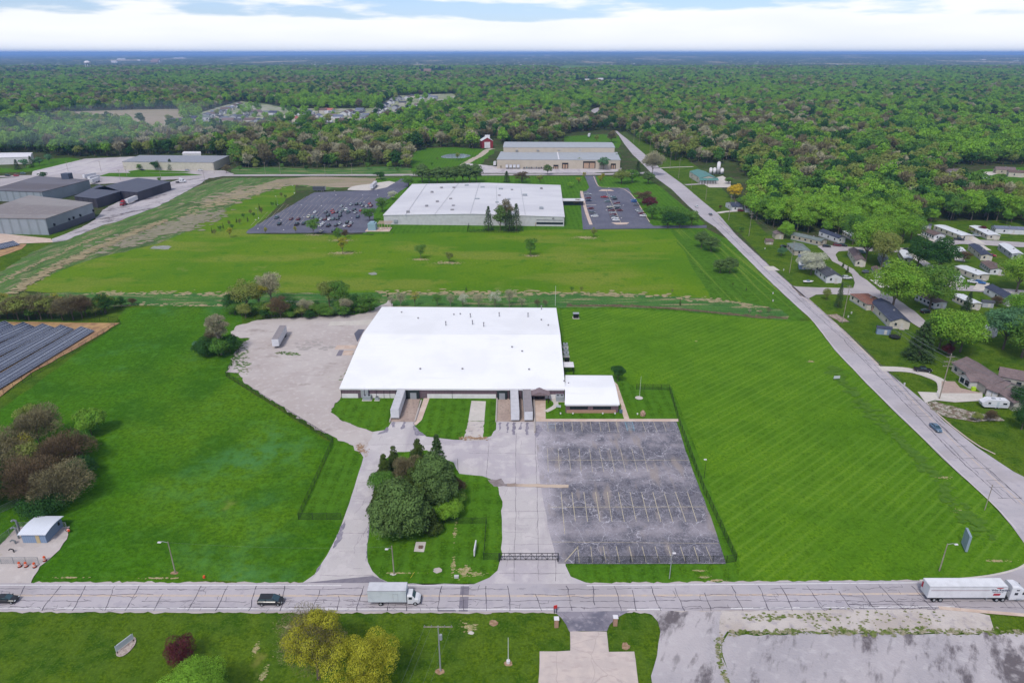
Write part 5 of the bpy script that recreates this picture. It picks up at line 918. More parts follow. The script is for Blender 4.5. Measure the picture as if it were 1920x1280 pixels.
# ---- houses from three visible footings: left, near, right
def win(t_, a, b, f, wd, z0, z1, o_): 
    L_ = (Vector(b) - Vector(a)).length; e = wd / 2 / L_; s = on_wall(t_, 'window', a, b, f - e, f + e, z0, z1, GLASS, o_, out=.05); on_wall(t_, 'window_frame', a, b, f - e * 1.15, f + e * 1.15, z0 - .1, z0, EAVE, o_, out=.09, th=.1, parent=s)
def house(Lp, Np, Rp, h, rise, ridge, wm, rm, label, cat='mobile home', name='mobile_home', group=None, ov=.35, wins=3, door=True, hip=False, org=None):
    cv = (lambda q: (org[0] + q[0] / org[2], org[1] + q[1] / org[2])) if org else (lambda q: q)
    L_, N_, R_ = (Vector(g(*cv(q))) for q in (Lp, Np, Rp)); u = N_ - L_; v = R_ - N_; v = v - u.normalized() * v.dot(u.normalized())
    if v.length < 3: v = v.normalized() * 3
    cor = [N_, N_ + v, L_ + v, L_]                         # front-left, front-right, back-right, back-left
    o = N_ + (v - u) / 2; t_ = thing(name, label, cat, (o.x, o.y, 0), group=group)
    rd = 'y' if ridge == 'LN' else 'x'
    wall_ring('wall', cor, 0, h, rise, None if hip else rd, wm, t_, o)
    if hip:
        c = (cor[0] + cor[2]) / 2; P = [p + (p - c).normalized() * ov * 1.4 - o for p in cor]; a, b = ((P[0] + P[1]) / 2, (P[2] + P[3]) / 2) if rd == 'y' else ((P[3] + P[0]) / 2, (P[1] + P[2]) / 2)
        k = min(.45, .5 * min(u.length, v.length) / max(u.length, v.length)); a2, b2 = a + (b - a) * k, b + (a - b) * k; z = h + rise
        vs = [(*p, h - .05) for p in P] + [(*a2, z), (*b2, z)]; fs = [(0, 1, 4), (1, 2, 5, 4), (2, 3, 5), (3, 0, 4, 5), (3, 2, 1, 0)] if rd == 'y' else [(3, 0, 4), (0, 1, 5, 4), (1, 2, 5), (2, 3, 4, 5), (3, 2, 1, 0)]
        mesh_obj('roof', vs, fs, rm, t_)
    else: roof_slab('roof', cor, h + .12, rise, rd, rm, t_, ov=ov, th=.14, orig=o)
    for k in range(wins):
        f = (k + .5) / wins; win(t_, L_, N_, f, 1.1 if u.length > 8 else .8, h * .4, h * .8, o)
    if wins: win(t_, N_, N_ + v, .3, .9, h * .4, h * .8, o)
    if wins:
        ch = MB(); q_ = (N_ + v / 2) + (L_ - N_) * .35 - o; ch.box(q_.x - .3, q_.x + .3, q_.y - .3, q_.y + .3, h + rise * .5, h + rise + .6); ch.build('roof_vent', PUCK, t_)
        on_wall(t_, 'skirting', L_, N_, 0, 1, 0, .5, GREYU, o, out=.05); on_wall(t_, 'front_step', N_, N_ + v, .5, .74, 0, .25, CONC_W, o, out=1.2, th=1.2)
    if door: f = .62; e = .5 / v.length; on_wall(t_, 'door', N_, N_ + v, f - e, f + e, .2, h * .8, WDOOR, o, out=.05)
    return t_, L_, N_, v, o
WDOOR = paint('white_door', 210, 206, 200)
W = dict(white=paint('white_vinyl', 222, 222, 226), cream=paint('cream_vinyl', 212, 204, 190), tan=paint('tan_vinyl', 190, 180, 162), grey=paint('grey_vinyl', 178, 180, 188), brick=mat('pinkish_brick', K(178, 148, 132), (nl(3, .4, .6, K(160, 130, 116), .7),)), red=paint('barn_red', 150, 50, 56), bluew=rib('blue_grey_metal_wall', 140, 160, 188, .5))
def shing(n_, r, gg, b): return mat(n_, K(r, gg, b), (nl(2.5, .4, .6, K(int(r * .86), int(gg * .86), int(b * .86)), .7, det=5), nl(.4, .45, .65, K(min(255, int(r * 1.12)), min(255, int(gg * 1.12)), min(255, int(b * 1.12))), .5)))
RF = dict(dark=shing('dark_grey_shingle', 82, 84, 92), navy=shing('navy_shingle', 70, 76, 96), brown=shing('brown_shingle', 116, 98, 94), rust=shing('rusty_brown_roof', 140, 96, 82), green=shing('grey_green_shingle', 122, 132, 130), white=paint('white_metal_roof', 226, 228, 232, .5), taupe=shing('taupe_shingle', 128, 112, 112), teal=rib('teal_metal_roof', 94, 142, 136, .6), blue=shing('blue_grey_shingle', 118, 124, 142), pink=shing('faded_red_shingle', 190, 120, 110))
Z8 = (1440, 400, 4)
MH = [((610, 650), (735, 728), (830, 700), 3.0, 1.2, 'LN', 'cream', 'rust', 1, 'cream house with rusty brown hipped roof beside the tall narrow spruce', 'house'),
    ((762, 712), (905, 862), (1035, 850), 3.2, 1.7, 'LN', 'cream', 'navy', 0, 'cream house with navy shingle roof and a white shed at its corner', 'house'),
    ((348, 455), (432, 522), (552, 525), 3.2, 1.8, 'LN', 'white', 'dark', 0, 'white house with dark grey roof at the park entrance', 'house'),
    ((220, 350), (248, 416), (400, 405), 3.0, 1.2, 'LN', 'white', 'blue', 0, 'white house half hidden behind the pale blossoming tree', 'house'),
    ((138, 262), (195, 316), (292, 300), 3.0, 1.6, 'LN', 'tan', 'green', 1, 'tan house with grey-green hipped roof next to the round grey bush', 'house'),
    ((170, 195), (385, 245), (410, 225), 2.8, .9, 'LN', 'tan', 'green', 0, 'long tan mobile home with grey-green roof nearest the wood', 'mobile home'),
    ((378, 170), (520, 224), (582, 222), 3.0, 1.3, 'LN', 'white', 'navy', 0, 'white mobile home with navy roof above the red and black parked cars', 'mobile home'),
    ((595, 312), (650, 397), (724, 398), 3.2, 1.3, 'LN', 'cream', 'taupe', 0, 'cream mobile home with taupe roof on the inside of the park road bend', 'mobile home'),
    ((768, 440), (800, 482), (862, 478), 2.6, .9, 'LN', 'white', 'brown', 0, 'small white mobile home with brown roof and white carport', 'mobile home'),
    ((970, 312), (1010, 374), (1072, 370), 2.8, .5, 'LN', 'tan', 'white', 0, 'tan mobile home with white roof left of the two dark round trees', 'mobile home'),
    ((556, 165), (640, 212), (702, 205), 2.6, .4, 'LN', 'cream', 'white', 0, 'white-roofed mobile home half hidden behind tall trees', 'mobile home'),
    ((820, 340), (850, 400), (905, 392), 2.6, .7, 'LN', 'grey', 'green', 0, 'grey mobile home behind the trunk of the tall leafy trees', 'mobile home'),
    ((1148, 165), (1240, 200), (1304, 190), 2.9, 1.2, 'LN', 'white', 'brown', 0, 'white mobile home with brown roof beside the white car', 'mobile home'),
    ((1238, 125), (1440, 202), (1495, 188), 2.9, .4, 'LN', 'cream', 'white', 0, 'long cream mobile home with white roof beside the black car', 'mobile home'),
    ((1502, 128), (1640, 197), (1713, 190), 2.9, .4, 'LN', 'cream', 'white', 0, 'long white-roofed mobile home beside the silver car', 'mobile home'),
    ((1665, 130), (1700, 150), (1960, 180), 3.0, 1.2, 'NR', 'white', 'blue', 0, 'long white house with blue-grey roof behind the dark red shrub', 'house'),
    ((1495, 272), (1590, 352), (1672, 355), 3.0, .9, 'LN', 'cream', 'navy', 0, 'cream mobile home with navy roof and red trim', 'mobile home'),
    ((1720, 270), (1820, 345), (1904, 348), 3.2, .8, 'LN', 'grey', 'white', 0, 'tall grey mobile home with white roof at the right edge of the park', 'mobile home'),
    ((1392, 440), (1560, 505), (1632, 492), 3.0, .4, 'LN', 'cream', 'white', 0, 'cream mobile home with white roof and porch above the white and blue cars', 'mobile home'),
    ((1585, 402), (1660, 458), (1740, 440), 2.8, .9, 'LN', 'white', 'brown', 0, 'white mobile home with faded brown roof behind the porch home', 'mobile home'),
    ((1368, 492), (1400, 520), (1452, 514), 2.4, .4, 'LN', 'white', 'white', 0, 'small white annex with flat roof beside the dark leafy tree', 'annex'),
    ((1615, 600), (1790, 697), (1880, 690), 3.1, 1.5, 'LN', 'white', 'navy', 0, 'long white house with dark slate roof at the right edge of the photo', 'house'),
    ((1378, 655), (1510, 722), (1580, 715), 2.9, .4, 'LN', 'cream', 'white', 0, 'cream mobile home with white roof behind the small blue spruce', 'mobile home'),
    ((1098, 650), (1240, 716), (1312, 700), 2.8, .5, 'LN', 'white', 'brown', 0, 'white mobile home mostly behind the two large round trees', 'mobile home'),
    ((1395, 290), (1430, 330), (1480, 326), 2.8, .4, 'LN', 'white', 'white', 0, 'white mobile home peeking out right of the two dark trees', 'mobile home'),
    ((1598, 905), (1625, 922), (1700, 915), 3.0, 1.6, 'LN', 'white', 'white', 0, 'white cottage half hidden by leafy trees at the right edge', 'house')]
for Lp, Np, Rp, h, rise, rd, wc, rc_, hip, lab, cat in MH: house(Lp, Np, Rp, h, rise, rd, W[wc], RF[rc_], lab, cat, 'mobile_home' if cat == 'mobile home' else 'small_house', hip=bool(hip), org=Z8, wins=5 if h < 3 else 3)
SH = [((806, 893), (814, 906), (908, 902), 2.6, .8, 'NR', 'bluew', 'navy', 'white shed with navy roof in front of the navy-roofed house', Z8), ((1588, 690), (1604, 704), (1676, 700), 2.4, .8, 'NR', 'grey', 'dark', 'dark shed between the slate-roofed house and the blue spruce', Z8),
    ((690, 618), (704, 634), (752, 630), 2.0, 1.0, 'NR', 'tan', 'brown', 'little barn-style shed with brown roof alone on the grass', (1260, 300, 4)), ((750, 575), (772, 594), (830, 592), 3.0, 1.0, 'LN', 'tan', 'taupe', 'tan garage beside the small yellow-green tree', (1260, 300, 4)),
    ((1143, 115), (1156, 120), (1218, 118), 2.4, .8, 'NR', 'grey', 'dark', 'grey shed behind the long cream mobile home', Z8), ((765, 715), (778, 735), (830, 728), 2.4, .5, 'LN', 'brick', 'brown', 'brick lean-to between the rusty-roofed and navy-roofed houses', Z8), ((225, 395), (232, 420), (262, 416), 2.2, .3, 'LN', 'bluew', 'white', 'pale blue shed in front of the house behind the blossoming tree', Z8)]
for Lp, Np, Rp, h, rise, rd, wc, rc_, lab, org in SH: house(Lp, Np, Rp, h, rise, rd, W[wc], RF[rc_], lab, 'shed', 'garden_shed', org=org, wins=0)
Z5 = (1600, 300, 5.334)
for Lp, Np, Rp, h, rise, rd, wc, rc_, lab in [((1208, 272), (1222, 290), (1600, 290), 3.4, .5, 'NR', 'white', 'white', 'long white mobile home in the upper park beside the dark-roofed one'), ((1290, 320), (1305, 345), (1780, 345), 3.6, 1.0, 'NR', 'grey', 'navy', 'long grey mobile home with navy roof in the upper park'), ((1450, 362), (1460, 378), (1800, 380), 3.4, .8, 'NR', 'cream', 'green', 'cream mobile home nearest the wood in the upper park'),
        ((1240, 225), (1250, 235), (1450, 232), 3.4, .8, 'NR', 'grey', 'blue', 'grey mobile home with blue-grey roof in the upper park'), ((1240, 185), (1250, 197), (1350, 195), 3.2, .8, 'NR', 'white', 'blue', 'smallest mobile home at the back of the upper park')]:
    house(Lp, Np, Rp, h, rise, rd, W[wc], RF[rc_], lab, 'mobile home', org=Z5, wins=1)
house((1392, 128), (1420, 140), (1600, 142), 4, 2.2, 'NR', W['tan'], RF['taupe'], 'large tan house with taupe roof at the top right of the park', 'house', 'large_house', org=Z5, wins=1); t_, *_ = house((1525, 160), (1545, 170), (1730, 175), 4, 2, 'NR', W['cream'], RF['brown'], 'cream house with brown roof and a big arched window', 'house', 'large_house', org=Z5, wins=1)
house((880, 150), (900, 155), (1080, 152), 4, 1.6, 'NR', W['grey'], RF['taupe'], 'taupe-roofed building half buried in the wood', 'house', 'large_house', org=Z5, wins=1)
t_, L_, N_, v, o = house((1292, 332), (1312, 345), (1343, 345), 5, 2.0, 'LN', W['cream'], RF['teal'], 'cream office with teal metal roof and columned porch beside the white tanks', 'office', 'teal_roofed_office', wins=2)
cb = MB(); [cb.cyl(N_.x - o.x + v.x * f, N_.y - o.y + v.y * f - 2.6, 0, 3.6, .3, n=8) for f in (0, .16, .33, .5, .66, .83, 1)]; cb.build('porch_column', EAVE, t_); rb = MB(); x0, x1, yb = N_.x - o.x - 1, N_.x + v.x - o.x + 1, N_.y - o.y; rb.add([(x0, yb - 3.4, 3.6), (x1, yb - 3.4, 3.6), (x1, yb + .5, 5.2), (x0, yb + .5, 5.2), (x0, yb - 3.4, 3.4), (x1, yb - 3.4, 3.4), (x1, yb + .5, 5.0), (x0, yb + .5, 5.0)], [(0, 1, 2, 3), (7, 6, 5, 4), (0, 4, 5, 1), (1, 5, 6, 2), (3, 7, 4, 0)]); rb.build('porch_roof', RF['teal'], t_)
for i, (px, py, h, r) in enumerate(((1332, 327, 5.5, 1.5), (1339, 327, 5.5, 1.5), (1346, 327, 11, 1.6), (1353, 327, 5, 1.7))):
    x, y = g(px, py); t_ = thing('storage_tank', ['short white tank nearest the teal-roofed office', 'second short white tank from the office', 'tallest white tank of the row behind the office', 'white tank farthest right in the row behind the office'][i], 'tank', (x, y, 0)); b = MB(); b.cyl(0, 0, .6, h, r, n=16); b.cyl(0, 0, h, h + .8, r, r * .4, n=16); b.build('vessel', EAVE, t_, True); b = MB(); [b.box(sx - .12, sx + .12, sy - .12, sy + .12, 0, .8) for sx in (-1, 1) for sy in (-1, 1)]; b.build('leg', STEEL, t_)
house((1360, 388), (1372, 396), (1392, 396), 3.2, 1.8, 'NR', W['white'], RF['navy'], 'white bungalow with navy roof at the foot of the wood beyond the side road', 'house', 'small_house', wins=1); house((1394, 393), (1397, 398), (1409, 398), 3, 1.4, 'NR', W['white'], RF['brown'], 'small white garage right of the navy-roofed bungalow', 'garage', 'garage', wins=0)
t_, L_, N_, v, o = house((900, 275), (903, 278), (925, 278), 8, 4, 'LN', W['red'], RF['white'], 'red barn with pale roof at the end of the dirt track', 'barn', 'red_barn', wins=0, door=False); on_wall(t_, 'barn_door', N_, N_ + v, .25, .75, 0, 7, EAVE, o); b = MB(); b.box(v.x / 2 + N_.x - o.x - 3, v.x / 2 + N_.x - o.x + 3, N_.y - o.y + 6, N_.y - o.y + 12, 10, 14); b.build('cupola', EAVE, t_)
# ---- the brown-roofed ranch house: main range, cross wing, garage, porch
ZR = (1740, 640, 9.144); TR = RF['taupe']; t = thing('ranch_house', 'long taupe-roofed ranch house with porch and double garage beside the caravan', 'house', (*g(1820, 715), 0)); O = Vector(t.location[:2])
def wing(Lp, Np, Rp, h, rise, ridge, wm, wins=0):
    L_, N_, R_ = (Vector(g(ZR[0] + q[0] / ZR[2], ZR[1] + q[1] / ZR[2])) for q in (Lp, Np, Rp)); u = N_ - L_; v = R_ - N_; v = v - u.normalized() * v.dot(u.normalized()); cor = [N_, N_ + v, L_ + v, L_]; rd = 'y' if ridge == 'LN' else 'x'
    wall_ring('wall', cor, 0, h, rise, rd, wm, t, O); roof_slab('roof', cor, h + .12, rise, rd, TR, t, ov=.5, th=.14, orig=O); return L_, N_, v
STONE = paint('grey_stone_veneer', 186, 180, 172)
L1, N1, v1 = wing((395, 500), (960, 905), (1250, 780), 2.8, 2.4, 'LN', STONE); win(t, L1, N1, .12, 1.4, .9, 2.2, O); win(t, L1, N1, .35, 1.6, .9, 2.2, O)
L2, N2, v2 = wing((975, 930), (1170, 1010), (1420, 860), 2.8, 2.2, 'LN', STONE); on_wall(t, 'garage_door', L2, N2, .08, .46, 0, 2.3, EAVE, O); on_wall(t, 'garage_door', L2, N2, .54, .92, 0, 2.3, EAVE, O)
L3, N3, v3 = wing((1190, 1010), (1440, 1190), (1660, 1050), 2.8, 2.2, 'LN', STONE); win(t, L3, N3, .4, 1.2, .9, 2.2, O)
L4, N4, v4 = wing((1180, 640), (1190, 740), (1700, 735), 3.2, 2.4, 'NR', STONE); [win(t, N4, N4 + v4, f, 1.4, .9, 2.4, O) for f in (.2, .3, .65)]
L5, N5, v5 = wing((520, 690), (700, 810), (900, 740), 2.7, 1.6, 'NR', paint('white_porch', 216, 214, 212)); on_wall(t, 'porch_opening', L5, N5, .1, .45, .5, 2.3, GLASS, O); on_wall(t, 'porch_opening', L5, N5, .55, .9, .5, 2.3, GLASS, O)
# ---- grey-blue meter building in the yard at lower left
ZG = (0, 920, 6.4); L_, N_, R_ = (Vector(g(q[0] / 6.4, 920 + q[1] / 6.4)) for q in ((150, 600), (285, 632), (570, 632)))
h_ = 2.45; f0, f1 = Vector(g(44.5, 1018.5)), Vector(g(89, 1018.5)); dp = Vector((0, 6.2)); cor = [f0, f1, f1 + dp, f0 + dp]; o = (f0 + f1) / 2
t = thing('meter_building', 'blue-grey metal hut with curved white roof in the fenced gravel yard', 'hut', (*o, .2)); wall_ring('wall', cor, 0, h_, .5, 'x', W['bluew'], t, o)
rings = []
for k in range(9):
    f = k / 8; y = -.4 + (6.2 + .8) * f; z = h_ + .6 * math.sin(math.pi * (.08 + .84 * f)); rings.append((y, z))
b = MB(); xa, xb = f0.x - o.x - .5, f1.x - o.x + .5
for (ya, za), (yb, zb) in zip(rings, rings[1:]): b.add([(xa, ya, za), (xb, ya, za), (xb, yb, zb), (xa, yb, zb), (xa, ya, za - .12), (xb, ya, za - .12), (xb, yb, zb - .12), (xa, yb, zb - .12)], [(0, 1, 2, 3), (7, 6, 5, 4), (0, 3, 7, 4), (1, 5, 6, 2), (0, 4, 5, 1), (3, 2, 6, 7)])
b.build('roof', rib('white_corrugated_roof', 226, 230, 240, .4, r2=.9), t); on_wall(t, 'door', f0, f1, .58, .74, 0, 2.1, paint('beige_door', 200, 180, 140), o, out=.06)
on_wall(t, 'wall_vent', f1, f1 + dp, .75, .85, 1.2, 2.0, BLACKM, o, out=.06)
# ---- far houses of the estate
random.seed(8)
hp = [(335, 233), (345, 231), (358, 229), (370, 228), (384, 226), (375, 238), (388, 221), (398, 219), (407, 217), (416, 214), (424, 210), (432, 207), (440, 203), (448, 200), (440, 224), (430, 232), (402, 231), (412, 225), (421, 229), (445, 232), (456, 224), (465, 216), (470, 231), (480, 216), (470, 237), (484, 232), (490, 218), (503, 216), (500, 239), (515, 217), (543, 222), (547, 211), (553, 228), (565, 216), (578, 215), (572, 231), (585, 224), (596, 222), (600, 232), (612, 231), (606, 212), (618, 212), (624, 222), (635, 224), (646, 217), (655, 215), (660, 226), (640, 232), (672, 218), (680, 224), (690, 222), (676, 211), (698, 228), (706, 214), (712, 222), (716, 208), (722, 201), (726, 214), (731, 195), (738, 190), (742, 205), (748, 188), (755, 197), (764, 186), (776, 184), (788, 187), (800, 184), (814, 186), (770, 206), (786, 202), (800, 200), (812, 196), (738, 224), (752, 214), (560, 240), (586, 240), (600, 238), (520, 234), (612, 241), (655, 237)]
hc = ['white', 'cream', 'grey', 'white']; hrf = ['blue', 'taupe', 'dark', 'green', 'blue', 'brown', 'navy']
protoH = {}
def far_house(x, y, wc, rf_, s, rz, label, group):
    key = (wc, rf_)
    if key not in protoH:
        t_ = thing('estate_house', label, 'house', (x, y, .4), rz, group); c = [(-7, -5), (7, -5), (7, 5), (-7, 5)]; wall_ring('wall', c, 0, 4.2, 2.6, 'x', W[wc], t_); roof_slab('roof', c, 4.3, 2.6, 'x', RF[rf_], t_, ov=.5, th=.2); b = MB(); b.box(-5, -2.4, -5.12, -4.9, .2, 2.6); b.build('garage_door', WDOOR, t_); b = MB(); b.box(1, 2.6, -5.1, -4.9, 1.6, 3.0); b.box(4, 5.4, -5.1, -4.9, 1.6, 3.0); b.build('window', GLASS, t_); b = MB(); b.box(-3.5, 3.5, -9.5, -5.02, 0, 3.4); b.build('garage_wing', W[wc], t_); t_.scale = (s, s, s); protoH[key] = t_; return t_
    return copy_tree(protoH[key], (x, y, .4), rz, s, label, 'house', group)
CN = dict(white='white', cream='cream', grey='grey'); RN = dict(blue='blue-grey', taupe='taupe', dark='dark grey', green='grey-green', brown='brown', navy='navy', pink='faded red')
for i, (px, py) in enumerate(hp):
    x, y = g(px, py); wc = random.choice(hc); rf_ = random.choice(hrf) if i not in (32, 41) else 'pink'; lab = f'distant {CN[wc]} estate house with {RN[rf_]} roof beyond the wood'
    far_house(x, y, wc, rf_, random.uniform(1.05, 1.35), random.choice((0, .2, -.3, 1.57, 1.4)), lab, f'{CN[wc]} estate houses with {RN[rf_]} roofs beyond the wood')
x, y = g(507, 231); far_house(x, y, 'grey', 'dark', 1.3, .1, 'dark two-storey house standing apart at the estate edge', None)
for i, (px, py) in enumerate(((463, 246), (478, 246), (1501, 226), (1508, 226), (1556, 232))): x, y = g(px, py); far_house(x, y, 'white', 'taupe' if i > 1 else 'blue', 1.0 if i < 2 else 1.2, .1, ['white cottage in the trees below the estate', 'second white cottage in the trees below the estate', 'white house in a clearing of the east wood', 'white barn beside the house in the east wood clearing', 'small white shed right of the clearing in the east wood'][i], None)
for px in range(0, 0): pass
fr = random.Random(4)
for i in range(70):                                         # town and farm buildings far off
    px, py = fr.choice([(fr.uniform(10, 110), fr.uniform(132, 141)), (fr.uniform(185, 300), fr.uniform(113, 120)), (fr.uniform(750, 830), fr.uniform(135, 150)), (fr.uniform(1085, 1175), fr.uniform(152, 158)), (fr.uniform(990, 1050), fr.uniform(103, 108)), (fr.uniform(1820, 1910), fr.uniform(108, 118)), (fr.uniform(560, 700), fr.uniform(125, 150)), (fr.uniform(850, 960), fr.uniform(150, 165)), (fr.uniform(330, 345), 112)])
    x, y = g(px, py); s = y * fr.uniform(.0010, .0018); b = MB(); ws = fr.uniform(1.5, 3.5); b.box(-ws * s, ws * s, -s, s, 0, 9 + s * .8); b.add([(-ws * s, -s, 9 + s * .8), (ws * s, -s, 9 + s * .8), (ws * s, s, 9 + s * .8), (-ws * s, s, 9 + s * .8), (-ws * s, 0, 9 + s * 1.1), (ws * s, 0, 9 + s * 1.1)], [(0, 1, 5, 4), (4, 5, 2, 3), (1, 2, 5), (3, 0, 4)])
    q = b.build('distant_building', EAVE if fr.random() < .7 else W['brick']); q.location = (x, y, 0); props(q, 'pale building far off among the distant woods', 'building', 'pale buildings far off among the woods')
x, y = g(167, 134); t = thing('water_tower', 'white water tower rising above the trees at far left', 'water tower', (x, y, 0)); s = y / 1280 / 1.05
b = MB(); b.loft([[(r * s * math.cos(k * .524), r * s * math.sin(k * .524), z * s) for k in range(12)] for r, z in ((2, 12.5), (5.2, 13.4), (5.4, 15.5), (3.5, 17.2), (.6, 17.8))]); b.build('tank', EAVE, t, True); b = MB(); [b.tube((4.4 * s * math.cos(k * 1.047), 4.4 * s * math.sin(k * 1.047), 0), (4.2 * s * math.cos(k * 1.047), 4.2 * s * math.sin(k * 1.047), 13.6 * s), .45 * s) for k in range(6)]; b.tube((0, 0, 0), (0, 0, 13 * s), .8 * s); b.build('leg', EAVE, t)
# ------------------------------------------------------------------ vehicles
PT = {n_: mat('car_paint_' + n_, K(*c, 1.0), rough=.28, spec=.5) for n_, c in dict(white=(226, 226, 230), silver=(168, 172, 178), grey=(104, 108, 116), black=(28, 30, 36), red=(170, 40, 50), maroon=(110, 34, 44), blue=(44, 100, 170), navy=(36, 46, 74), cream=(206, 200, 184), slate=(90, 116, 140), teal=(96, 120, 124)).items()}
WG = mat('windscreen_glass', K(60, 84, 92), rough=.1, spec=.7); TYRE = mat('tyre_rubber', K(30, 30, 32), rough=.9); RIM = paint('wheel_rim', 170, 172, 176, .4); LAMP = paint('headlight_lens', 220, 224, 226, .2); TAIL = paint('tail_light_lens', 160, 30, 34, .3); TRIM = BLACKM; WTRK = paint('white_truck_paint', 228, 228, 234, .5); REDP = mat('red_truck_paint', K(150, 40, 52), rough=.35)
def wheel(parent, x, y, r=.34, wd=.24, rim=RIM):
    s = 1 if y > 0 else -1; b = MB(); b.tube((0, -wd / 2, 0), (0, wd / 2, 0), r, r, 14); t_ = b.build('wheel', TYRE, parent, False); t_.location = (x, y, r)
    b = MB(); b.tube((0, s * (wd / 2 - .01), 0), (0, s * (wd / 2 + .015), 0), r * .62, r * .5, 10); b.build('rim', rim, t_); return t_
def ringx(x, w_, zb, zt, bev=.14): return [(x, -w_, zb + .1), (x, -w_ + .1, zb), (x, w_ - .1, zb), (x, w_, zb + .1), (x, w_, zt - bev), (x, w_ - bev * 1.1, zt), (x, -w_ + bev * 1.1, zt), (x, -w_, zt - bev)]
CARS = dict(
    sedan=([(-2.38, .68, .45, .80), (-2.25, .86, .28, .98), (-1.3, .91, .22, 1.0), (.85, .91, .22, .98), (2.0, .86, .28, .84), (2.36, .66, .42, .66)], [(-2.0, .98, .70), (-1.25, 1.40, .60), (.25, 1.43, .60), (1.15, .96, .74)], (-1.15, .15)),
    suv=([(-2.35, .74, .5, 1.0), (-2.28, .90, .32, 1.15), (-1.2, .94, .28, 1.15), (.9, .94, .28, 1.12), (2.05, .9, .34, 1.0), (2.35, .72, .48, .8)], [(-2.26, 1.13, .80), (-1.95, 1.66, .70), (.2, 1.72, .68), (1.1, 1.1, .80)], (-1.85, .1)),
    van=([(-2.55, .78, .5, 1.0), (-2.48, .96, .32, 1.15), (-1.2, .99, .26, 1.15), (1.2, .99, .26, 1.12), (2.2, .92, .32, .95), (2.55, .7, .46, .72)], [(-2.48, 1.13, .88), (-2.2, 1.70, .78), (.6, 1.75, .76), (1.75, 1.05, .86)], (-2.1, .5)),
    hatch=([(-2.0, .7, .45, .85), (-1.92, .84, .3, 1.0), (-1.0, .87, .24, 1.0), (.8, .87, .24, .98), (1.75, .82, .3, .85), (2.05, .64, .42, .66)], [(-1.92, .98, .72), (-1.55, 1.42, .62), (.2, 1.48, .60), (1.1, .95, .72)], (-1.45, .1)))
def make_car(kind, label, loc, rz, paint_m, cat='car', group=None, name=None):
    t_ = thing(name or {'sedan': 'parked_car', 'suv': 'suv', 'van': 'minivan', 'hatch': 'hatchback', 'pickup': 'pickup_truck'}[kind], label, cat, (loc[0], loc[1], loc[2] if len(loc) > 2 else .27), rz, group); s_ = 1.0
    if kind == 'pickup':
        b = MB(); b.loft([ringx(*q) for q in [(-2.9, .86, .55, 1.0), (-2.85, .95, .45, 1.12), (-.95, .97, .4, 1.12)]]); b.loft([ringx(*q) for q in [(-.95, .97, .4, 1.2), (1.2, .97, .4, 1.18), (2.6, .94, .45, 1.1), (2.9, .8, .5, .9)]]); b.build('body', paint_m, t_)
        b = MB(); b.box(-2.7, -1.05, -.78, .78, 1.1, 1.15); b.build('truck_bed', BLACKM, t_)
        gh = [(-.98, 1.2, .84), (-.85, 1.80, .72), (.75, 1.82, .72), (1.35, 1.18, .84)]; rf = (-.8, .7); wx = (-1.85, 1.95); wy = .88; fx, bx = 2.86, -2.9; r = .4
    else:
        st, gh, rf = CARS[kind]; b = MB(); b.loft([ringx(*q) for q in st]); b.build('body', paint_m, t_); wx = (st[0][0] + .95, st[-1][0] - .85); wy = st[2][1] - .1; fx, bx = st[-1][0] - .1, st[0][0]; r = .34
    b = MB(); b.loft([[(x, -w_, z), (x, w_, z)] if False else [(x, -w_, z), (x, w_, z), (x, w_ * .98, z - .02 if i in (0, 3) else gh[0][1] - .02), (x, -w_ * .98, z - .02 if i in (0, 3) else gh[0][1] - .02)] for i, (x, z, w_) in enumerate(gh)]); b.build('window_glass', WG, t_)
    b = MB(); zr_ = max(gh[1][1], gh[2][1]); b.box(rf[0], rf[1], -gh[1][2] + .02, gh[1][2] - .02, zr_ - .05, zr_ + .025); 
    for sy in (-1, 1):
        b.tube((gh[3][0], sy * gh[3][2], gh[3][1]), (gh[2][0], sy * gh[2][2], gh[2][1]), .045, .045, 4); b.tube((gh[0][0], sy * gh[0][2], gh[0][1]), (gh[1][0], sy * gh[1][2], gh[1][1]), .07, .06, 4); xm = (gh[1][0] + gh[2][0]) / 2; b.tube((xm, sy * (gh[1][2] + .1), gh[0][1]), (xm, sy * gh[1][2], zr_), .05, .05, 4)
    b.build('roof_panel', paint_m, t_)
    for x in wx:
        for sy in (-1, 1): wheel(t_, x, sy * wy, r)
    for sy in (-1, 1):
        b = MB(); b.box(fx - .12, fx + .06, sy * .62 - .16, sy * .62 + .16, .62 if kind != 'pickup' else .75, .76 if kind != 'pickup' else .95); b.build('headlight', LAMP, t_); b = MB(); b.box(bx - .02, bx + .12, sy * .68 - .13, sy * .68 + .13, .72, .92); b.build('tail_light', TAIL, t_)
        b = MB(); xm = gh[3][0] - .25; b.box(xm - .08, xm + .1, sy * (gh[0][2] + .2) - .1, sy * (gh[0][2] + .2) + .1, gh[0][1] + .02, gh[0][1] + .18); b.build('wing_mirror', paint_m, t_)
    return t_
master = {}
def car(kind, color, px, py, rz, label, cat=None, group=None, z=.27, at=None, lead=1.0):
    x, y = at if at else g(px, py); cat = cat or {'sedan': 'car', 'suv': 'suv', 'van': 'minivan', 'hatch': 'car', 'pickup': 'pickup truck'}[kind]
    if kind not in master: master[kind] = make_car(kind, label, (x, y, z), rz, PT['white'], cat, group); t_ = master[kind]; base_ = True
    else: t_ = copy_tree(master[kind], (x, y, z), rz, 1.0, label, cat, group); base_ = False
    if not base_ and 'group' in t_ and not group: del t_['group']
    for ch in t_.children:
        if ch.type == 'MESH' and ch.data.materials[0].name.startswith('car_paint'):
            ch.material_slots[0].link = 'OBJECT'; ch.material_slots[0].material = PT[color]
    return t_
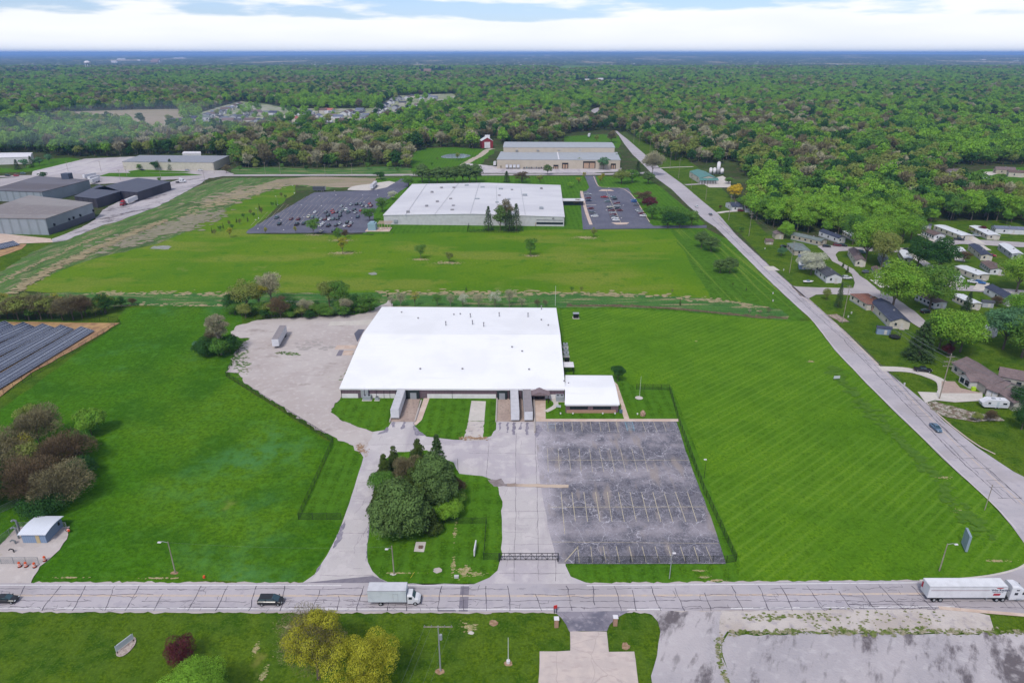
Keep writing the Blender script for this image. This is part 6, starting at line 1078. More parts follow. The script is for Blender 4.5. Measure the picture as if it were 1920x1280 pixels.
car('sedan', 'black', 14, 1128, 0, 'black sedan half out of the photo at the left end of the main road')
car('van', 'black', 509, 1131, 0, 'dark minivan driving right on the main road behind the box truck', z=.24)
car('sedan', 'slate', 1754, 806, ang((1767, 860), (1685, 780)) + math.pi, 'slate blue sedan driving on the side road past the ranch house')
ar = ang((1360, 430), (1290, 370)); car('sedan', 'white', 1306, 389, ar, 'white car farthest along the side road by the striped verge'); car('sedan', 'grey', 1332, 404, ar, 'grey car behind the white one on the side road')
car('pickup', 'black', 1729, 697, -.25, 'black pickup truck parked on the curved driveway')
# cars of the left lot, by rows of the photo
AL = ang((470, 429), (590, 361)) 
def lotcars(rows, org, sc, rz, lot):
    for rn, kinds in rows:
        kinds = sorted(kinds) if 'left' in lot else kinds; nd = 'left' if 'left' in lot else 'far end'
        n = len(kinds); 
        cols = [k[2] for k in kinds]
        for i, (X, Y, col, kd) in enumerate(kinds):
            nm = {'suv': 'suv', 'sedan': 'sedan', 'hatch': 'hatchback', 'pickup': 'pickup', 'van': 'minivan'}[kd]
            od = ['first', 'second', 'third', 'fourth', 'fifth', 'sixth', 'seventh', 'eighth', 'ninth', 'tenth', 'eleventh', 'twelfth', 'thirteenth', 'fourteenth', 'fifteenth'][i]
            lab = f'{col} {nm} in the {rn} of the {lot}, {od} from the {nd}' if n > 1 else f'{col} {nm} alone in the {rn} of the {lot}'
            car(kd, col, org[0] + X / sc, org[1] + Y / sc, rz + random.choice((0, math.pi)), lab, group='cars parked in the ' + lot)
lotcars([('front row', [(980, 765, 'cream', 'sedan'), (1165, 762, 'black', 'suv')]),
    ('second row', [(352, 660, 'black', 'suv'), (615, 662, 'black', 'pickup'), (718, 652, 'black', 'suv'), (830, 648, 'black', 'sedan'), (975, 680, 'white', 'suv'), (1010, 645, 'white', 'sedan'), (1090, 682, 'black', 'pickup'), (1205, 678, 'black', 'suv'), (1258, 650, 'silver', 'sedan'), (1335, 684, 'white', 'sedan'), (1370, 636, 'black', 'suv'), (1405, 682, 'maroon', 'sedan'), (1430, 645, 'silver', 'suv')]),
    ('third row', [(315, 562, 'teal', 'pickup'), (528, 580, 'maroon', 'sedan'), (640, 583, 'maroon', 'suv'), (795, 550, 'cream', 'suv'), (850, 552, 'teal', 'sedan'), (905, 552, 'grey', 'sedan'), (920, 585, 'grey', 'suv'), (978, 585, 'silver', 'sedan'), (1040, 583, 'maroon', 'sedan'), (1100, 585, 'white', 'sedan'), (1160, 582, 'teal', 'suv'), (1228, 580, 'black', 'sedan'), (1528, 552, 'navy', 'suv')]),
    ('fourth row', [(888, 478, 'white', 'sedan'), (1050, 480, 'grey', 'suv'), (1140, 455, 'red', 'hatch'), (1160, 484, 'red', 'sedan'), (1080, 530, 'black', 'suv'), (1215, 478, 'navy', 'sedan'), (1268, 482, 'teal', 'sedan'), (1310, 450, 'grey', 'suv'), (1262, 535, 'black', 'suv'), (1352, 445, 'white', 'suv'), (1385, 480, 'teal', 'pickup'), (1475, 446, 'black', 'suv'), (1492, 482, 'silver', 'sedan'), (1575, 452, 'red', 'hatch'), (1622, 482, 'navy', 'suv')]),
    ('back row', [(1285, 388, 'silver', 'sedan'), (1425, 364, 'silver', 'sedan'), (1508, 360, 'black', 'suv'), (1568, 358, 'grey', 'suv'), (1600, 384, 'grey', 'sedan'), (1660, 388, 'silver', 'sedan'), (1705, 350, 'red', 'hatch'), (1728, 384, 'maroon', 'suv')])], (480, 340), 8, AL, 'dark left parking lot')
lotcars([('left row', [(265, 195, 'silver', 'pickup'), (268, 278, 'maroon', 'sedan'), (288, 338, 'navy', 'sedan'), (325, 510, 'maroon', 'sedan'), (370, 612, 'grey', 'suv'), (415, 692, 'white', 'van')]),
    ('left column', [(635, 258, 'red', 'pickup'), (705, 358, 'teal', 'sedan'), (755, 480, 'cream', 'sedan'), (790, 520, 'black', 'sedan'), (795, 562, 'maroon', 'suv'), (815, 610, 'silver', 'sedan'), (830, 652, 'maroon', 'sedan'), (850, 690, 'grey', 'sedan'), (870, 735, 'white', 'sedan'), (895, 780, 'white', 'suv')]),
    ('right column', [(735, 245, 'silver', 'sedan'), (840, 262, 'teal', 'sedan'), (862, 302, 'black', 'sedan'), (918, 400, 'maroon', 'suv'), (922, 458, 'silver', 'van'), (940, 515, 'black', 'sedan'), (985, 555, 'maroon', 'sedan')]),
    ('right row', [(1295, 330, 'blue', 'sedan'), (1308, 360, 'blue', 'sedan'), (1360, 432, 'grey', 'sedan'), (1400, 555, 'silver', 'sedan'), (1430, 582, 'silver', 'suv'), (1470, 625, 'maroon', 'sedan'), (1505, 680, 'white', 'suv')])], (1080, 350), 12, 0.0, 'right parking lot')
for i, (X, Y, col, kd, rz, lab) in enumerate([(438, 255, 'black', 'sedan', -.3, 'black sedan parked below the long tan mobile home'), (518, 248, 'maroon', 'suv', -.5, 'dark red suv parked below the navy-roofed mobile home'), (562, 250, 'black', 'suv', -.5, 'black suv beside the dark red one below the navy-roofed mobile home'),
        (118, 258, 'black', 'sedan', .1, 'black sedan tucked behind the grey-green roofed tan house'), (592, 495, 'white', 'suv', 0, 'white suv parked at the corner of the dark-roofed white house'), (738, 448, 'grey', 'sedan', .1, 'grey sedan parked beside the small white carport home'), (1285, 218, 'white', 'sedan', -.3, 'white car parked in front of the brown-roofed white mobile home'),
        (1430, 204, 'black', 'pickup', -.4, 'black pickup truck parked below the long cream mobile home'), (1562, 176, 'silver', 'suv', -.3, 'silver suv parked left of the long white-roofed mobile home'), (1532, 524, 'white', 'sedan', -.6, 'white sedan parked below the porch home beside a blue car'), (1590, 530, 'blue', 'suv', -.7, 'bright blue suv parked below the porch home'), (1040, 282, 'black', 'sedan', -.4, 'black sedan parked behind the white-roofed tan mobile home'), (1675, 325, 'red', 'sedan', -.4, 'red car behind the navy-roofed cream mobile home'), (1180, 748, 'black', 'suv', .2, 'black suv parked under the large round tree'), (700, 300, 'teal', 'suv', -.6, 'dark suv behind the taupe-roofed cream mobile home')]):
    car(kd, col, 1440 + X / 4, 400 + Y / 4, rz, lab)
car('suv', 'maroon', 1389, 397, 0, 'dark red suv parked in front of the navy-roofed bungalow')
for i, (px, py, col) in enumerate([(1059, 330, 'black'), (1066, 329.5, 'grey'), (1072, 330, 'black'), (1080, 330, 'silver')]): pass
for i in range(9): car('suv' if i % 2 else 'sedan', ['black', 'teal', 'grey', 'black', 'silver', 'grey', 'navy', 'black', 'grey'][i], 983 + i * 4.6, 316.5, 1.5, f"{['black sedan nearest the trailers', 'teal suv second from the trailers', 'grey sedan third from the trailers', 'black suv fourth from the trailers', 'silver sedan fifth from the trailers', 'grey suv sixth from the trailers', 'navy sedan seventh from the trailers', 'black suv eighth from the trailers', 'grey sedan farthest from the trailers'][i]} along the beige factory wall", group='cars along the beige factory wall', z=.3)
for i in range(6): car('sedan', ['silver', 'black', 'white', 'silver', 'black', 'white'][i], 256 + i * 12 + (60 if i > 2 else 0), 318 + (i % 2) * 2.5, 0, f"{['silver', 'black', 'white', 'silver', 'black', 'white'][i]} car in front of the long cream building, {['first', 'second', 'third', 'fourth', 'fifth', 'sixth'][i]} from the left", group='cars in front of the long cream building', z=.3)
for i, (px, py, c_) in enumerate([(15, 331, 'black'), (31, 331, 'red'), (44, 327, 'teal')]): car('suv', c_, px, py, 0, f'{c_} suv in the small car park at the far left edge', z=.3)
# trailers and trucks
def trailer(label, loc, rz, roof_m=None, name='semi_trailer', L_=14.5, group=None, side=None, reefer=False):
    t_ = thing(name, label, 'trailer', loc, rz, group); b = MB(); b.box(-L_ / 2, L_ / 2, -1.28, 1.28, 1.15, 4.05); b.build('cargo_box', side or WTRK, t_)
    b = MB(); b.box(-L_ / 2 + .04, L_ / 2 - .04, -1.24, 1.24, 4.04, 4.075); b.build('roof', roof_m or paint('trailer_roof', 214, 214, 220), t_)
    b = MB(); [b.box(-L_ / 2 - .02 - (0), L_ / 2 + .02, s * 1.28 - .03, s * 1.28 + .03, z, z + .08) for s in (-1, 1) for z in (1.13, 3.98)]; b.build('side_rail', STEEL, t_)
    b = MB(); b.box(-L_ / 2 - .03, -L_ / 2 + .01, -1.2, -.03, 1.25, 3.95); b.box(-L_ / 2 - .03, -L_ / 2 + .01, .03, 1.2, 1.25, 3.95); b.build('rear_door', paint('trailer_door', 210, 214, 220), t_)
    b = MB(); b.box(-L_ / 2 + .3, L_ / 2 - .5, -.5, .5, .85, 1.15); b.build('chassis', BLACKM, t_)
    b = MB(); [b.box(L_ / 2 - 3.4, L_ / 2 - 3.2, s * .8 - .1, s * .8 + .1, .12, 1.1) for s in (-1, 1)]; b.build('landing_leg', STEEL, t_)
    for x in (-L_ / 2 + 1.6, -L_ / 2 + 2.9):
        for s in (-1, 1): wheel(t_, x, s * 1.05, .5, .45)
    if reefer: b = MB(); b.box(L_ / 2, L_ / 2 + .45, -.9, .9, 1.9, 3.8); b.build('cooling_unit', GREYU, t_)
    return t_
def place(mk, front, back, **k):
    """front, back: px of the two ends on the ground"""
    a, b = Vector(g(*front)), Vector(g(*back)); d = a - b; return mk, ((a.x + b.x) / 2, (a.y + b.y) / 2), math.atan2(d.y, d.x), d.length
def tr(label, front, back, roof_m=None, L_=None, z=.2, **k):
    _, c_, rz, ln = place(None, front, back); return trailer(label, (*c_, z), rz, roof_m, L_=L_ or ln, **k)
DUST = paint('dusty_trailer_roof', 152, 144, 146, .8); LGR = paint('light_grey_trailer_roof', 206, 204, 208, .7)
wy_ = WA.y
def dock_trailer(label, px_nose, dockpx, yn, roof_m):
    x1, y1 = g(px_nose, yn); x0 = WA.x + (WB.x - WA.x) * wf(dockpx, 1.0); y0 = wy_ - .9; d = Vector((x1 - x0, y1 - y0)); return trailer(label, ((x0 + x1) / 2, (y0 + y1) / 2, -.25), math.atan2(d.y, d.x), roof_m, L_=d.length)
dock_trailer('white semi trailer docked alone at the left loading ramp', 741, 754.5, 788, LGR); dock_trailer('white-roofed semi trailer docked left of the grey-roofed one', 966, 964, 792, LGR); dock_trailer('grey-roofed semi trailer docked beside the entrance porch', 991, 987, 792, DUST)
tr('white semi trailer with dusty grey roof standing on the gravel yard', (518, 655), (533, 628), DUST, z=.2)
tr('white semi trailer at the back edge of the dark left lot', (697, 357), (705, 349), LGR, z=.3)
for i, x in enumerate((951, 958, 965, 972)): tr(['grey-topped trailer at the beige factory, farthest left of four', 'second grey-topped trailer from the left at the beige factory', 'third grey-topped trailer from the left at the beige factory', 'grey-topped trailer at the beige factory, farthest right of four'][i], (x - .5, 317.5), (x + .8, 313), DUST, group='trailers at the beige factory', z=.3, L_=15)
tr('small white box trailer at the left corner of the beige factory', (927, 314), (929, 309), LGR, z=.3, L_=9); tr('white trailer parked on the far meadow by the side road', (1104, 258), (1105, 256.5), LGR, z=.3, L_=16)
for i, (a, b) in enumerate((((168, 341), (186, 337)), ((158, 337), (180, 333)), ((172, 346), (186, 341)))): tr(['white trailer nearest the charcoal warehouse', 'white trailer behind the brown-roofed warehouse', 'white trailer between the two estate warehouses'][i], a, b, LGR, z=.3)
tr('dark cargo container on the back edge of the dark left lot', (592, 359), (606, 359), BLACKM, z=.0, L_=10, side=paint('dark_container', 80, 84, 92))
def tractor(parent_label, loc, rz, pm, name='truck_tractor', cat='truck', L_=6.6):
    t_ = thing(name, parent_label, cat, loc, rz)
    b = MB(); b.loft([[(x, -w_, .55), (x, w_, .55), (x, w_, zt - .3), (x, w_ * .75, zt), (x, -w_ * .75, zt), (x, -w_, zt - .3)] for x, w_, zt in ((-1.1, 1.22, 3.95), (.2, 1.22, 3.95), (1.3, 1.22, 3.35), (1.95, 1.18, 2.75), (2.5, 1.1, 1.95))]); b.build('cab', pm, t_)
    b = MB(); b.loft([[(x, -w_, .5), (x, w_, .5), (x, w_, zt - .25), (x, w_ * .7, zt), (x, -w_ * .7, zt), (x, -w_, zt - .25)] for x, w_, zt in ((2.4, 1.1, 1.95), (3.4, 1.05, 1.75), (4.1, .9, 1.45))]); b.build('hood', pm, t_)
    b = MB(); b.add([(2.02, -1.0, 2.72), (2.02, 1.0, 2.72), (2.56, .95, 1.98), (2.56, -.95, 1.98), (1.9, -1.0, 2.72), (1.9, 1.0, 2.72), (2.4, .95, 1.9), (2.4, -.95, 1.9)], [(0, 3, 2, 1), (4, 5, 6, 7), (0, 1, 5, 4), (2, 3, 7, 6), (0, 4, 7, 3), (1, 2, 6, 5)]); b.build('windscreen', WG, t_)
    b = MB(); [b.box(x0, x1, s * 1.235 - .02, s * 1.235 + .02, z0, z1) for s in (-1, 1) for x0, x1, z0, z1 in ((1.3, 1.9, 1.9, 2.5), (-.3, .4, 1.8, 2.4), (-.1, .5, 2.9, 3.15))]; b.build('side_window', GLASS, t_)
    b = MB(); b.box(-L_ + 2.0, -1.0, -.45, .45, .75, 1.0); b.box(-2.9, -1.2, -1.0, 1.0, .5, .95); b.build('chassis', BLACKM, t_)
    b = MB(); [b.tube((.4, s * 1.05, .65), (1.4, s * 1.05, .65), .3, .3, 10) for s in (-1, 1)]; b.build('fuel_tank', STEEL, t_); b = MB(); b.box(4.0, 4.2, -1.1, 1.1, .35, .8); b.build('bumper', STEEL, t_)
    for s in (-1, 1): b = MB(); b.box(3.95, 4.1, s * .8 - .15, s * .8 + .15, .95, 1.15); b.build('headlight', LAMP, t_); b = MB(); b.box(2.2, 2.4, s * 1.4 - .12, s * 1.4 + .12, 1.8, 2.5); b.build('wing_mirror', BLACKM, t_)
    for x in (3.2, -2.3, -3.6):
        for s in (-1, 1): wheel(t_, x, s * 1.02, .5, .34 if x > 0 else .5, RIM)
    return t_
# the big rig on the main road
ty = g(1800, 1127)[1] + .9; xb_ = g(1730, 1127)[0] + .4; t_ = trailer('long white semi trailer with a blue company name and red square on its side', (xb_ + 8.0, ty, .22), .0, paint('bright_trailer_roof', 232, 232, 236), L_=16.0)
tractor('white sleeper cab truck pulling the long lettered trailer at the right edge', (xb_ + 8.0 + 8 + 2.15, ty, .22), 0.0, WTRK)
b = MB(); b.box(-7.6, 5.1 - .6, -1.315, -1.30, 3.05, 3.13); b.build('side_stripe', mat('maroon_stripe', K(130, 70, 84)), t_)
b = MB(); b.prism([(5.35, 1.75), (6.75, 1.75), (6.9, 2.3), (5.5, 2.3)], -1.325, -1.30, 'y'); b.prism([(5.6, 3.78), (7.2, 3.78), (6.9, 3.6), (6.4, 3.5), (5.9, 3.6)], -1.325, -1.30, 'y'); b.build('red_emblem', mat('red_emblem', K(178, 62, 74)), t_)
b = MB(); b.box(-8.035, -8.0, .75, 1.25, 2.0, 3.4); b.build('red_tag', mat('red_emblem', K(178, 62, 74)), t_)
def lettering(name, text, parent, loc, rot, size, m_, bold=.012):
    cu = bpy.data.curves.new(name, 'FONT'); cu.body = text; cu.size = size; cu.extrude = .008; cu.offset = bold; cu.resolution_u = 2; o_ = bpy.data.objects.new(name, cu); C.objects.link(o_)
    bpy.context.view_layer.update(); me = bpy.data.meshes.new_from_object(o_.evaluated_get(bpy.context.evaluated_depsgraph_get())); bpy.data.objects.remove(o_); me.materials.clear(); me.materials.append(m_)
    o_ = bpy.data.objects.new(name, me); C.objects.link(o_); o_.parent = parent; o_.location = loc; o_.rotation_euler = rot; return o_
NAVYT = mat('navy_lettering', K(40, 48, 84))
lettering('company_name', 'Wise Readers', t_, (4.75, -1.31, 2.92), (R(90), 0, 0), .68, NAVYT); lettering('company_subtitle', 'Trusted Service, Inc.', t_, (5.05, -1.31, 2.55), (R(90), 0, 0), .28, NAVYT, .004)
# box truck
bx0, by0 = g(691, 1135)[0], g(735, 1136)[1] + .6; t_ = thing('box_truck', 'white box truck driving right on the main road between the two driveways', 'truck', (bx0 + 4.2, by0 + .5, .22))
b = MB(); b.box(-4.1, 3.75, -1.28, 1.28, 1.05, 3.95); b.build('cargo_box', paint('truck_box_grey', 214, 221, 228, .5), t_); b = MB(); b.box(-4.06, 3.7, -1.24, 1.24, 3.94, 3.98); b.build('roof', paint('trailer_roof', 214, 214, 220), t_); b = MB(); [b.box(-4.12, 3.77, s * 1.28 - .03, s * 1.28 + .03, z, z + .09) for s in (-1, 1) for z in (1.02, 3.9)]; [b.box(x, x + .05, -1.31, -1.27, 1.3, 3.2) for x in (1.05, 2.05)]; b.box(1.05, 2.1, -1.31, -1.27, 3.15, 3.2); b.build('trim', STEEL, t_)
b = MB(); b.loft([[(x, -w_, .5), (x, w_, .5), (x, w_, zt - .25), (x, w_ * .8, zt), (x, -w_ * .8, zt), (x, -w_, zt - .25)] for x, w_, zt in ((3.9, 1.12, 2.6), (4.9, 1.12, 2.6), (5.45, 1.1, 1.75))]); b.loft([[(x, -w_, .5), (x, w_, .5), (x, w_, zt - .25), (x, w_ * .8, zt), (x, -w_ * .8, zt), (x, -w_, zt - .25)] for x, w_, zt in ((5.45, 1.1, 1.75), (6.1, 1.05, 1.62), (6.5, .8, 1.3))]); b.build('cab', WTRK, t_)
b = MB(); b.add([(4.98, -.92, 2.5), (4.98, .92, 2.5), (5.5, .9, 1.78), (5.5, -.9, 1.78), (4.85, -.92, 2.45), (4.85, .92, 2.45), (5.35, .9, 1.7), (5.35, -.9, 1.7)], [(0, 3, 2, 1), (4, 5, 6, 7), (0, 1, 5, 4), (2, 3, 7, 6), (0, 4, 7, 3), (1, 2, 6, 5)]); b.build('windscreen', WG, t_); b = MB(); [b.box(4.2, 4.9, s * 1.13 - .02, s * 1.13 + .02, 1.6, 2.2) for s in (-1, 1)]; b.build('side_window', GLASS, t_)
b = MB(); b.box(-4, 6.2, -.45, .45, .6, 1.05); b.box(6.4, 6.6, -1, 1, .4, .7); b.build('chassis', BLACKM, t_)
for x, wd in ((5.5, .28), (-1.6, .5)):
    for s in (-1, 1): wheel(t_, x, s * 1.0, .45, wd)
for s in (-1, 1): b = MB(); b.box(6.35, 6.52, s * .75 - .14, s * .75 + .14, .85, 1.05); b.build('headlight', LAMP, t_)
t_ = tractor('red truck cab in front of the pale trailer in the estate yard', (*g(232, 386), .3), ang((250, 378), (228, 388)), REDP); tr('pale semi trailer behind the red cab in the estate yard', (238, 385), (259, 376.5), LGR, z=.3)
t_ = tractor('white truck cab beside the cream container at the end of the charcoal warehouse', (*g(340, 343), .3), .1, WTRK)
# caravan
t_ = thing('caravan', 'white caravan parked beside the ranch house garage', 'caravan', (*g(1862, 764), .2), -.12); b = MB(); b.prism([(-4.0, .9), (-3.3, .5), (3.6, .5), (3.9, 1.4), (3.7, 2.8), (3.0, 3.05), (-2.6, 3.05), (-4.3, 1.9)], -1.2, 1.2, 'y'); b.build('body', WTRK, t_)
b = MB(); [b.box(x0, x1, -1.23, -1.18, 1.6, 2.2) for x0, x1 in ((-2.5, -1.7), (1.9, 3.1))]; b.build('window', GLASS, t_); b = MB(); b.box(.1, .8, -1.23, -1.18, .6, 2.5); b.build('door', paint('caravan_door', 196, 206, 216), t_); b = MB(); b.box(-3.9, 3.7, -1.225, -1.19, 1.15, 1.3); b.build('side_stripe', paint('pale_blue_stripe', 170, 184, 204), t_); b = MB(); b.box(-1.2, -.2, -.4, .4, 3.05, 3.3); b.box(1, 1.4, -.2, .2, 3.05, 3.2); b.build('roof_vent', GREYU, t_); b = MB(); b.tube((-4.2, 0, .7), (-5.4, 0, .6), .07); b.build('drawbar', BLACKM, t_)
for x in (.1, 1.0):
    for s in (-1, 1): wheel(t_, x, s * 1.05, .34, .2)
# ------------------------------------------------------------------ fences and gates
FM = mat('chain_link_black', K(40, 48, 40), rough=.6); FMG = mat('chain_link_grey', K(150, 156, 160), rough=.5, metal=.3)
def fence(label, pts, h, m_=FM, post=3.0, sp=.42, wd=.03, name='chain_link_fence', world=False, z0=.05):
    P_ = pts if world else [g(*q) for q in pts]; t_ = thing(name, label, 'fence', (P_[0][0], P_[0][1], z0)); ox, oy = P_[0]; posts, rail, net = MB(), MB(), MB()
    for a, b in zip(P_, P_[1:]):
        L_ = math.dist(a, b); d = ((b[0] - a[0]) / L_, (b[1] - a[1]) / L_); a = (a[0] - ox, a[1] - oy); n_ = max(1, round(L_ / post)); nx, ny = -d[1] * .01, d[0] * .01
        for k in range(n_ + 1): s = L_ * k / n_; posts.tube((a[0] + d[0] * s, a[1] + d[1] * s, 0), (a[0] + d[0] * s, a[1] + d[1] * s, h + .08), .055, .055, 5)
        for z in (.08, h): rail.tube((a[0], a[1], z), (a[0] + d[0] * L_, a[1] + d[1] * L_, z), .035, .035, 4)
        s = -h
        while s < L_:
            for dr in (1, -1):
                s0, s1, za, zb = s, s + h, (0 if dr > 0 else h), (h if dr > 0 else 0)
                if s0 < 0: za = za + (zb - za) * (-s0 / h); s0 = 0
                if s1 > L_: zb = za + (zb - za) * ((L_ - s0) / max(1e-6, (s1 - s0))); s1 = L_
                if s1 - s0 < .05: continue
                p = (a[0] + d[0] * s0, a[1] + d[1] * s0, za + .05); q = (a[0] + d[0] * s1, a[1] + d[1] * s1, zb + .05); net.add([(p[0] + nx, p[1] + ny, p[2] - wd), (q[0] + nx, q[1] + ny, q[2] - wd), (q[0] + nx, q[1] + ny, q[2] + wd), (p[0] + nx, p[1] + ny, p[2] + wd)], [(0, 1, 2, 3)])
            s += sp
    posts.build('post', m_, t_); rail.build('rail', m_, t_); net.build('wire_mesh', m_, t_); return t_
fence('black chain link fence zigzagging between the left field and the gravel yard', [(454, 649), (424, 706), (625, 830), (560, 974), (640, 974)], 1.9)
fence('black chain link fence behind the shrubs at the back of the gravel yard', [(480, 601), (665, 592), (666, 586)], 1.9); fence('black chain link fence from the office garden down past the big parking lot', [(1193, 730), (1255, 731), (1272, 790), (1318, 918), (1380, 1052), (1362, 1055), (1078, 1057)], 2.0)
fence('short black fence on the clump island ending at the sliding gate', [(832, 983), (912, 983), (907, 1050), (940, 1051)], 2.0)
t_ = thing('sliding_gate', 'long black sliding gate across the east driveway', 'gate', (*g(936, 1051), .2)); ga, gb = g(936, 1051), g(1046, 1053); L_ = gb[0] - ga[0]; b = MB()
for z in (.15, 1.1, 1.9): b.box(0, L_, -.05, .05, z, z + .09)
n_ = 11
for k in range(n_ + 1): b.box(L_ * k / n_ - .05, L_ * k / n_ + .05, -.05, .05, .15, 1.98)
for k in range(n_): b.tube((L_ * k / n_, 0, .2 if k % 2 else 1.9), (L_ * (k + 1) / n_, 0, 1.9 if k % 2 else .2), .04, .04, 4)
b.build('gate_frame', BLACKM, t_); b = MB(); b.box(-.12, .12, -.5, -.3, 0, 2.3); b.box(L_ - .1, L_ + .12, -.5, -.3, 0, 2.3); b.build('gate_post', BLACKM, t_)
fence('dark mesh fence round the solar field', [(-30, 762), (60, 707), (150, 655), (226, 608), (222, 604), (120, 602), (-20, 598)], 2.2, post=4, sp=.8); fence('grey chain link fence round the gas meter yard, back and left sides', [(-40, 1055), (0, 1020), (38, 992), (126, 992)], 2.0, FMG)
fence('grey chain link gate and fence at the front of the gas meter yard', [(-20, 1058), (74, 1058)], 2.0, FMG)
fence('grey fence at the far left edge below the brown thicket', [(-40, 985), (0, 962), (36, 945)], 1.8, FMG)
fence('black fence along the factory lawn beside the four conifers', [(876, 436), (880, 420)], 2.2); fence('black fence in front of the factory conifers', [(880, 436), (972, 437)], 2.2)
# ------------------------------------------------------------------ poles, wires and lamps
WOODP = mat('weathered_pole_wood', K(170, 160, 148), (nl(2, .4, .6, K(140, 128, 116), .8, str=(1, 1, .2)),)); INS = paint('insulator_grey', 120, 124, 130)
def height_for(px, pyb, pyt):
    x, y = g(px, pyb); lo, hi = 0, 60
    for _ in range(40):
        m_ = (lo + hi) / 2
        if px_of(x, y, m_)[1] > pyt: lo = m_
        else: hi = m_
    return m_
def pole(label, px, pyb, pyt, arms=(), lamp=None, cat='utility pole', name='utility_pole', r=.15, m_=None, trans=False, az=0.0, group=None, base=None):
    h = height_for(px, pyb, pyt); x, y = g(px, pyb); t_ = thing(name, label, cat, (x, y, .05), az, group); b = MB(); b.tube((0, 0, -.2), (0, 0, h), r, r * .65, 8); b.build('pole', m_ or WOODP, t_)
    for z, w_ in arms:
        b = MB(); b.box(-w_, w_, -.1, .02, h - z - .08, h - z + .08); ar_ = b.build('crossarm', WOODP, t_)
        for k in (-.92, -.45, .45, .92): b = MB(); b.cyl(w_ * k, -.04, h - z + .08, h - z + .38, .07, .09, 6); b.build('insulator', INS, ar_)
    if lamp:
        dx, dy, zz_ = lamp; b = MB(); b.tube((0, 0, h - zz_), (dx * .6, dy * .6, h - zz_ + .5), .05); b.tube((dx * .6, dy * .6, h - zz_ + .5), (dx, dy, h - zz_ + .45), .05); la = b.build('lamp_arm', STEEL, t_); b = MB(); b.box(dx - .35, dx + .35, dy - .18, dy + .18, h - zz_ + .32, h - zz_ + .5); b.build('lamp_head', EAVE, la)
    if trans: b = MB(); b.cyl(.38, 0, h - 3.2, h - 2.1, .28, n=10); b.build('transformer', GREYU, t_)
    if base: b = MB(); b.cyl(0, 0, 0, .6, .35, n=10); b.build('footing', EAVE, t_)
    return (x, y, h)
pA = pole('wooden street lamp pole in the lush left field', 329, 1074, 1015, lamp=(-1.6, -.4, .3)); pB = pole('wooden pole with a small lamp left of the concrete pad on the clump island', 739, 1077, 1023, lamp=(-1.0, -.6, .8)); 
pole('grey lamp pole on the grass strip between the big parking lot and the road', 1255, 1084, 1030, lamp=(0, -1.4, .2), m_=STEEL, r=.1, name='street_lamp', cat='street lamp'); pole('wooden street lamp pole near the field corner behind the big truck', 1761, 1070, 1019, lamp=(1.5, -.5, .2)); pole('thin utility pole beside the side road below the tan bare spot', 1846, 956, 908, r=.11)
pP = pole('steel power pole with a wide crossarm and transformer on the south lawn', 826, 1257, 1173, arms=((.2, 2.6),), trans=True, m_=STEEL); pole('slender white lamp post on the south lawn', 953, 1242, 1195, r=.07, m_=EAVE, name='lamp_post', cat='lamp post', base=True)
pole('black lamp post at the north edge of the clump island', 859, 888, 860, r=.06, m_=BLACKM, name='lamp_post', cat='lamp post'); pole('black lamp post on the fence beside the big parking lot', 1320, 896, 862, r=.06, m_=BLACKM, name='lamp_post', cat='lamp post', lamp=(-.3, 0, .3))
pole('flagpole without a flag in the fenced office garden', 1199, 744, 705, r=.05, m_=EAVE, name='flagpole', cat='flagpole'); sheet('flagpole_base', [(g(1198, 747)[0] + 1.3 * math.cos(a * .5), g(1198, 747)[1] + 1.3 * math.sin(a * .5)) for a in range(13)], .3, conc_new, world=True)
pR = pole('tall utility pole with three crossarms in front of the ranch house', 1761, 748, 663, arms=((1.2, 1.3), (2.8, 1.8), (4.4, 1.8)), r=.2); pQ = pole('utility pole beside the rock bed near the tall spruce', 1579, 606, 535, arms=((.6, .9),)); pS = pole('utility pole in front of the blossoming tree beside the side road', 1480, 512, 452, arms=((.5, .9),)); pT = pole('tall pale utility pole on the verge left of the little barn shed', 1404, 443, 397, arms=((1.5, 1.2), (3.2, .9)))
pU = pole('utility pole near the bungalow at the foot of the wood', 1366, 413, 366, arms=((.8, .8),)); pole('utility pole near the teal-roofed office driveway', 1323, 375, 333, arms=((.6, .8),)); pole('utility pole on the verge below the teal-roofed office', 1296, 354, 332, arms=((.6, .8),)); pole('utility pole beside the big bare tree on the side road', 1272, 335, 298, arms=((1.0, 1.6),)); pole('thin white utility pole behind the warehouse roof corner', 1041, 574, 536, m_=EAVE, r=.08)
for i, (a, b, c_) in enumerate(((1242, 308, 290), (1256, 318, 285), (1198, 272, 245), (1188, 268, 240), (1218, 290, 262))): pole(['utility pole first beyond the bare tree', 'utility pole with wide arms by the side lane', 'utility pole near the dark conifers', 'farthest utility pole on the side road', 'utility pole between the conifers and the lane'][i], a, b, c_, arms=((.6, 1.2),), group='utility poles along the side road')
for i, (a, b, c_) in enumerate(((128, 322, 303), (190, 322, 302), (226, 338, 318), (238, 331, 312), (302, 336, 300) , (385, 345, 322), (402, 326, 305), (498, 328, 304), (526, 328, 305), (610, 328, 308), (660, 327, 306), (793, 327, 308))): pole(['utility pole, first from the left along the estate road', 'utility pole, second from the left along the estate road', 'utility pole, third from the left along the estate road', 'utility pole, fourth from the left along the estate road', 'utility pole behind the charcoal warehouse', 'utility pole at the yard corner right of the charcoal warehouse', 'utility pole right of the long cream building', 'utility pole, first beside the wood along the far road', 'utility pole, second beside the wood along the far road', 'utility pole, third beside the wood along the far road', 'utility pole, fourth beside the wood along the far road', 'utility pole near the pines behind the pale factory'][i], a, b, c_, arms=((.6, 1.2),), group='utility poles along the far road')
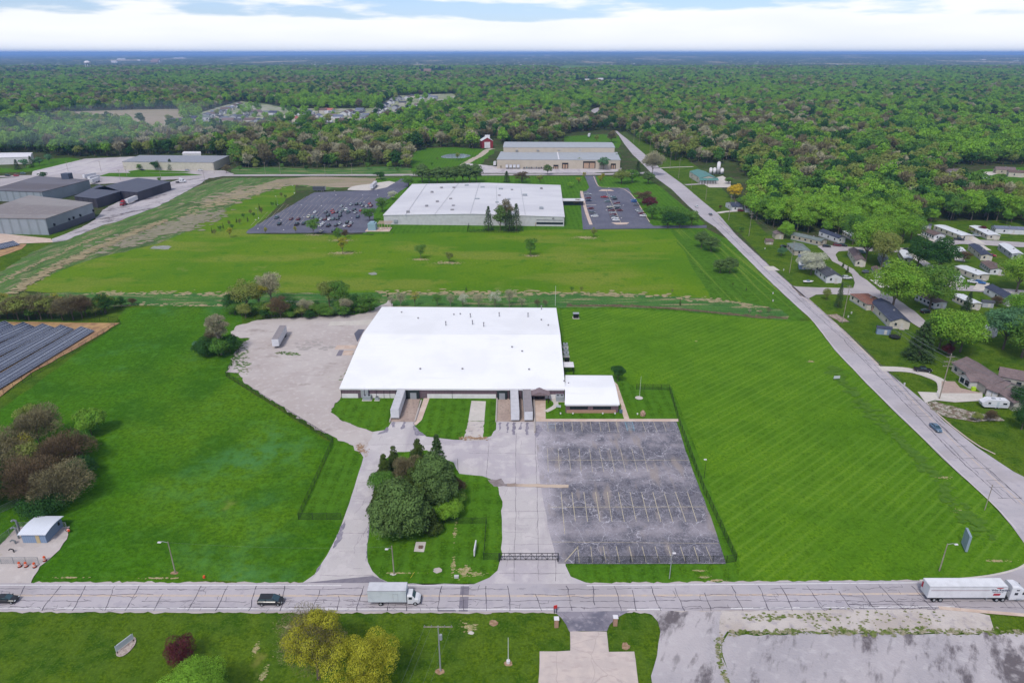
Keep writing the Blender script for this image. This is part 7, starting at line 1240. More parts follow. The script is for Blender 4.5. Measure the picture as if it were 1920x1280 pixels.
for i, (px, pyb, pyt) in enumerate(((570, 408, 384), (603, 387, 367), (630, 367, 358), (708, 367, 356), (532, 432, 412), (683, 380, 366), (521, 385, 368), (485, 410, 391), (552, 363, 348), (484, 430, 412), (660, 410, 395))): pole(['lamp post amid the left half of the dark lot', 'tall lamp post amid the empty back of the dark lot', 'lamp post near the back edge of the dark lot', 'lamp post at the back right corner of the dark lot', 'lamp post near the front left of the dark lot', 'lamp post behind the back row of cars', 'lamp post on the bank beside the sapling row', 'lamp post at the lower end of the sapling row', 'lamp post at the upper end of the sapling row', 'lamp post at the left tip of the dark lot', 'lamp post amid the crowded rows of the dark lot'][i], px, pyb, pyt, r=.1, m_=INS, name='lot_lamp_post', cat='lamp post', lamp=(-.8, 0, .4), group='lamp posts of the dark left lot', base=True)
for i, (px, pyb, pyt) in enumerate(((1137, 395, 352), (1165, 410, 385))): pole(['tall lamp post on the centre line of the right lot', 'lamp post near the front end of the right lot'][i], px, pyb, pyt, r=.1, m_=INS, name='lot_lamp_post', cat='lamp post', lamp=(.8, 0, .4), base=True)
def wires(label, a, b, offs, sag=1.0, r=.022):
    t_ = thing('power_line', label, 'power line', (a[0], a[1], 0))
    for oa, ob in offs:
        p, q = Vector(a) + Vector(oa), Vector(b) + Vector(ob); mb_ = MB(); pr_ = None
        for k in range(13):
            f = k / 12; c_ = p.lerp(q, f); c_.z -= sag * 4 * f * (1 - f); c_ -= Vector((a[0], a[1], 0))
            if pr_ is not None: mb_.tube(pr_, c_, r, r, 3)
            pr_ = c_
        mb_.build('wire', INS, t_)
wires('three thin wires running south from the crossarm pole on the lawn', pP, (pP[0] - 13, pP[1] - 55, pP[2] - .5), [((dx, 0, -.1), (dx, 0, 0)) for dx in (-2.4, -1.2, 1.2, 2.4)], 1.5, .014)
wires('bundle of wires between the three-armed pole and the rock bed pole', pR, pQ, [((dx, 0, dz), (dx * .5, 0, dz * .4)) for dx, dz in ((-1.2, -1.0), (1.2, -1.0), (-1.7, -2.6), (1.7, -2.6), (0, -4.2))], 2.0, .03); wires('bundle of wires leaving the three-armed pole towards the right edge', pR, (pR[0] + 40, pR[1] - 55, pR[2]), [((dx, 0, dz), (dx, 0, dz)) for dx, dz in ((-1.2, -1.0), (1.2, -1.0), (-1.7, -2.6), (1.7, -2.6), (0, -4.2))], 2.0, .03)
wires('wires between the rock bed pole and the blossom tree pole', pQ, pS, [((-.8, 0, -.5), (-.8, 0, -.5)), ((.8, 0, -.5), (.8, 0, -.5))], 1.5, .02); wires('wires between the blossom tree pole and the tall pale pole', pS, pT, [((-.8, 0, -.5), (-1, 0, -1.4)), ((.8, 0, -.5), (1, 0, -1.4))], 1.5, .022); wires('wires between the tall pale pole and the bungalow pole', pT, pU, [((-.9, 0, -1.4), (-.7, 0, -.7)), ((.9, 0, -1.4), (.7, 0, -.7))], 1.5, .025)
wires('single wire between the left field pole and the clump island pole', pA, pB, [((0, 0, -.2), (0, 0, -.2))], .8, .012)
# ------------------------------------------------------------------ solar arrays
SOL = mat('solar_panel_blue', K(50, 58, 82), (nl(.6, .4, .6, K(62, 72, 98), .6),), rough=.22, spec=.7); SOLF = paint('silver_panel_frame', 176, 184, 200, .4)
def solar(label, near0, near1, wd=5.4, group='solar panel rows'):
    a, b = Vector(g(*near0)), Vector(g(*near1)); d = (b - a); L_ = d.length; d.normalize(); n_ = Vector((-d.y, d.x)); rz = math.atan2(d.y, d.x); t_ = thing('solar_array', label, 'solar array', (a.x, a.y, 0), rz, group)
    s = MB(); f_ = MB(); z0, z1 = .8, 2.6; ny = 4; nx = int(L_ / 1.05)
    def P(x, v): return (x, wd * v, z0 + (z1 - z0) * v)
    s.add([P(0, 0), P(L_, 0), P(L_, 1), P(0, 1), *( (p[0], p[1], p[2] - .06) for p in (P(0, 0), P(L_, 0), P(L_, 1), P(0, 1)))], [(0, 1, 2, 3), (7, 6, 5, 4), (0, 4, 5, 1), (1, 5, 6, 2), (2, 6, 7, 3), (3, 7, 4, 0)])
    for j in range(ny + 1):
        v = j / ny; w_ = .008 if j != 2 else .02; p, q = P(0, max(0, v - w_)), P(L_, min(1, v + w_)); f_.add([(0, p[1], p[2] + .02), (L_, p[1], p[2] + .02), (L_, q[1], q[2] + .02), (0, q[1], q[2] + .02)], [(0, 1, 2, 3)])
    for k in range(0, nx + 1, 1):
        x = L_ * k / nx; p, q = P(x, 0), P(x, 1); w_ = .045; f_.add([(x - w_, p[1], p[2] + .025), (x + w_, p[1], p[2] + .025), (x + w_, q[1], q[2] + .025), (x - w_, q[1], q[2] + .025)], [(0, 1, 2, 3)])
    s.build('solar_panel', SOL, t_); f_.build('panel_frame', SOLF, t_); l_ = MB()
    for k in range(int(L_ / 5) + 1): l_.box(k * 5 + .1, k * 5 + .22, .6, .72, 0, 1.0); l_.box(k * 5 + .1, k * 5 + .22, wd - .8, wd - .68, 0, 2.2)
    l_.build('leg', STEEL, t_)
for i, (a, b) in enumerate((((-70, 776), (178, 623)), ((-90, 752), (140, 620)), ((-100, 722), (105, 618)), ((-110, 694), (67, 616)), ((-120, 668), (29, 615)), ((-110, 648), (-4, 614)))): solar(['solar panel row nearest the field', 'second solar panel row from the field', 'third solar panel row from the field', 'fourth solar panel row from the field', 'fifth solar panel row from the field', 'solar panel row farthest from the field'][i], a, b)
solar('solar panel row end at the left edge below the tan-roofed factory', (-60, 484), (38, 461)); sheet('bare_field', [(-60, 476), (0, 462), (50, 458), (40, 468), (0, 482), (-60, 500)], .27, dirt_red, jit=.3)
# ------------------------------------------------------------------ small things
ORG = mat('orange_plastic', K(226, 96, 52), rough=.5); WHT = mat('white_reflective_band', K(232, 228, 226), rough=.4)
def drum(label, px, py, tip=0):
    x, y = g(px, py); t_ = thing('traffic_barrel', label, 'traffic barrel', (x, y, .25), 0, 'orange barrels at the gas yard'); b = MB()
    for k, (r0, r1) in enumerate(((.34, .33), (.32, .31), (.30, .29), (.28, .26))): b.cyl(0, 0, .1 + k * .25, .1 + k * .25 + .25, r0, r1, 12)
    b.build('drum', ORG, t_); w2 = MB(); w2.cyl(0, 0, .34, .5, .345, .335, 12); w2.cyl(0, 0, .7, .84, .315, .305, 12); w2.build('white_band', WHT, t_); b = MB(); b.cyl(0, 0, 0, .1, .46, .42, 12); b.build('rubber_base', TYRE, t_); b = MB(); b.box(-.14, .14, -.03, .03, 1.1, 1.3); b.build('handle', ORG, t_)
    if tip: t_.rotation_euler = (R(75), 0, .8); t_.location.z = .55
for l_, a, b, tp in (('orange barrel farthest left in front of the yard gate', 38, 1063, 0), ('middle one of the three orange barrels in front of the gate', 50, 1063, 0), ('orange barrel farthest right of the three by the gate', 66, 1064, 0), ('orange barrel alone on the grass edge of the gas yard', 85, 1052, 0), ('orange barrel lying on its side at the yard fence corner', 128, 996, 1)): drum(l_, a, b, tp)
GP = paint('grey_gas_pipe', 130, 136, 140)
def bent_pipe(label, px, py, h, r, m_):
    x, y = g(px, py); t_ = thing('vent_pipe', label, 'pipe', (x, y, .2)); b = MB(); b.tube((0, 0, 0), (0, 0, h), r, r, 10); b.build('riser', m_, t_); b = MB(); b.tube((0, 0, h - .1), (-.5, -.1, h + .25), r, r, 8); b.tube((-.5, -.1, h + .25), (-.9, -.2, h - .05), r, r * 1.2, 8); b.build('elbow', m_, t_)
bent_pipe('tall grey vent pipe behind the gas meter hut', 38, 1000, 3.6, .22, GP); bent_pipe('grey vent pipe beside the front corner of the gas meter hut', 36, 1010, 3.0, .2, GP); bent_pipe('short grey pipe in front of the meter hut', 30, 1020, .9, .16, GP); bent_pipe('small black valve pipe in the middle of the gas yard', 27, 1036, .8, .12, BLACKM)
def sign(label, px, py, w_, h, rz, m_, z0=.6, legs=True, name='sign_board', th=.15, board='board'):
    x, y = g(px, py); t_ = thing(name, label, 'sign', (x, y, .25), rz); b = MB(); b.box(-w_ / 2, w_ / 2, -th / 2, th / 2, z0, z0 + h); b.build(board, m_, t_)
    b = MB(); [b.box(sx - .06, sx + .06, -.06, .06, 0, z0 + .1 + (h if legs == 2 else 0)) for sx in (-w_ / 2 + .15, w_ / 2 - .15)]; b.build('post', BLACKM, t_); return t_
SG = paint('pale_sign_face', 206, 212, 216, .5)
sign('tall pale blue-grey monument sign near the field corner seen edge-on', 1807, 1028, 3.4, 4.2, R(72), paint('blue_grey_sign', 152, 168, 184, .5), .2, th=.5); sign('small white sign board standing in the mown field near the side road', 1568, 713, 2.2, 1.0, .1, SG, .5)
sign('white leaning sign between two dark posts in the oval stone bed', 236, 1214, 3.6, 1.3, R(62), SG, .5, 2); sign('narrow white sign board on the clump island near the short fence', 891, 1037, 3.6, 1.6, R(86), EAVE, .5, th=.25); sign('small black and white sign on the office lawn', 1047, 766, 1.6, .8, -.3, SG, .3)
sign('small red-faced sign at the south driveway corner', 1041, 1150, .75, .75, .3, mat('red_sign', K(206, 60, 60)), 1.2, name='road_sign')
def hump(name, label, cat, px, py, r, h, m_, seed=1, parts=('rock',)):
    x, y = g(px, py); rr = random.Random(seed); rings = []
    for z, s in ((-.1, 1), (.35, 1.02), (.7, .8), (.95, .45)): rings.append([(r * s * rr.uniform(.85, 1.1) * math.cos(k * .7854), r * s * rr.uniform(.85, 1.1) * math.sin(k * .7854), h * z) for k in range(8)])
    b = MB(); b.loft(rings); o_ = b.build(name, m_, None, False); o_.location = (x, y, .25); props(o_, label, cat)
hump('boulder', 'tan boulder on the fenced office garden lawn', 'boulder', 1205, 779, .9, 1.6, mat('tan_rock', K(190, 160, 136), (nl(2, .4, .6, K(140, 112, 96), .8),)), 3)
BX = paint('utility_box_pale', 206, 204, 204)
def small_box(name, label, cat, px, py, w_, d, h, m_, rz=0, lid=True):
    x, y = g(px, py); t_ = thing(name, label, cat, (x, y, .24), rz); b = MB(); b.box(-w_ / 2, w_ / 2, -d / 2, d / 2, 0, h); b.build('cabinet', m_, t_)
    b = MB(); b.box(-w_ / 2 - .04, w_ / 2 + .04, -d / 2 - .04, d / 2 + .04, h, h + .06); b.build('lid', m_, t_)
small_box('utility_box', 'pale utility pedestal at the front edge of the clump island', 'utility box', 856, 1084, .9, .5, .5, BX); small_box('transformer_box', 'square pad with grey hatch beside the big pines', 'transformer', 789, 1028, .9, .7, .35, mat('brown_hatch', K(120, 96, 84))); sheet('concrete_pad', [(780, 1017), (799, 1017), (795, 1036), (776, 1035)], .27, conc_new)
for i, (a, b) in enumerate(((1051, 777), (1074, 777), (1130, 777), (1153, 777), (1195, 778))): small_box('garden_light', ['small garden light on the office lawn, nearest the porch walk', 'small garden light on the office lawn, second from the porch walk', 'small garden light on the office lawn left of the round shrub', 'small garden light beside the round shrub', 'small garden light beside the tan boulder'][i], 'garden light', a, b, .35, .35, .35, EAVE)
for i, (a, b) in enumerate(((1043, 1175), (1153, 1172))):
    x, y = g(a, b); t_ = thing('brick_pillar', ['brick-capped entrance pillar left of the south driveway', 'brick-capped entrance pillar right of the south driveway'][i], 'pillar', (x, y, .2)); m_ = MB(); m_.box(-.4, .4, -.4, .4, 0, 2.0); m_.build('shaft', BRICK, t_); m_ = MB(); m_.box(-.5, .5, -.5, .5, 2.0, 2.12); m_.build('cap', EAVE, t_)
for i, (px, py) in enumerate(((1469, 508), (1434, 468), (1596, 589), (1590, 596), (1695, 723), (1449, 566), (1449, 552))): small_box('mailbox', ['white mailbox on the verge below the blossoming tree', 'white mailbox on the verge left of the round bush', 'grey box beside the rock bed pole', 'pale utility box in front of the rock bed pole', 'mailbox on the oval lawn of the ranch house', 'small marker box on the verge beyond the ditch end', 'upper marker box on the striped verge'][i], 'mailbox' if i in (0, 1, 4) else 'utility box', px, py, .4, .4, .8, BX)
x, y = g(1677, 634); t_ = thing('trampoline', 'round dark trampoline with net beside the white shed', 'trampoline', (x, y, .05)); b = MB(); b.cyl(0, 0, .8, .85, 2.1, n=20); b.build('jump_mat', BLACKM, t_); b = MB(); [b.tube((2.1 * math.cos(k * .785), 2.1 * math.sin(k * .785), 0), (2.1 * math.cos(k * .785), 2.1 * math.sin(k * .785), 2.5), .05) for k in range(8)]; [b.tube((2.1 * math.cos(k * .3927), 2.1 * math.sin(k * .3927), 2.5), (2.1 * math.cos((k + 1) * .3927), 2.1 * math.sin((k + 1) * .3927), 2.5), .05) for k in range(16)]; b.build('pole_frame', DKGREEN, t_)
x, y = g(1697, 543); t_ = thing('boat', 'small white boat on a trailer on the corner lawn', 'boat', (*g(1515, 531), .3), .05); b = MB(); b.loft([[(x_, -w_, z0 + .3), (x_, 0, z0), (x_, w_, z0 + .3), (x_, w_ * .95, .95), (x_, -w_ * .95, .95)] for x_, w_, z0 in ((-2.4, .8, .35), (0, .95, .3), (1.6, .75, .35), (2.6, .12, .65))]); b.build('hull', EAVE, t_); b = MB(); b.box(-.8, .5, -.6, .6, .95, 1.4); b.build('cover', PT['slate'], t_)
LIMEG = mat('lime_green_bin', K(180, 220, 50)); small_box('wheelie_bin', 'lime green bin under the porch of the ranch house', 'bin', 1824, 733, 1.2, .8, 1.2, LIMEG)
small_box('wheelie_bin', 'lime green bin behind the navy-roofed house', 'bin', 1693, 614, .9, .8, 1.1, LIMEG); small_box('utility_box', 'blue-white signboard box beside the round shrub of the office', 'utility box', 1164, 775, .9, .3, 1.1, PT['slate'])
x, y = g(383, 1079 + .0); b = MB(); b.cyl(0, 0, 0, .5, .3, .25, 10); o_ = b.build('orange_marker', ORG); o_.location = (*g(383, 1083), .1); props(o_, 'small orange marker in the grass beside the main road', 'marker')
b = MB(); b.tube((0, 0, 0), (.9, 0, 1.6), .04); o_ = b.build('guy_wire_guard', mat('yellow_plastic', K(220, 200, 70))); o_.location = (*g(770, 1084), .2); props(o_, 'yellow guy wire guard slanting beside the clump island pole', 'guy guard')
# pipework frame and tank beside the factory's left end
x, y = g(690, 434); t_ = thing('cooling_tower', 'blue-grey cooling unit on a slab at the left end of the pale factory', 'cooling tower', (x, y, .3)); b = MB(); b.box(0, 5, 0, 6, .3, 4.5); b.box(1, 4, 1, 5, 4.5, 5.3); b.build('housing', mat('pale_teal_metal', K(150, 178, 190)), t_); b = MB(); b.box(-1.5, 14, -1.5, 9, -.05, .3); b.build('slab', conc_tan, t_)
b = MB(); [b.box(7 + k * 1.6, 7.25 + k * 1.6, 1 + k * .9, 1.25 + k * .9, .3, 4.6) for k in range(5)]; [b.box(6, 15, 1 + k * 2.2, 1.3 + k * 2.2, 4.4, 4.7) for k in range(4)]; b.build('pipe_rack', mat('brownish_pipework', K(196, 170, 156)), t_)
# smoke drifting over the estate
# ------------------------------------------------------------------ single trees, hedges and shrubs
def crown_of(kind, label, px, py, H, Rr, base, n, leaf, nl_=14, name=None, cat='tree', seed=1, rz=0.0, at=None, extra_kind=None):
    """a one-off tree with a crown of its own"""
    v, mb, lm, bm = tree_mesh(kind, seed, H, Rr, base, n, leaf, nl_); x, y = at if at else g(px, py); t_ = thing(name or 'leafy_tree', label, cat, (x, y, .2), rz)
    tm = bpy.data.meshes.new('trunk'); tm.from_pydata(mb.v, [], mb.f); tm.materials.append(bm); o_ = bpy.data.objects.new('trunk', tm); C.objects.link(o_); o_.parent = t_
    o_ = bpy.data.objects.new('crown', quads_to_mesh('crown', v, lm)); C.objects.link(o_); o_.parent = t_
    if extra_kind:
        v2, mb2, lm2, _ = tree_mesh(extra_kind, seed + 77, H * .98, Rr * .95, base, int(n * .6), leaf * 1.1, nl_); o_ = bpy.data.objects.new('twigs', quads_to_mesh('twigs', v2, lm2)); C.objects.link(o_); o_.parent = t_
    return t_
crown_of('yellow', 'budding yellow-olive tree at the bottom edge, left of the brighter one', 598, 1272, 16, 6.2, 2.0, 22000, .20, 22, seed=3, extra_kind='bare')
crown_of('yellow', 'bright yellow-green tree at the bottom edge, right of the olive one', 690, 1316, 15, 6.8, 2.0, 26000, .21, 24, seed=8)
crown_of('lime', 'lime green tree at the bottom edge beside the dark red one', 383, 1335, 10, 5.8, 1.5, 24000, .2, 20, seed=12)
crown_of('red', 'dark red-leaved tree on the south lawn', 343, 1243, 5.2, 3.0, .6, 11000, .17, 14, seed=15, name='red_leaved_tree')
crown_of('pine', 'big blue-green pine at the front of the driveway clump', 751, 1008, 15, 7.4, .2, 26000, .5, 34, seed=21, name='pine_tree')
crown_of('pine', 'tall dark spruce at the right of the driveway clump', 818, 960, 17, 5.6, .3, 24000, .42, 30, seed=22, name='spruce_tree'); crown_of('spruce', 'slender spruce with its tip standing out at the back of the clump', 822, 905, 15, 3.6, .5, 9000, .4, seed=23, name='spruce_tree')
for i, (px, py, H, k, Rr, lab, n) in enumerate([(722, 900, 8, 'cedar', 2.6, 'dark round cedar at the back left of the driveway clump', 5000), (740, 880, 7.5, 'cedar', 2.4, 'dark cedar farthest back in the driveway clump', 5000), (785, 872, 8.5, 'cedar', 2.8, 'dark cedar behind the leafless tree of the clump', 5000), (722, 925, 6.5, 'mid', 3.0, 'bright green round shrub tree at the left of the clump', 7000), (766, 915, 8.5, 'bare', 3.4, 'leafless reddish tree in the middle of the driveway clump', 7000), (792, 975, 11, 'cedar', 3.6, 'olive cedar between the big pine and the tall spruce', 6000), (812, 1000, 7, 'cedar', 2.4, 'small olive cedar at the front right of the clump', 5000), (842, 975, 6, 'lime', 2.6, 'yellow-green shrub at the right foot of the tall spruce', 6000), (852, 935, 6, 'redbud', 2.4, 'leafless brown shrub right of the tall spruce', 3500), (850, 958, 5, 'mid', 2.6, 'green shrub at the right edge of the driveway clump', 4000), (708, 960, 6.5, 'cedar', 2.4, 'dark cedar hidden left of the big pine', 4500), (775, 945, 11, 'cedar', 3.4, 'dark cedar between the leafless tree and the big pine', 6000), (790, 925, 11, 'cedar', 3.4, 'dark cedar just left of the tall spruce', 6000)]):
    crown_of(k, lab, px, py, H, Rr * 1.3, .2, int(n * 1.6), .3, 13, seed=30 + i, name='cedar_tree' if k == 'cedar' else 'shrub_tree')
# the brown thicket at left
for i, (px, py, H, k, Rr, lab, n) in enumerate([(75, 835, 10, 'bare', 5.5, 'rounded brown leafless tree at the top of the left thicket', 9000), (125, 880, 9, 'redbud', 5.5, 'reddish brown leafless tree at the right of the left thicket', 9000), (60, 940, 10, 'redbud', 6.0, 'brown leafless tree at the front of the left thicket', 10000), (120, 945, 9, 'bare', 5.5, 'broad brown leafless tree at the front right of the left thicket', 10000), (15, 880, 10, 'bare', 6, 'brown leafless tree at the left edge of the photo', 9000), (55, 890, 8.5, 'olive', 4, 'pale yellow-green tree inside the brown thicket', 6000), (172, 815, 7.5, 'green', 3.4, 'dense green shrub tree at the top right of the brown thicket', 9000), (150, 850, 6, 'mid', 3.2, 'green shrub below the dense one beside the thicket', 5000), (35, 865, 8, 'bud', 4.2, 'olive budding tree at the upper left of the thicket', 5000), (150, 900, 5, 'dark', 3.5, 'dark green undergrowth shrub at the right foot of the thicket', 5000), (85, 968, 4, 'dark', 4.0, 'dark green undergrowth shrub at the front foot of the thicket', 5000), (60, 800, 6, 'olive', 3, 'light green shrub peeking over the top of the thicket', 3500), (-20, 950, 10, 'dark', 5, 'dark leafy tree cut by the left edge of the photo', 6000), (-5, 920, 10, 'bare', 6, 'brown leafless tree cut by the left edge of the photo', 6000)]):
    crown_of(k, lab, px, py, H * 1.02, Rr * 1.28, .6, int(n * 1.5), .36, 16, seed=50 + i, name='shrub_tree' if 'shrub' in lab else ('leafless_tree' if 'leafless' in lab else 'leafy_tree'))
# tall bare tree on its green mound in the left field
crown_of('grey', 'tall pale leafless tree rising from the green mound in the left field', 415, 665, 17, 4.6, 5, 7000, .4, 12, seed=70, name='leafless_tree')
for i, (px, py, H, Rr, k) in enumerate(((388, 668, 6, 4.5, 'dark'), (410, 668, 6.5, 4.5, 'mid'), (432, 660, 6, 4.2, 'dark'), (376, 660, 4, 2.6, 'blue'), (402, 655, 7, 4, 'bare'))): crown_of(k, ['dark green shrub at the left foot of the tall pale tree', 'green shrub under the tall pale tree', 'dark green shrub at the right foot of the tall pale tree', 'grey-green bush at the left tip of the mound', 'brown brush behind the mound of the tall pale tree'][i], px, py, H, Rr, .3, 5500, .4, 11, seed=72 + i, name='shrub', cat='shrub')
# hedgerow behind the solar field
hr = random.Random(6)
for i, (px, py, H, k) in enumerate([(-5, 600, 9, 'dark'), (15, 598, 10, 'olive'), (35, 600, 10, 'bare'), (55, 600, 11, 'olive'), (78, 600, 11, 'bare'), (98, 598, 10, 'olive'), (118, 600, 9, 'bare'), (138, 600, 10.5, 'bare'), (155, 597, 10, 'redbud'), (197, 588, 8.5, 'dark'), (180, 592, 6, 'olive'), (215, 578, 4.5, 'mid'), (228, 576, 4.5, 'dark'), (249, 572, 3.4, 'redbud'), (45, 588, 8, 'mid'), (5, 585, 9, 'bud'), (90, 586, 8, 'mid')]):
    lab = {'dark': 'dark green', 'olive': 'olive budding', 'bare': 'brown leafless', 'redbud': 'reddish leafless', 'mid': 'green', 'bud': 'yellow budding'}[k] + ' tree of the solar field hedgerow, ' + ['at the left edge', 'second from the left edge', 'third from the left edge', 'fourth from the left edge', 'above the third panel row', 'above the second panel row', 'beside the fence', 'above the first panel row', 'just left of the dense dark one', 'dense and rounded at its right', 'low between two taller ones', 'low at its right end', 'small near its right end', 'last small one at its right end', 'at its back left', 'at its far back left', 'at its back middle'][i]
    tree(px, py, H * 1.05, k, lab, w_=1.4, n=5000, leaf=.4, nlump=14)
# the row of trees and shrubs between the field and the gravel yard
for i, (px, py, H, k, w_, lab) in enumerate([(440, 584, 9, 'dark', 1.1, 'dark green tree at the left end of the row behind the gravel yard'), (465, 586, 15, 'olive', .9, 'tall olive budding tree near the left end of the row behind the gravel yard'), (488, 582, 13, 'bud', .8, 'slender budding tree in the row behind the gravel yard'), (510, 570, 15, 'grey', 1.0, 'tall grey branching tree rising above the row behind the gravel yard'),
        (527, 597, 10, 'redbud', .95, 'brownish budding tree in front of the grey branching tree'), (555, 594, 6, 'dark', 1.2, 'low dark shrub right of the brownish tree'), (575, 592, 8, 'grey', .9, 'grey leafless shrub tree in the middle of the row'), (600, 592, 6, 'mid', 1.3, 'round green shrub in the middle of the row'), (618, 575, 13, 'olive', .9, 'tall olive tree above the middle of the row'), (640, 578, 13, 'mid', .8, 'tall green tree right of the olive one in the row'),
        (650, 590, 8, 'grey', .8, 'grey leafless tree near the right end of the row'), (665, 585, 8.5, 'dark', 1.0, 'dark green tree second from the right end of the row'), (693, 584, 8.5, 'mid', 1.2, 'dense round green tree at the right end of the row'), (632, 592, 4, 'blue', 1.3, 'grey-green bush in front of the tall trees of the row'), (500, 596, 5, 'dark', 1.4, 'low dark bush at the foot of the row near its left end'), (470, 590, 5, 'dark', 1.5, 'dark bush at the foot of the tall olive tree'), (545, 598, 4, 'mid', 1.3, 'low green bush at the fence behind the gravel yard'), (580, 598, 4, 'dark', 1.5, 'low dark bush at the fence, middle of the row'), (615, 595, 4.5, 'mid', 1.5, 'low green bush at the fence near the tall trees'), (645, 594, 4, 'dark', 1.4, 'low dark bush at the fence near the right end')]):
    tree(px, py, H, k, lab, w_=w_ * 1.22, n=5000, leaf=.38, nlump=14, cat='shrub' if 'shrub' in lab or 'bush' in lab else 'tree')
for i, (px, py, H, k, w_) in enumerate([(735, 576, 6, 'grey', .8), (752, 577, 8, 'grey', .9), (778, 575, 8, 'bud', .9), (820, 575, 7, 'mid', .8), (845, 575, 6, 'grey', .9), (868, 577, 7, 'white', 1.0), (898, 577, 7, 'grey', 1.0), (928, 577, 8, 'white', .9), (955, 576, 9, 'grey', .9), (978, 577, 5, 'grey', 1.0), (1008, 576, 4, 'redbud', 1.1), (1022, 575, 3.5, 'bare', 1.2)]):
    tree(px, py, H, k, ['pale leafless shrub just left of the warehouse roof corner', 'second pale leafless tree behind the warehouse roof corner', 'thin budding tree behind the left part of the warehouse roof', 'small green tree in the ditch behind the warehouse', 'grey shrub behind the warehouse left of the pale bush', 'pale blossoming bush behind the middle of the warehouse roof', 'grey leafless shrub behind the middle of the warehouse roof', 'whitish leafless tree behind the warehouse roof vents', 'tall grey leafless tree behind the right part of the warehouse roof', 'grey shrub behind the right part of the warehouse roof', 'reddish brush left of the thin white pole', 'brown brush beside the thin white pole'][i], w_=w_, n=1700, leaf=.42)
for i, (px, py, H, k) in enumerate([(728, 560, 3.5, 'cedar'), (874, 545, 2.6, 'cedar'), (1275, 573, 3.5, 'cedar'), (1374, 535, 2.2, 'cedar'), (1399, 545, 2.2, 'cedar'), (1260, 549, 2.0, 'redbud'), (1090, 546, 2.5, 'redbud'), (1072, 547, 3, 'dark'), (1440, 588, 3.2, 'redbud'), (1425, 590, 2.6, 'bare'), (1405, 588, 2.4, 'grey')]):
    tree(px, py, H, k, ['small dark cedar in the ditch left of the warehouse', 'tiny dark cedar at the edge of the back field', 'small dark cedar in the ditch beyond the mown field', 'tiny conifer on the striped verge, upper one', 'tiny conifer on the striped verge, lower one', 'tiny reddish shrub on the ditch edge', 'low reddish shrub on the ditch edge behind the generator', 'low dark shrub on the ditch edge behind the generator', 'dead reed clump at the ditch end, right', 'dead reed clump at the ditch end, middle', 'dead reed clump at the ditch end, left'][i], n=900, leaf=.45, cat='shrub')
crown_of('dark', 'small dark green tree at the back corner of the office annex', 1158, 716, 6.2, 2.6, 1.4, 6500, .24, 9, seed=90); crown_of('mid', 'round light green shrub at the corner of the office', 1155, 771, 1.9, 1.3, .1, 2500, .14, 8, seed=91, name='shrub', cat='shrub'); crown_of('mid', 'second round shrub behind the light green one at the office corner', 1159, 766, 1.7, 1.1, .1, 2000, .14, 8, seed=92, name='shrub', cat='shrub')
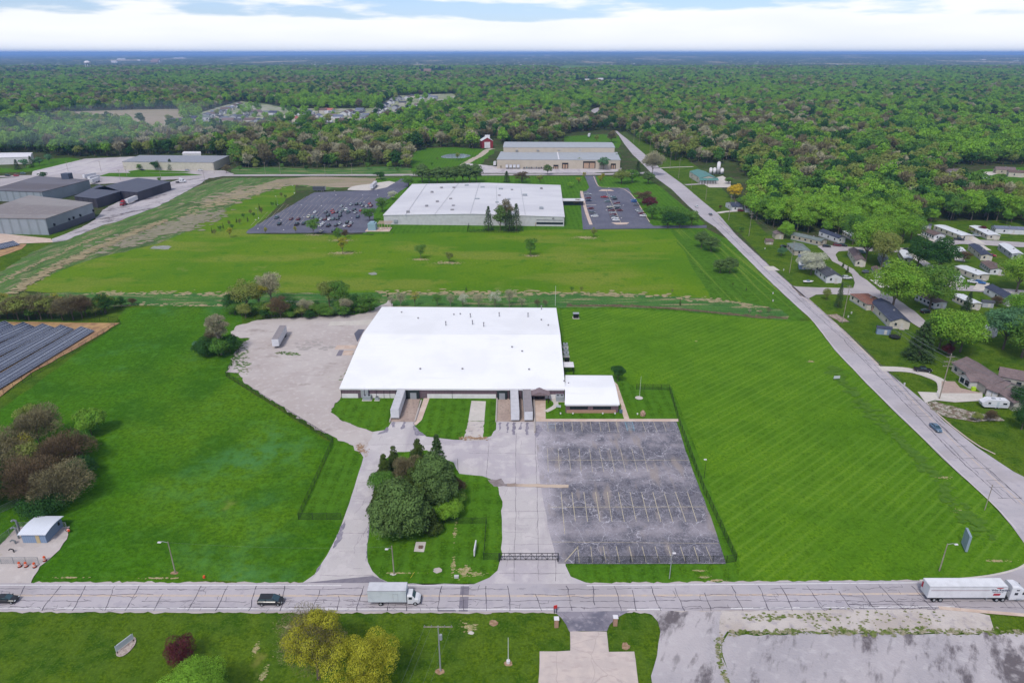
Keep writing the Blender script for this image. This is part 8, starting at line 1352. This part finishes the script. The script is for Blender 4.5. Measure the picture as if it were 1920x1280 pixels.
# conifers and trees round the far plants
for i, (px, py, H, k, w_, lab) in enumerate([(916, 432, 16, 'spruce', 1.0, 'tall conifer farthest left in front of the pale factory'), (938, 433, 16, 'pine', .9, 'second conifer from the left in front of the pale factory'), (955, 433, 14, 'spruce', 1.3, 'third conifer from the left in front of the pale factory'), (968, 433, 18, 'spruce', 1.0, 'tall conifer farthest right in front of the pale factory'), (948, 425, 18, 'bare', .9, 'leafless tree rising behind the factory conifers'),
        (717, 398, 11, 'mid', 1.1, 'round green tree at the upper left corner of the pale factory'), (694, 416, 10, 'mid', 1.2, 'round green tree at the lower left corner of the pale factory'), (737, 375, 7, 'white', 1.3, 'whitish blossoming bush above the round green tree'), (766, 351, 10, 'mid', 1.5, 'large round green tree behind the pale factory'), (588, 441, 11, 'mid', .9, 'young bright green tree at the front edge of the dark lot'), (634, 454, 9, 'mid', .8, 'young green tree on a dry patch below the dark lot'), (643, 477, 11, 'bud', .9, 'young budding tree on a dry patch in the back field'),
        (789, 486, 9, 'mid', .8, 'young green tree in the middle of the back field'), (842, 493, 7, 'olive', .9, 'small olive tree in the middle of the back field'), (995, 481, 11, 'mid', .75, 'slender green tree in the back field right of the conifers'), (1113, 445, 6, 'olive', .9, 'little tree on the dry oval below the right lot'), (498, 440, 5, 'bud', .8, 'small budding tree at the front corner of the dark lot, first'), (555, 438, 5, 'bud', .8, 'small budding tree at the front edge of the dark lot, second'), (432, 446, 7, 'bud', 1.0, 'small budding tree below the sapling row'), (648, 447, 6, 'redbud', .9, 'small reddish tree beside the young green tree'),
        (1157, 305 + 1, 10, 'mid', 1.0, 'round green tree right of the beige factory'), (1131, 319, 13, 'blue', 1.2, 'large blue-green tree in front of the beige factory'), (1086, 315, 11, 'olive', .7, 'narrow young tree in front of the beige factory'), (1027, 328, 10, 'pine', 1.3, 'dark pine in front of the beige factory'), (978, 343, 10, 'redbud', 1.8, 'wide dark reddish tree behind the pale factory'), (950, 342, 10, 'spruce', 1.6, 'dark conifer behind the middle of the pale factory'), (1012, 343, 7, 'olive', 1.2, 'small olive tree behind the pale factory'),
        (713, 337, 8, 'dark', 1.8, 'low dark tree at the far road left of the factory'), (1195, 328, 13, 'spruce', 1.3, 'dark conifer left of the big bare tree'), (1215, 345, 11, 'pine', 1.6, 'spreading dark pine below the big bare tree'), (1165, 345, 12, 'olive', 1.8, 'broad olive tree between the factory lots'), (1185, 343, 12, 'mid', 1.4, 'green tree between the factory lots'), (1207, 385, 11, 'redbud', 1.7, 'dark purple-leaved tree beside the right lot, upper'), (1218, 395, 10, 'red', 1.5, 'dark purple-leaved tree beside the right lot, lower'), (1082, 385, 5, 'redbud', 1.5, 'dark shrub beside the entrance canopy'),
        (1222, 412, 10, 'mid', 1.2, 'leafy tree right of the right lot, first of the group'), (1243, 415, 11, 'mid', 1.3, 'leafy tree right of the right lot, second of the group'), (1252, 428, 11, 'dark', 1.4, 'leafy tree right of the right lot, nearest of the group'), (1270, 420, 12, 'mid', 1.3, 'leafy tree right of the right lot, tallest of the group'), (1274, 428, 11, 'dark', 1.4, 'leafy tree right of the right lot, fifth of the group'), (1296, 425, 11, 'mid', 1.2, 'leafy tree nearest the side road right of the right lot'), (1085, 345, 6, 'bud', 1.5, 'low light green tree behind the right lot'), (1070, 352, 5, 'lime', 1.5, 'low lime tree beside the pale factory back corner'), (1125, 345, 8, 'bud', .9, 'thin pale tree left of the right lot driveway'), (1130, 340, 8, 'bud', .8, 'thin pale tree above the right lot driveway'), (1095, 338, 8, 'bud', .7, 'thin pale tree beside the far road')]):
    tree(px, py, H, k, lab, w_=w_, n=2000, leaf=.6)
for i, (px, H, w_) in enumerate([(792, 13, 1.7), (820, 12, 1.8), (838, 12, 1.6), (853, 12, 1.6), (868, 14, 1.6), (880, 14, 1.7), (893, 13, 1.6), (805, 11, 1.6)]): tree(px, 343 + (i % 2) * 1.5, H * 1.25, 'pine', 'dark pine in the row behind the pale factory, ' + ['first from the left', 'third from the left', 'fourth from the left', 'fifth from the left', 'tallest on the right', 'second from the right', 'last on the right', 'second from the left'][i], w_=w_ * .8, group='dark pines behind the pale factory', n=2600, leaf=.6)
crown_of('grey', 'big spreading leafless tree beside the side road', 1223, 330, 20, 9.5, 5, 8000, .8, 14, seed=101, name='leafless_tree')
sap = [(398, 438), (403, 441), (413, 434), (419, 429), (430, 424), (436, 431), (444, 418), (450, 421), (457, 410), (465, 416), (470, 403), (476, 408), (487, 395), (491, 402), (511, 388), (518, 386), (528, 370), (536, 374), (532, 393)]
for i, (a, b) in enumerate(sap[:18]): tree(a, b, 4.2 if i not in (12, 13) else 5.5, ('cedar', 'redbud', 'dark')[i % 3], 'small sapling on the grass bank beside the dark lot', group='saplings on the grass bank', n=700, leaf=.6, name='sapling', w_=.85)
for i, (px, py, H, k, w_) in enumerate([(33, 318, 10, 'spruce', 1.5), (48, 316, 9, 'blue', 1.2), (60, 313, 11, 'spruce', 1.2), (75, 311, 9, 'blue', 1.3), (93, 306, 9, 'blue', 1.2), (262, 319, 6, 'mid', 1.3), (293, 320, 10, 'dark', 1.2), (321, 319, 11, 'spruce', 1.4), (333, 318, 7, 'olive', 1.2), (350, 318, 7, 'mid', 1.5), (82, 335, 6, 'dark', 1.8), (300, 345, 6, 'mid', .7), (425, 325, 8, 'bare', 1.4)]):
    tree(px, py, H, k, ['dark spruce at the far left beside the white shed', 'blue-green tree right of the far left spruce', 'narrow dark spruce near the white shed', 'blue-green spruce near the white shed', 'blue-green tree farthest from the white shed', 'small round tree in front of the long cream building', 'dark tree in front of the long cream building', 'tall spruce in front of the long cream building', 'olive tree in front of the long cream building', 'wide green tree in front of the long cream building', 'low dark bush beside the estate car park', 'small bush on the dark warehouse corner', 'brown tree at the right end of the long cream building'][i], w_=w_, n=1200, leaf=.8)
# junipers and park trees on the right
for i, (px, py, H, k, w_, lab) in enumerate([(1315, 465, 10, 'pine', 1.3, 'dark spreading pine on the striped verge, upper left'), (1333, 472, 9, 'pine', 1.7, 'dark spreading pine on the striped verge, middle'), (1350, 512, 8, 'pine', 1.4, 'dark spreading pine on the striped verge, lower left'), (1368, 512, 8.5, 'pine', 1.5, 'dark spreading pine on the striped verge, lower right'),
        (1571, 576, 12, 'spruce', .7, 'tall narrow spruce beside the rusty-roofed house'), (1549, 563, 5.5, 'olive', .9, 'small thin tree left of the tall narrow spruce'), (1465, 480, 5, 'blue', 1.4, 'round grey-green bush on the verge below the tan house'), (1472, 447, 10, 'lime', 1.3, 'small round yellow-green tree beside the tan garage'), (1520, 515, 12, 'white', 1.4, 'pale blossoming tree in front of the white house'),
        (1588, 512, 4, 'cedar', 1.1, 'small dark cone shrub at the corner of the white house'), (1580, 501, 3, 'cedar', 1.1, 'smaller dark shrub behind the cone shrub'), (1387, 392, 9, 'mid', 1.0, 'green tree beside the navy-roofed bungalow'), (1390, 436, 4, 'mid', 1.2, 'low bush beside the tall pale pole'),
        (1598, 459, 15, 'mid', 1.0, 'tall leafy tree on the park lawn beside the road bend'), (1622, 492, 19, 'green', 1.1, 'tallest spreading leafy tree in the middle of the park'), (1652, 502, 17, 'olive', 1.0, 'olive leafy tree right of the tallest park tree'), (1640, 470, 16, 'green', 1.2, 'broad leafy tree behind the tallest park tree'), (1690, 456, 14, 'green', 1.4, 'wide leafy tree left of the brown-roofed mobile home'), (1707, 450, 13, 'mid', 1.2, 'round leafy tree left of the long cream mobile home'),
        (1719, 505, 14, 'dark', 1.2, 'dark round tree in the middle of the park, left of a pair'), (1757, 510, 14, 'dark', 1.4, 'dark round tree in the middle of the park, right of a pair'), (1672, 582, 17, 'green', 1.35, 'large round bright tree beside the rusty-roofed house'), (1742, 580, 17, 'mid', 1.35, 'large round green tree right of the bright one'), (1905, 548, 15, 'green', 1.3, 'large leafy tree at the right edge above the slate-roofed house'), (1812, 582, 9, 'spruce', 1.1, 'small blue-green spruce in front of the cream mobile home'),
        (1722, 672, 15, 'spruce', 1.7, 'large brownish-green spruce beside the trampoline'), (1780, 665, 14, 'green', 1.5, 'large bright leafy tree behind the big spruce'), (1760, 655, 12, 'mid', 1.3, 'leafy tree between the big spruce and the bright tree'), (1800, 660, 12, 'green', 1.3, 'leafy tree right of the bright one behind the ranch house'), (1880, 655, 14, 'blue', 1.3, 'grey-green leafy tree over the white cottage'), (1915, 670, 14, 'mid', 1.4, 'leafy tree at the right edge behind the ranch house'), (1905, 620, 13, 'green', 1.1, 'leafy tree at the right edge above the white cottage'), (1868, 575, 5, 'redbud', 1.4, 'low brown bush in front of the slate-roofed house'), (1900, 585, 7, 'olive', 1.0, 'thin olive tree in front of the slate-roofed house'),
        (1838, 437, 5, 'red', 1.3, 'dark red shrub beside the long white house'), (1818, 438, 4, 'olive', 1.2, 'low olive bush left of the dark red shrub'), (1775, 668, 5, 'red', 1.0, 'dark red shrub at the corner of the ranch house'), (1805, 493, 7, 'redbud', 1.3, 'brownish bush left of the faded brown roof'), (1765, 500, 9, 'bare', 1.0, 'thin brown tree beside the dark park trees'), (1855, 790, 4, 'redbud', 1.2, 'reddish bush at the ditch below the caravan'), (1830, 790, 3, 'olive', 1.4, 'low olive bush in the rocky ditch below the caravan'), (1915, 805, 8, 'dark', 1.2, 'dark tree cut by the right edge below the caravan'), (1910, 765, 8, 'dark', 1.2, 'dark tree at the right edge beside the ranch house end'),
        (1377, 372, 11, 'gold', 1.25, 'golden yellow tree beside the dirt yard at the wood edge'), (1366, 345, 6, 'mid', 1.8, 'wide green bush behind the golden tree'), (1210, 265, 13, 'pine', 1.6, 'dark pine beside the side road at the wood, first'), (1225, 268, 14, 'pine', 1.6, 'dark pine beside the side road at the wood, second'), (1238, 262, 14, 'pine', 1.7, 'dark pine beside the side road at the wood, third'), (1250, 285, 13, 'grey', 1.2, 'pale leafless tree beside the side road'), (1146, 268, 14, 'bare', 1.3, 'brown tree at the meadow beside the side road'), (1118, 268, 10, 'olive', .8, 'thin tree on the far meadow'), (265, 233, 18, 'dark', 1.2, 'single round dark tree in the tan field'), (1350, 392, 3, 'redbud', 1.2, 'little brown bush below the bungalow')]):
    big = px > 1560 and py > 440 and H > 10 and k != 'spruce'; tree(px, py, H * (1.26 if big else 1), k, lab, w_=w_ * (.92 if big else 1), n=8500 if py > 440 else 2600, leaf=.34 if py > 440 else .58, nlump=18 if py > 440 else 12)
# a few extra wood-edge shrubs along the far meadow, pond side
for i, (px, py, H, k) in enumerate([(450, 322, 6, 'mid'), (480, 318, 7, 'olive'), (530, 318, 6, 'mid'), (575, 320, 5, 'dark'), (640, 318, 6, 'olive'), (690, 318, 7, 'mid'), (730, 318, 8, 'green'), (745, 322, 5, 'mid'), (858, 300, 8, 'olive'), (810, 312, 4, 'mid'), (820, 300, 3, 'redbud')]): tree(px, py, H, k, 'loose young tree on the rough ground beyond the far road', group='young trees beyond the far road', n=900, leaf=.8)
hb2 = random.Random(9)
for i in range(26): tree(432 + i * 10.6 + hb2.uniform(-4, 4), 590 + hb2.uniform(-5, 7) - (i > 20) * 4, hb2.uniform(4, 7), hb2.choice(('mid', 'dark', 'mid', 'olive')), 'low leafy shrub in the dense band behind the gravel yard', cat='shrub', group='shrubs in the band behind the gravel yard', w_=1.5, n=2200, leaf=.45)
for i in range(18): tree(-10 + i * 12.5 + hb2.uniform(-5, 5), 594 + hb2.uniform(-8, 6) - i * .4, hb2.uniform(5, 9), hb2.choice(('mid', 'bare', 'olive', 'dark', 'bud')), 'low shrub between the trees of the solar field hedgerow', cat='shrub', group='shrubs low in the solar field hedgerow', w_=1.5, n=2600, leaf=.45)
# ------------------------------------------------------------------ haze: one closed box of even air round everything
hb = MB(); hb.box(-55000, 55000, -2500, 55500, -1, 150); hm = bpy.data.materials.new('haze'); hm.use_nodes = True
hn = hm.node_tree; hn.nodes.remove(hn.nodes['Principled BSDF']); pv = hn.nodes.new('ShaderNodeVolumePrincipled')
pv.inputs['Color'].default_value = (.28, .5, .95, 1); pv.inputs['Density'].default_value = 6.5e-5; pv.inputs['Anisotropy'].default_value = .0
hn.links.new(pv.outputs[0], hn.nodes['Material Output'].inputs['Volume'])
hz_o = hb.build('haze', hm); hz_o['kind'] = 'stuff'; hz_o['label'] = 'thin pale blue haze in the air'
# thin blue smoke drifting over the industrial estate
sm_m = bpy.data.materials.new('smoke'); sm_m.use_nodes = True; sn = sm_m.node_tree; sn.nodes.remove(sn.nodes['Principled BSDF']); sv = sn.nodes.new('ShaderNodeVolumePrincipled')
sv.inputs['Color'].default_value = (.72, .82, .95, 1); sv.inputs['Density'].default_value = .0017; sn.links.new(sv.outputs[0], sn.nodes['Material Output'].inputs['Volume'])
x, y = g(190, 305); rings = []
for k in range(13):
    f = k / 12; s = math.sin(math.pi * f) ** .6 + .01; rings.append([(x - 190 + 400 * f, y + 10 + 45 * s * math.cos(a * .6283) + 30 * f, 26 + 22 * f + 21 * s * math.sin(a * .6283)) for a in range(10)])
b = MB(); b.loft(rings); so = b.build('smoke', sm_m, smooth=True); so['kind'] = 'stuff'; so['label'] = 'thin blue smoke drifting over the industrial estate'
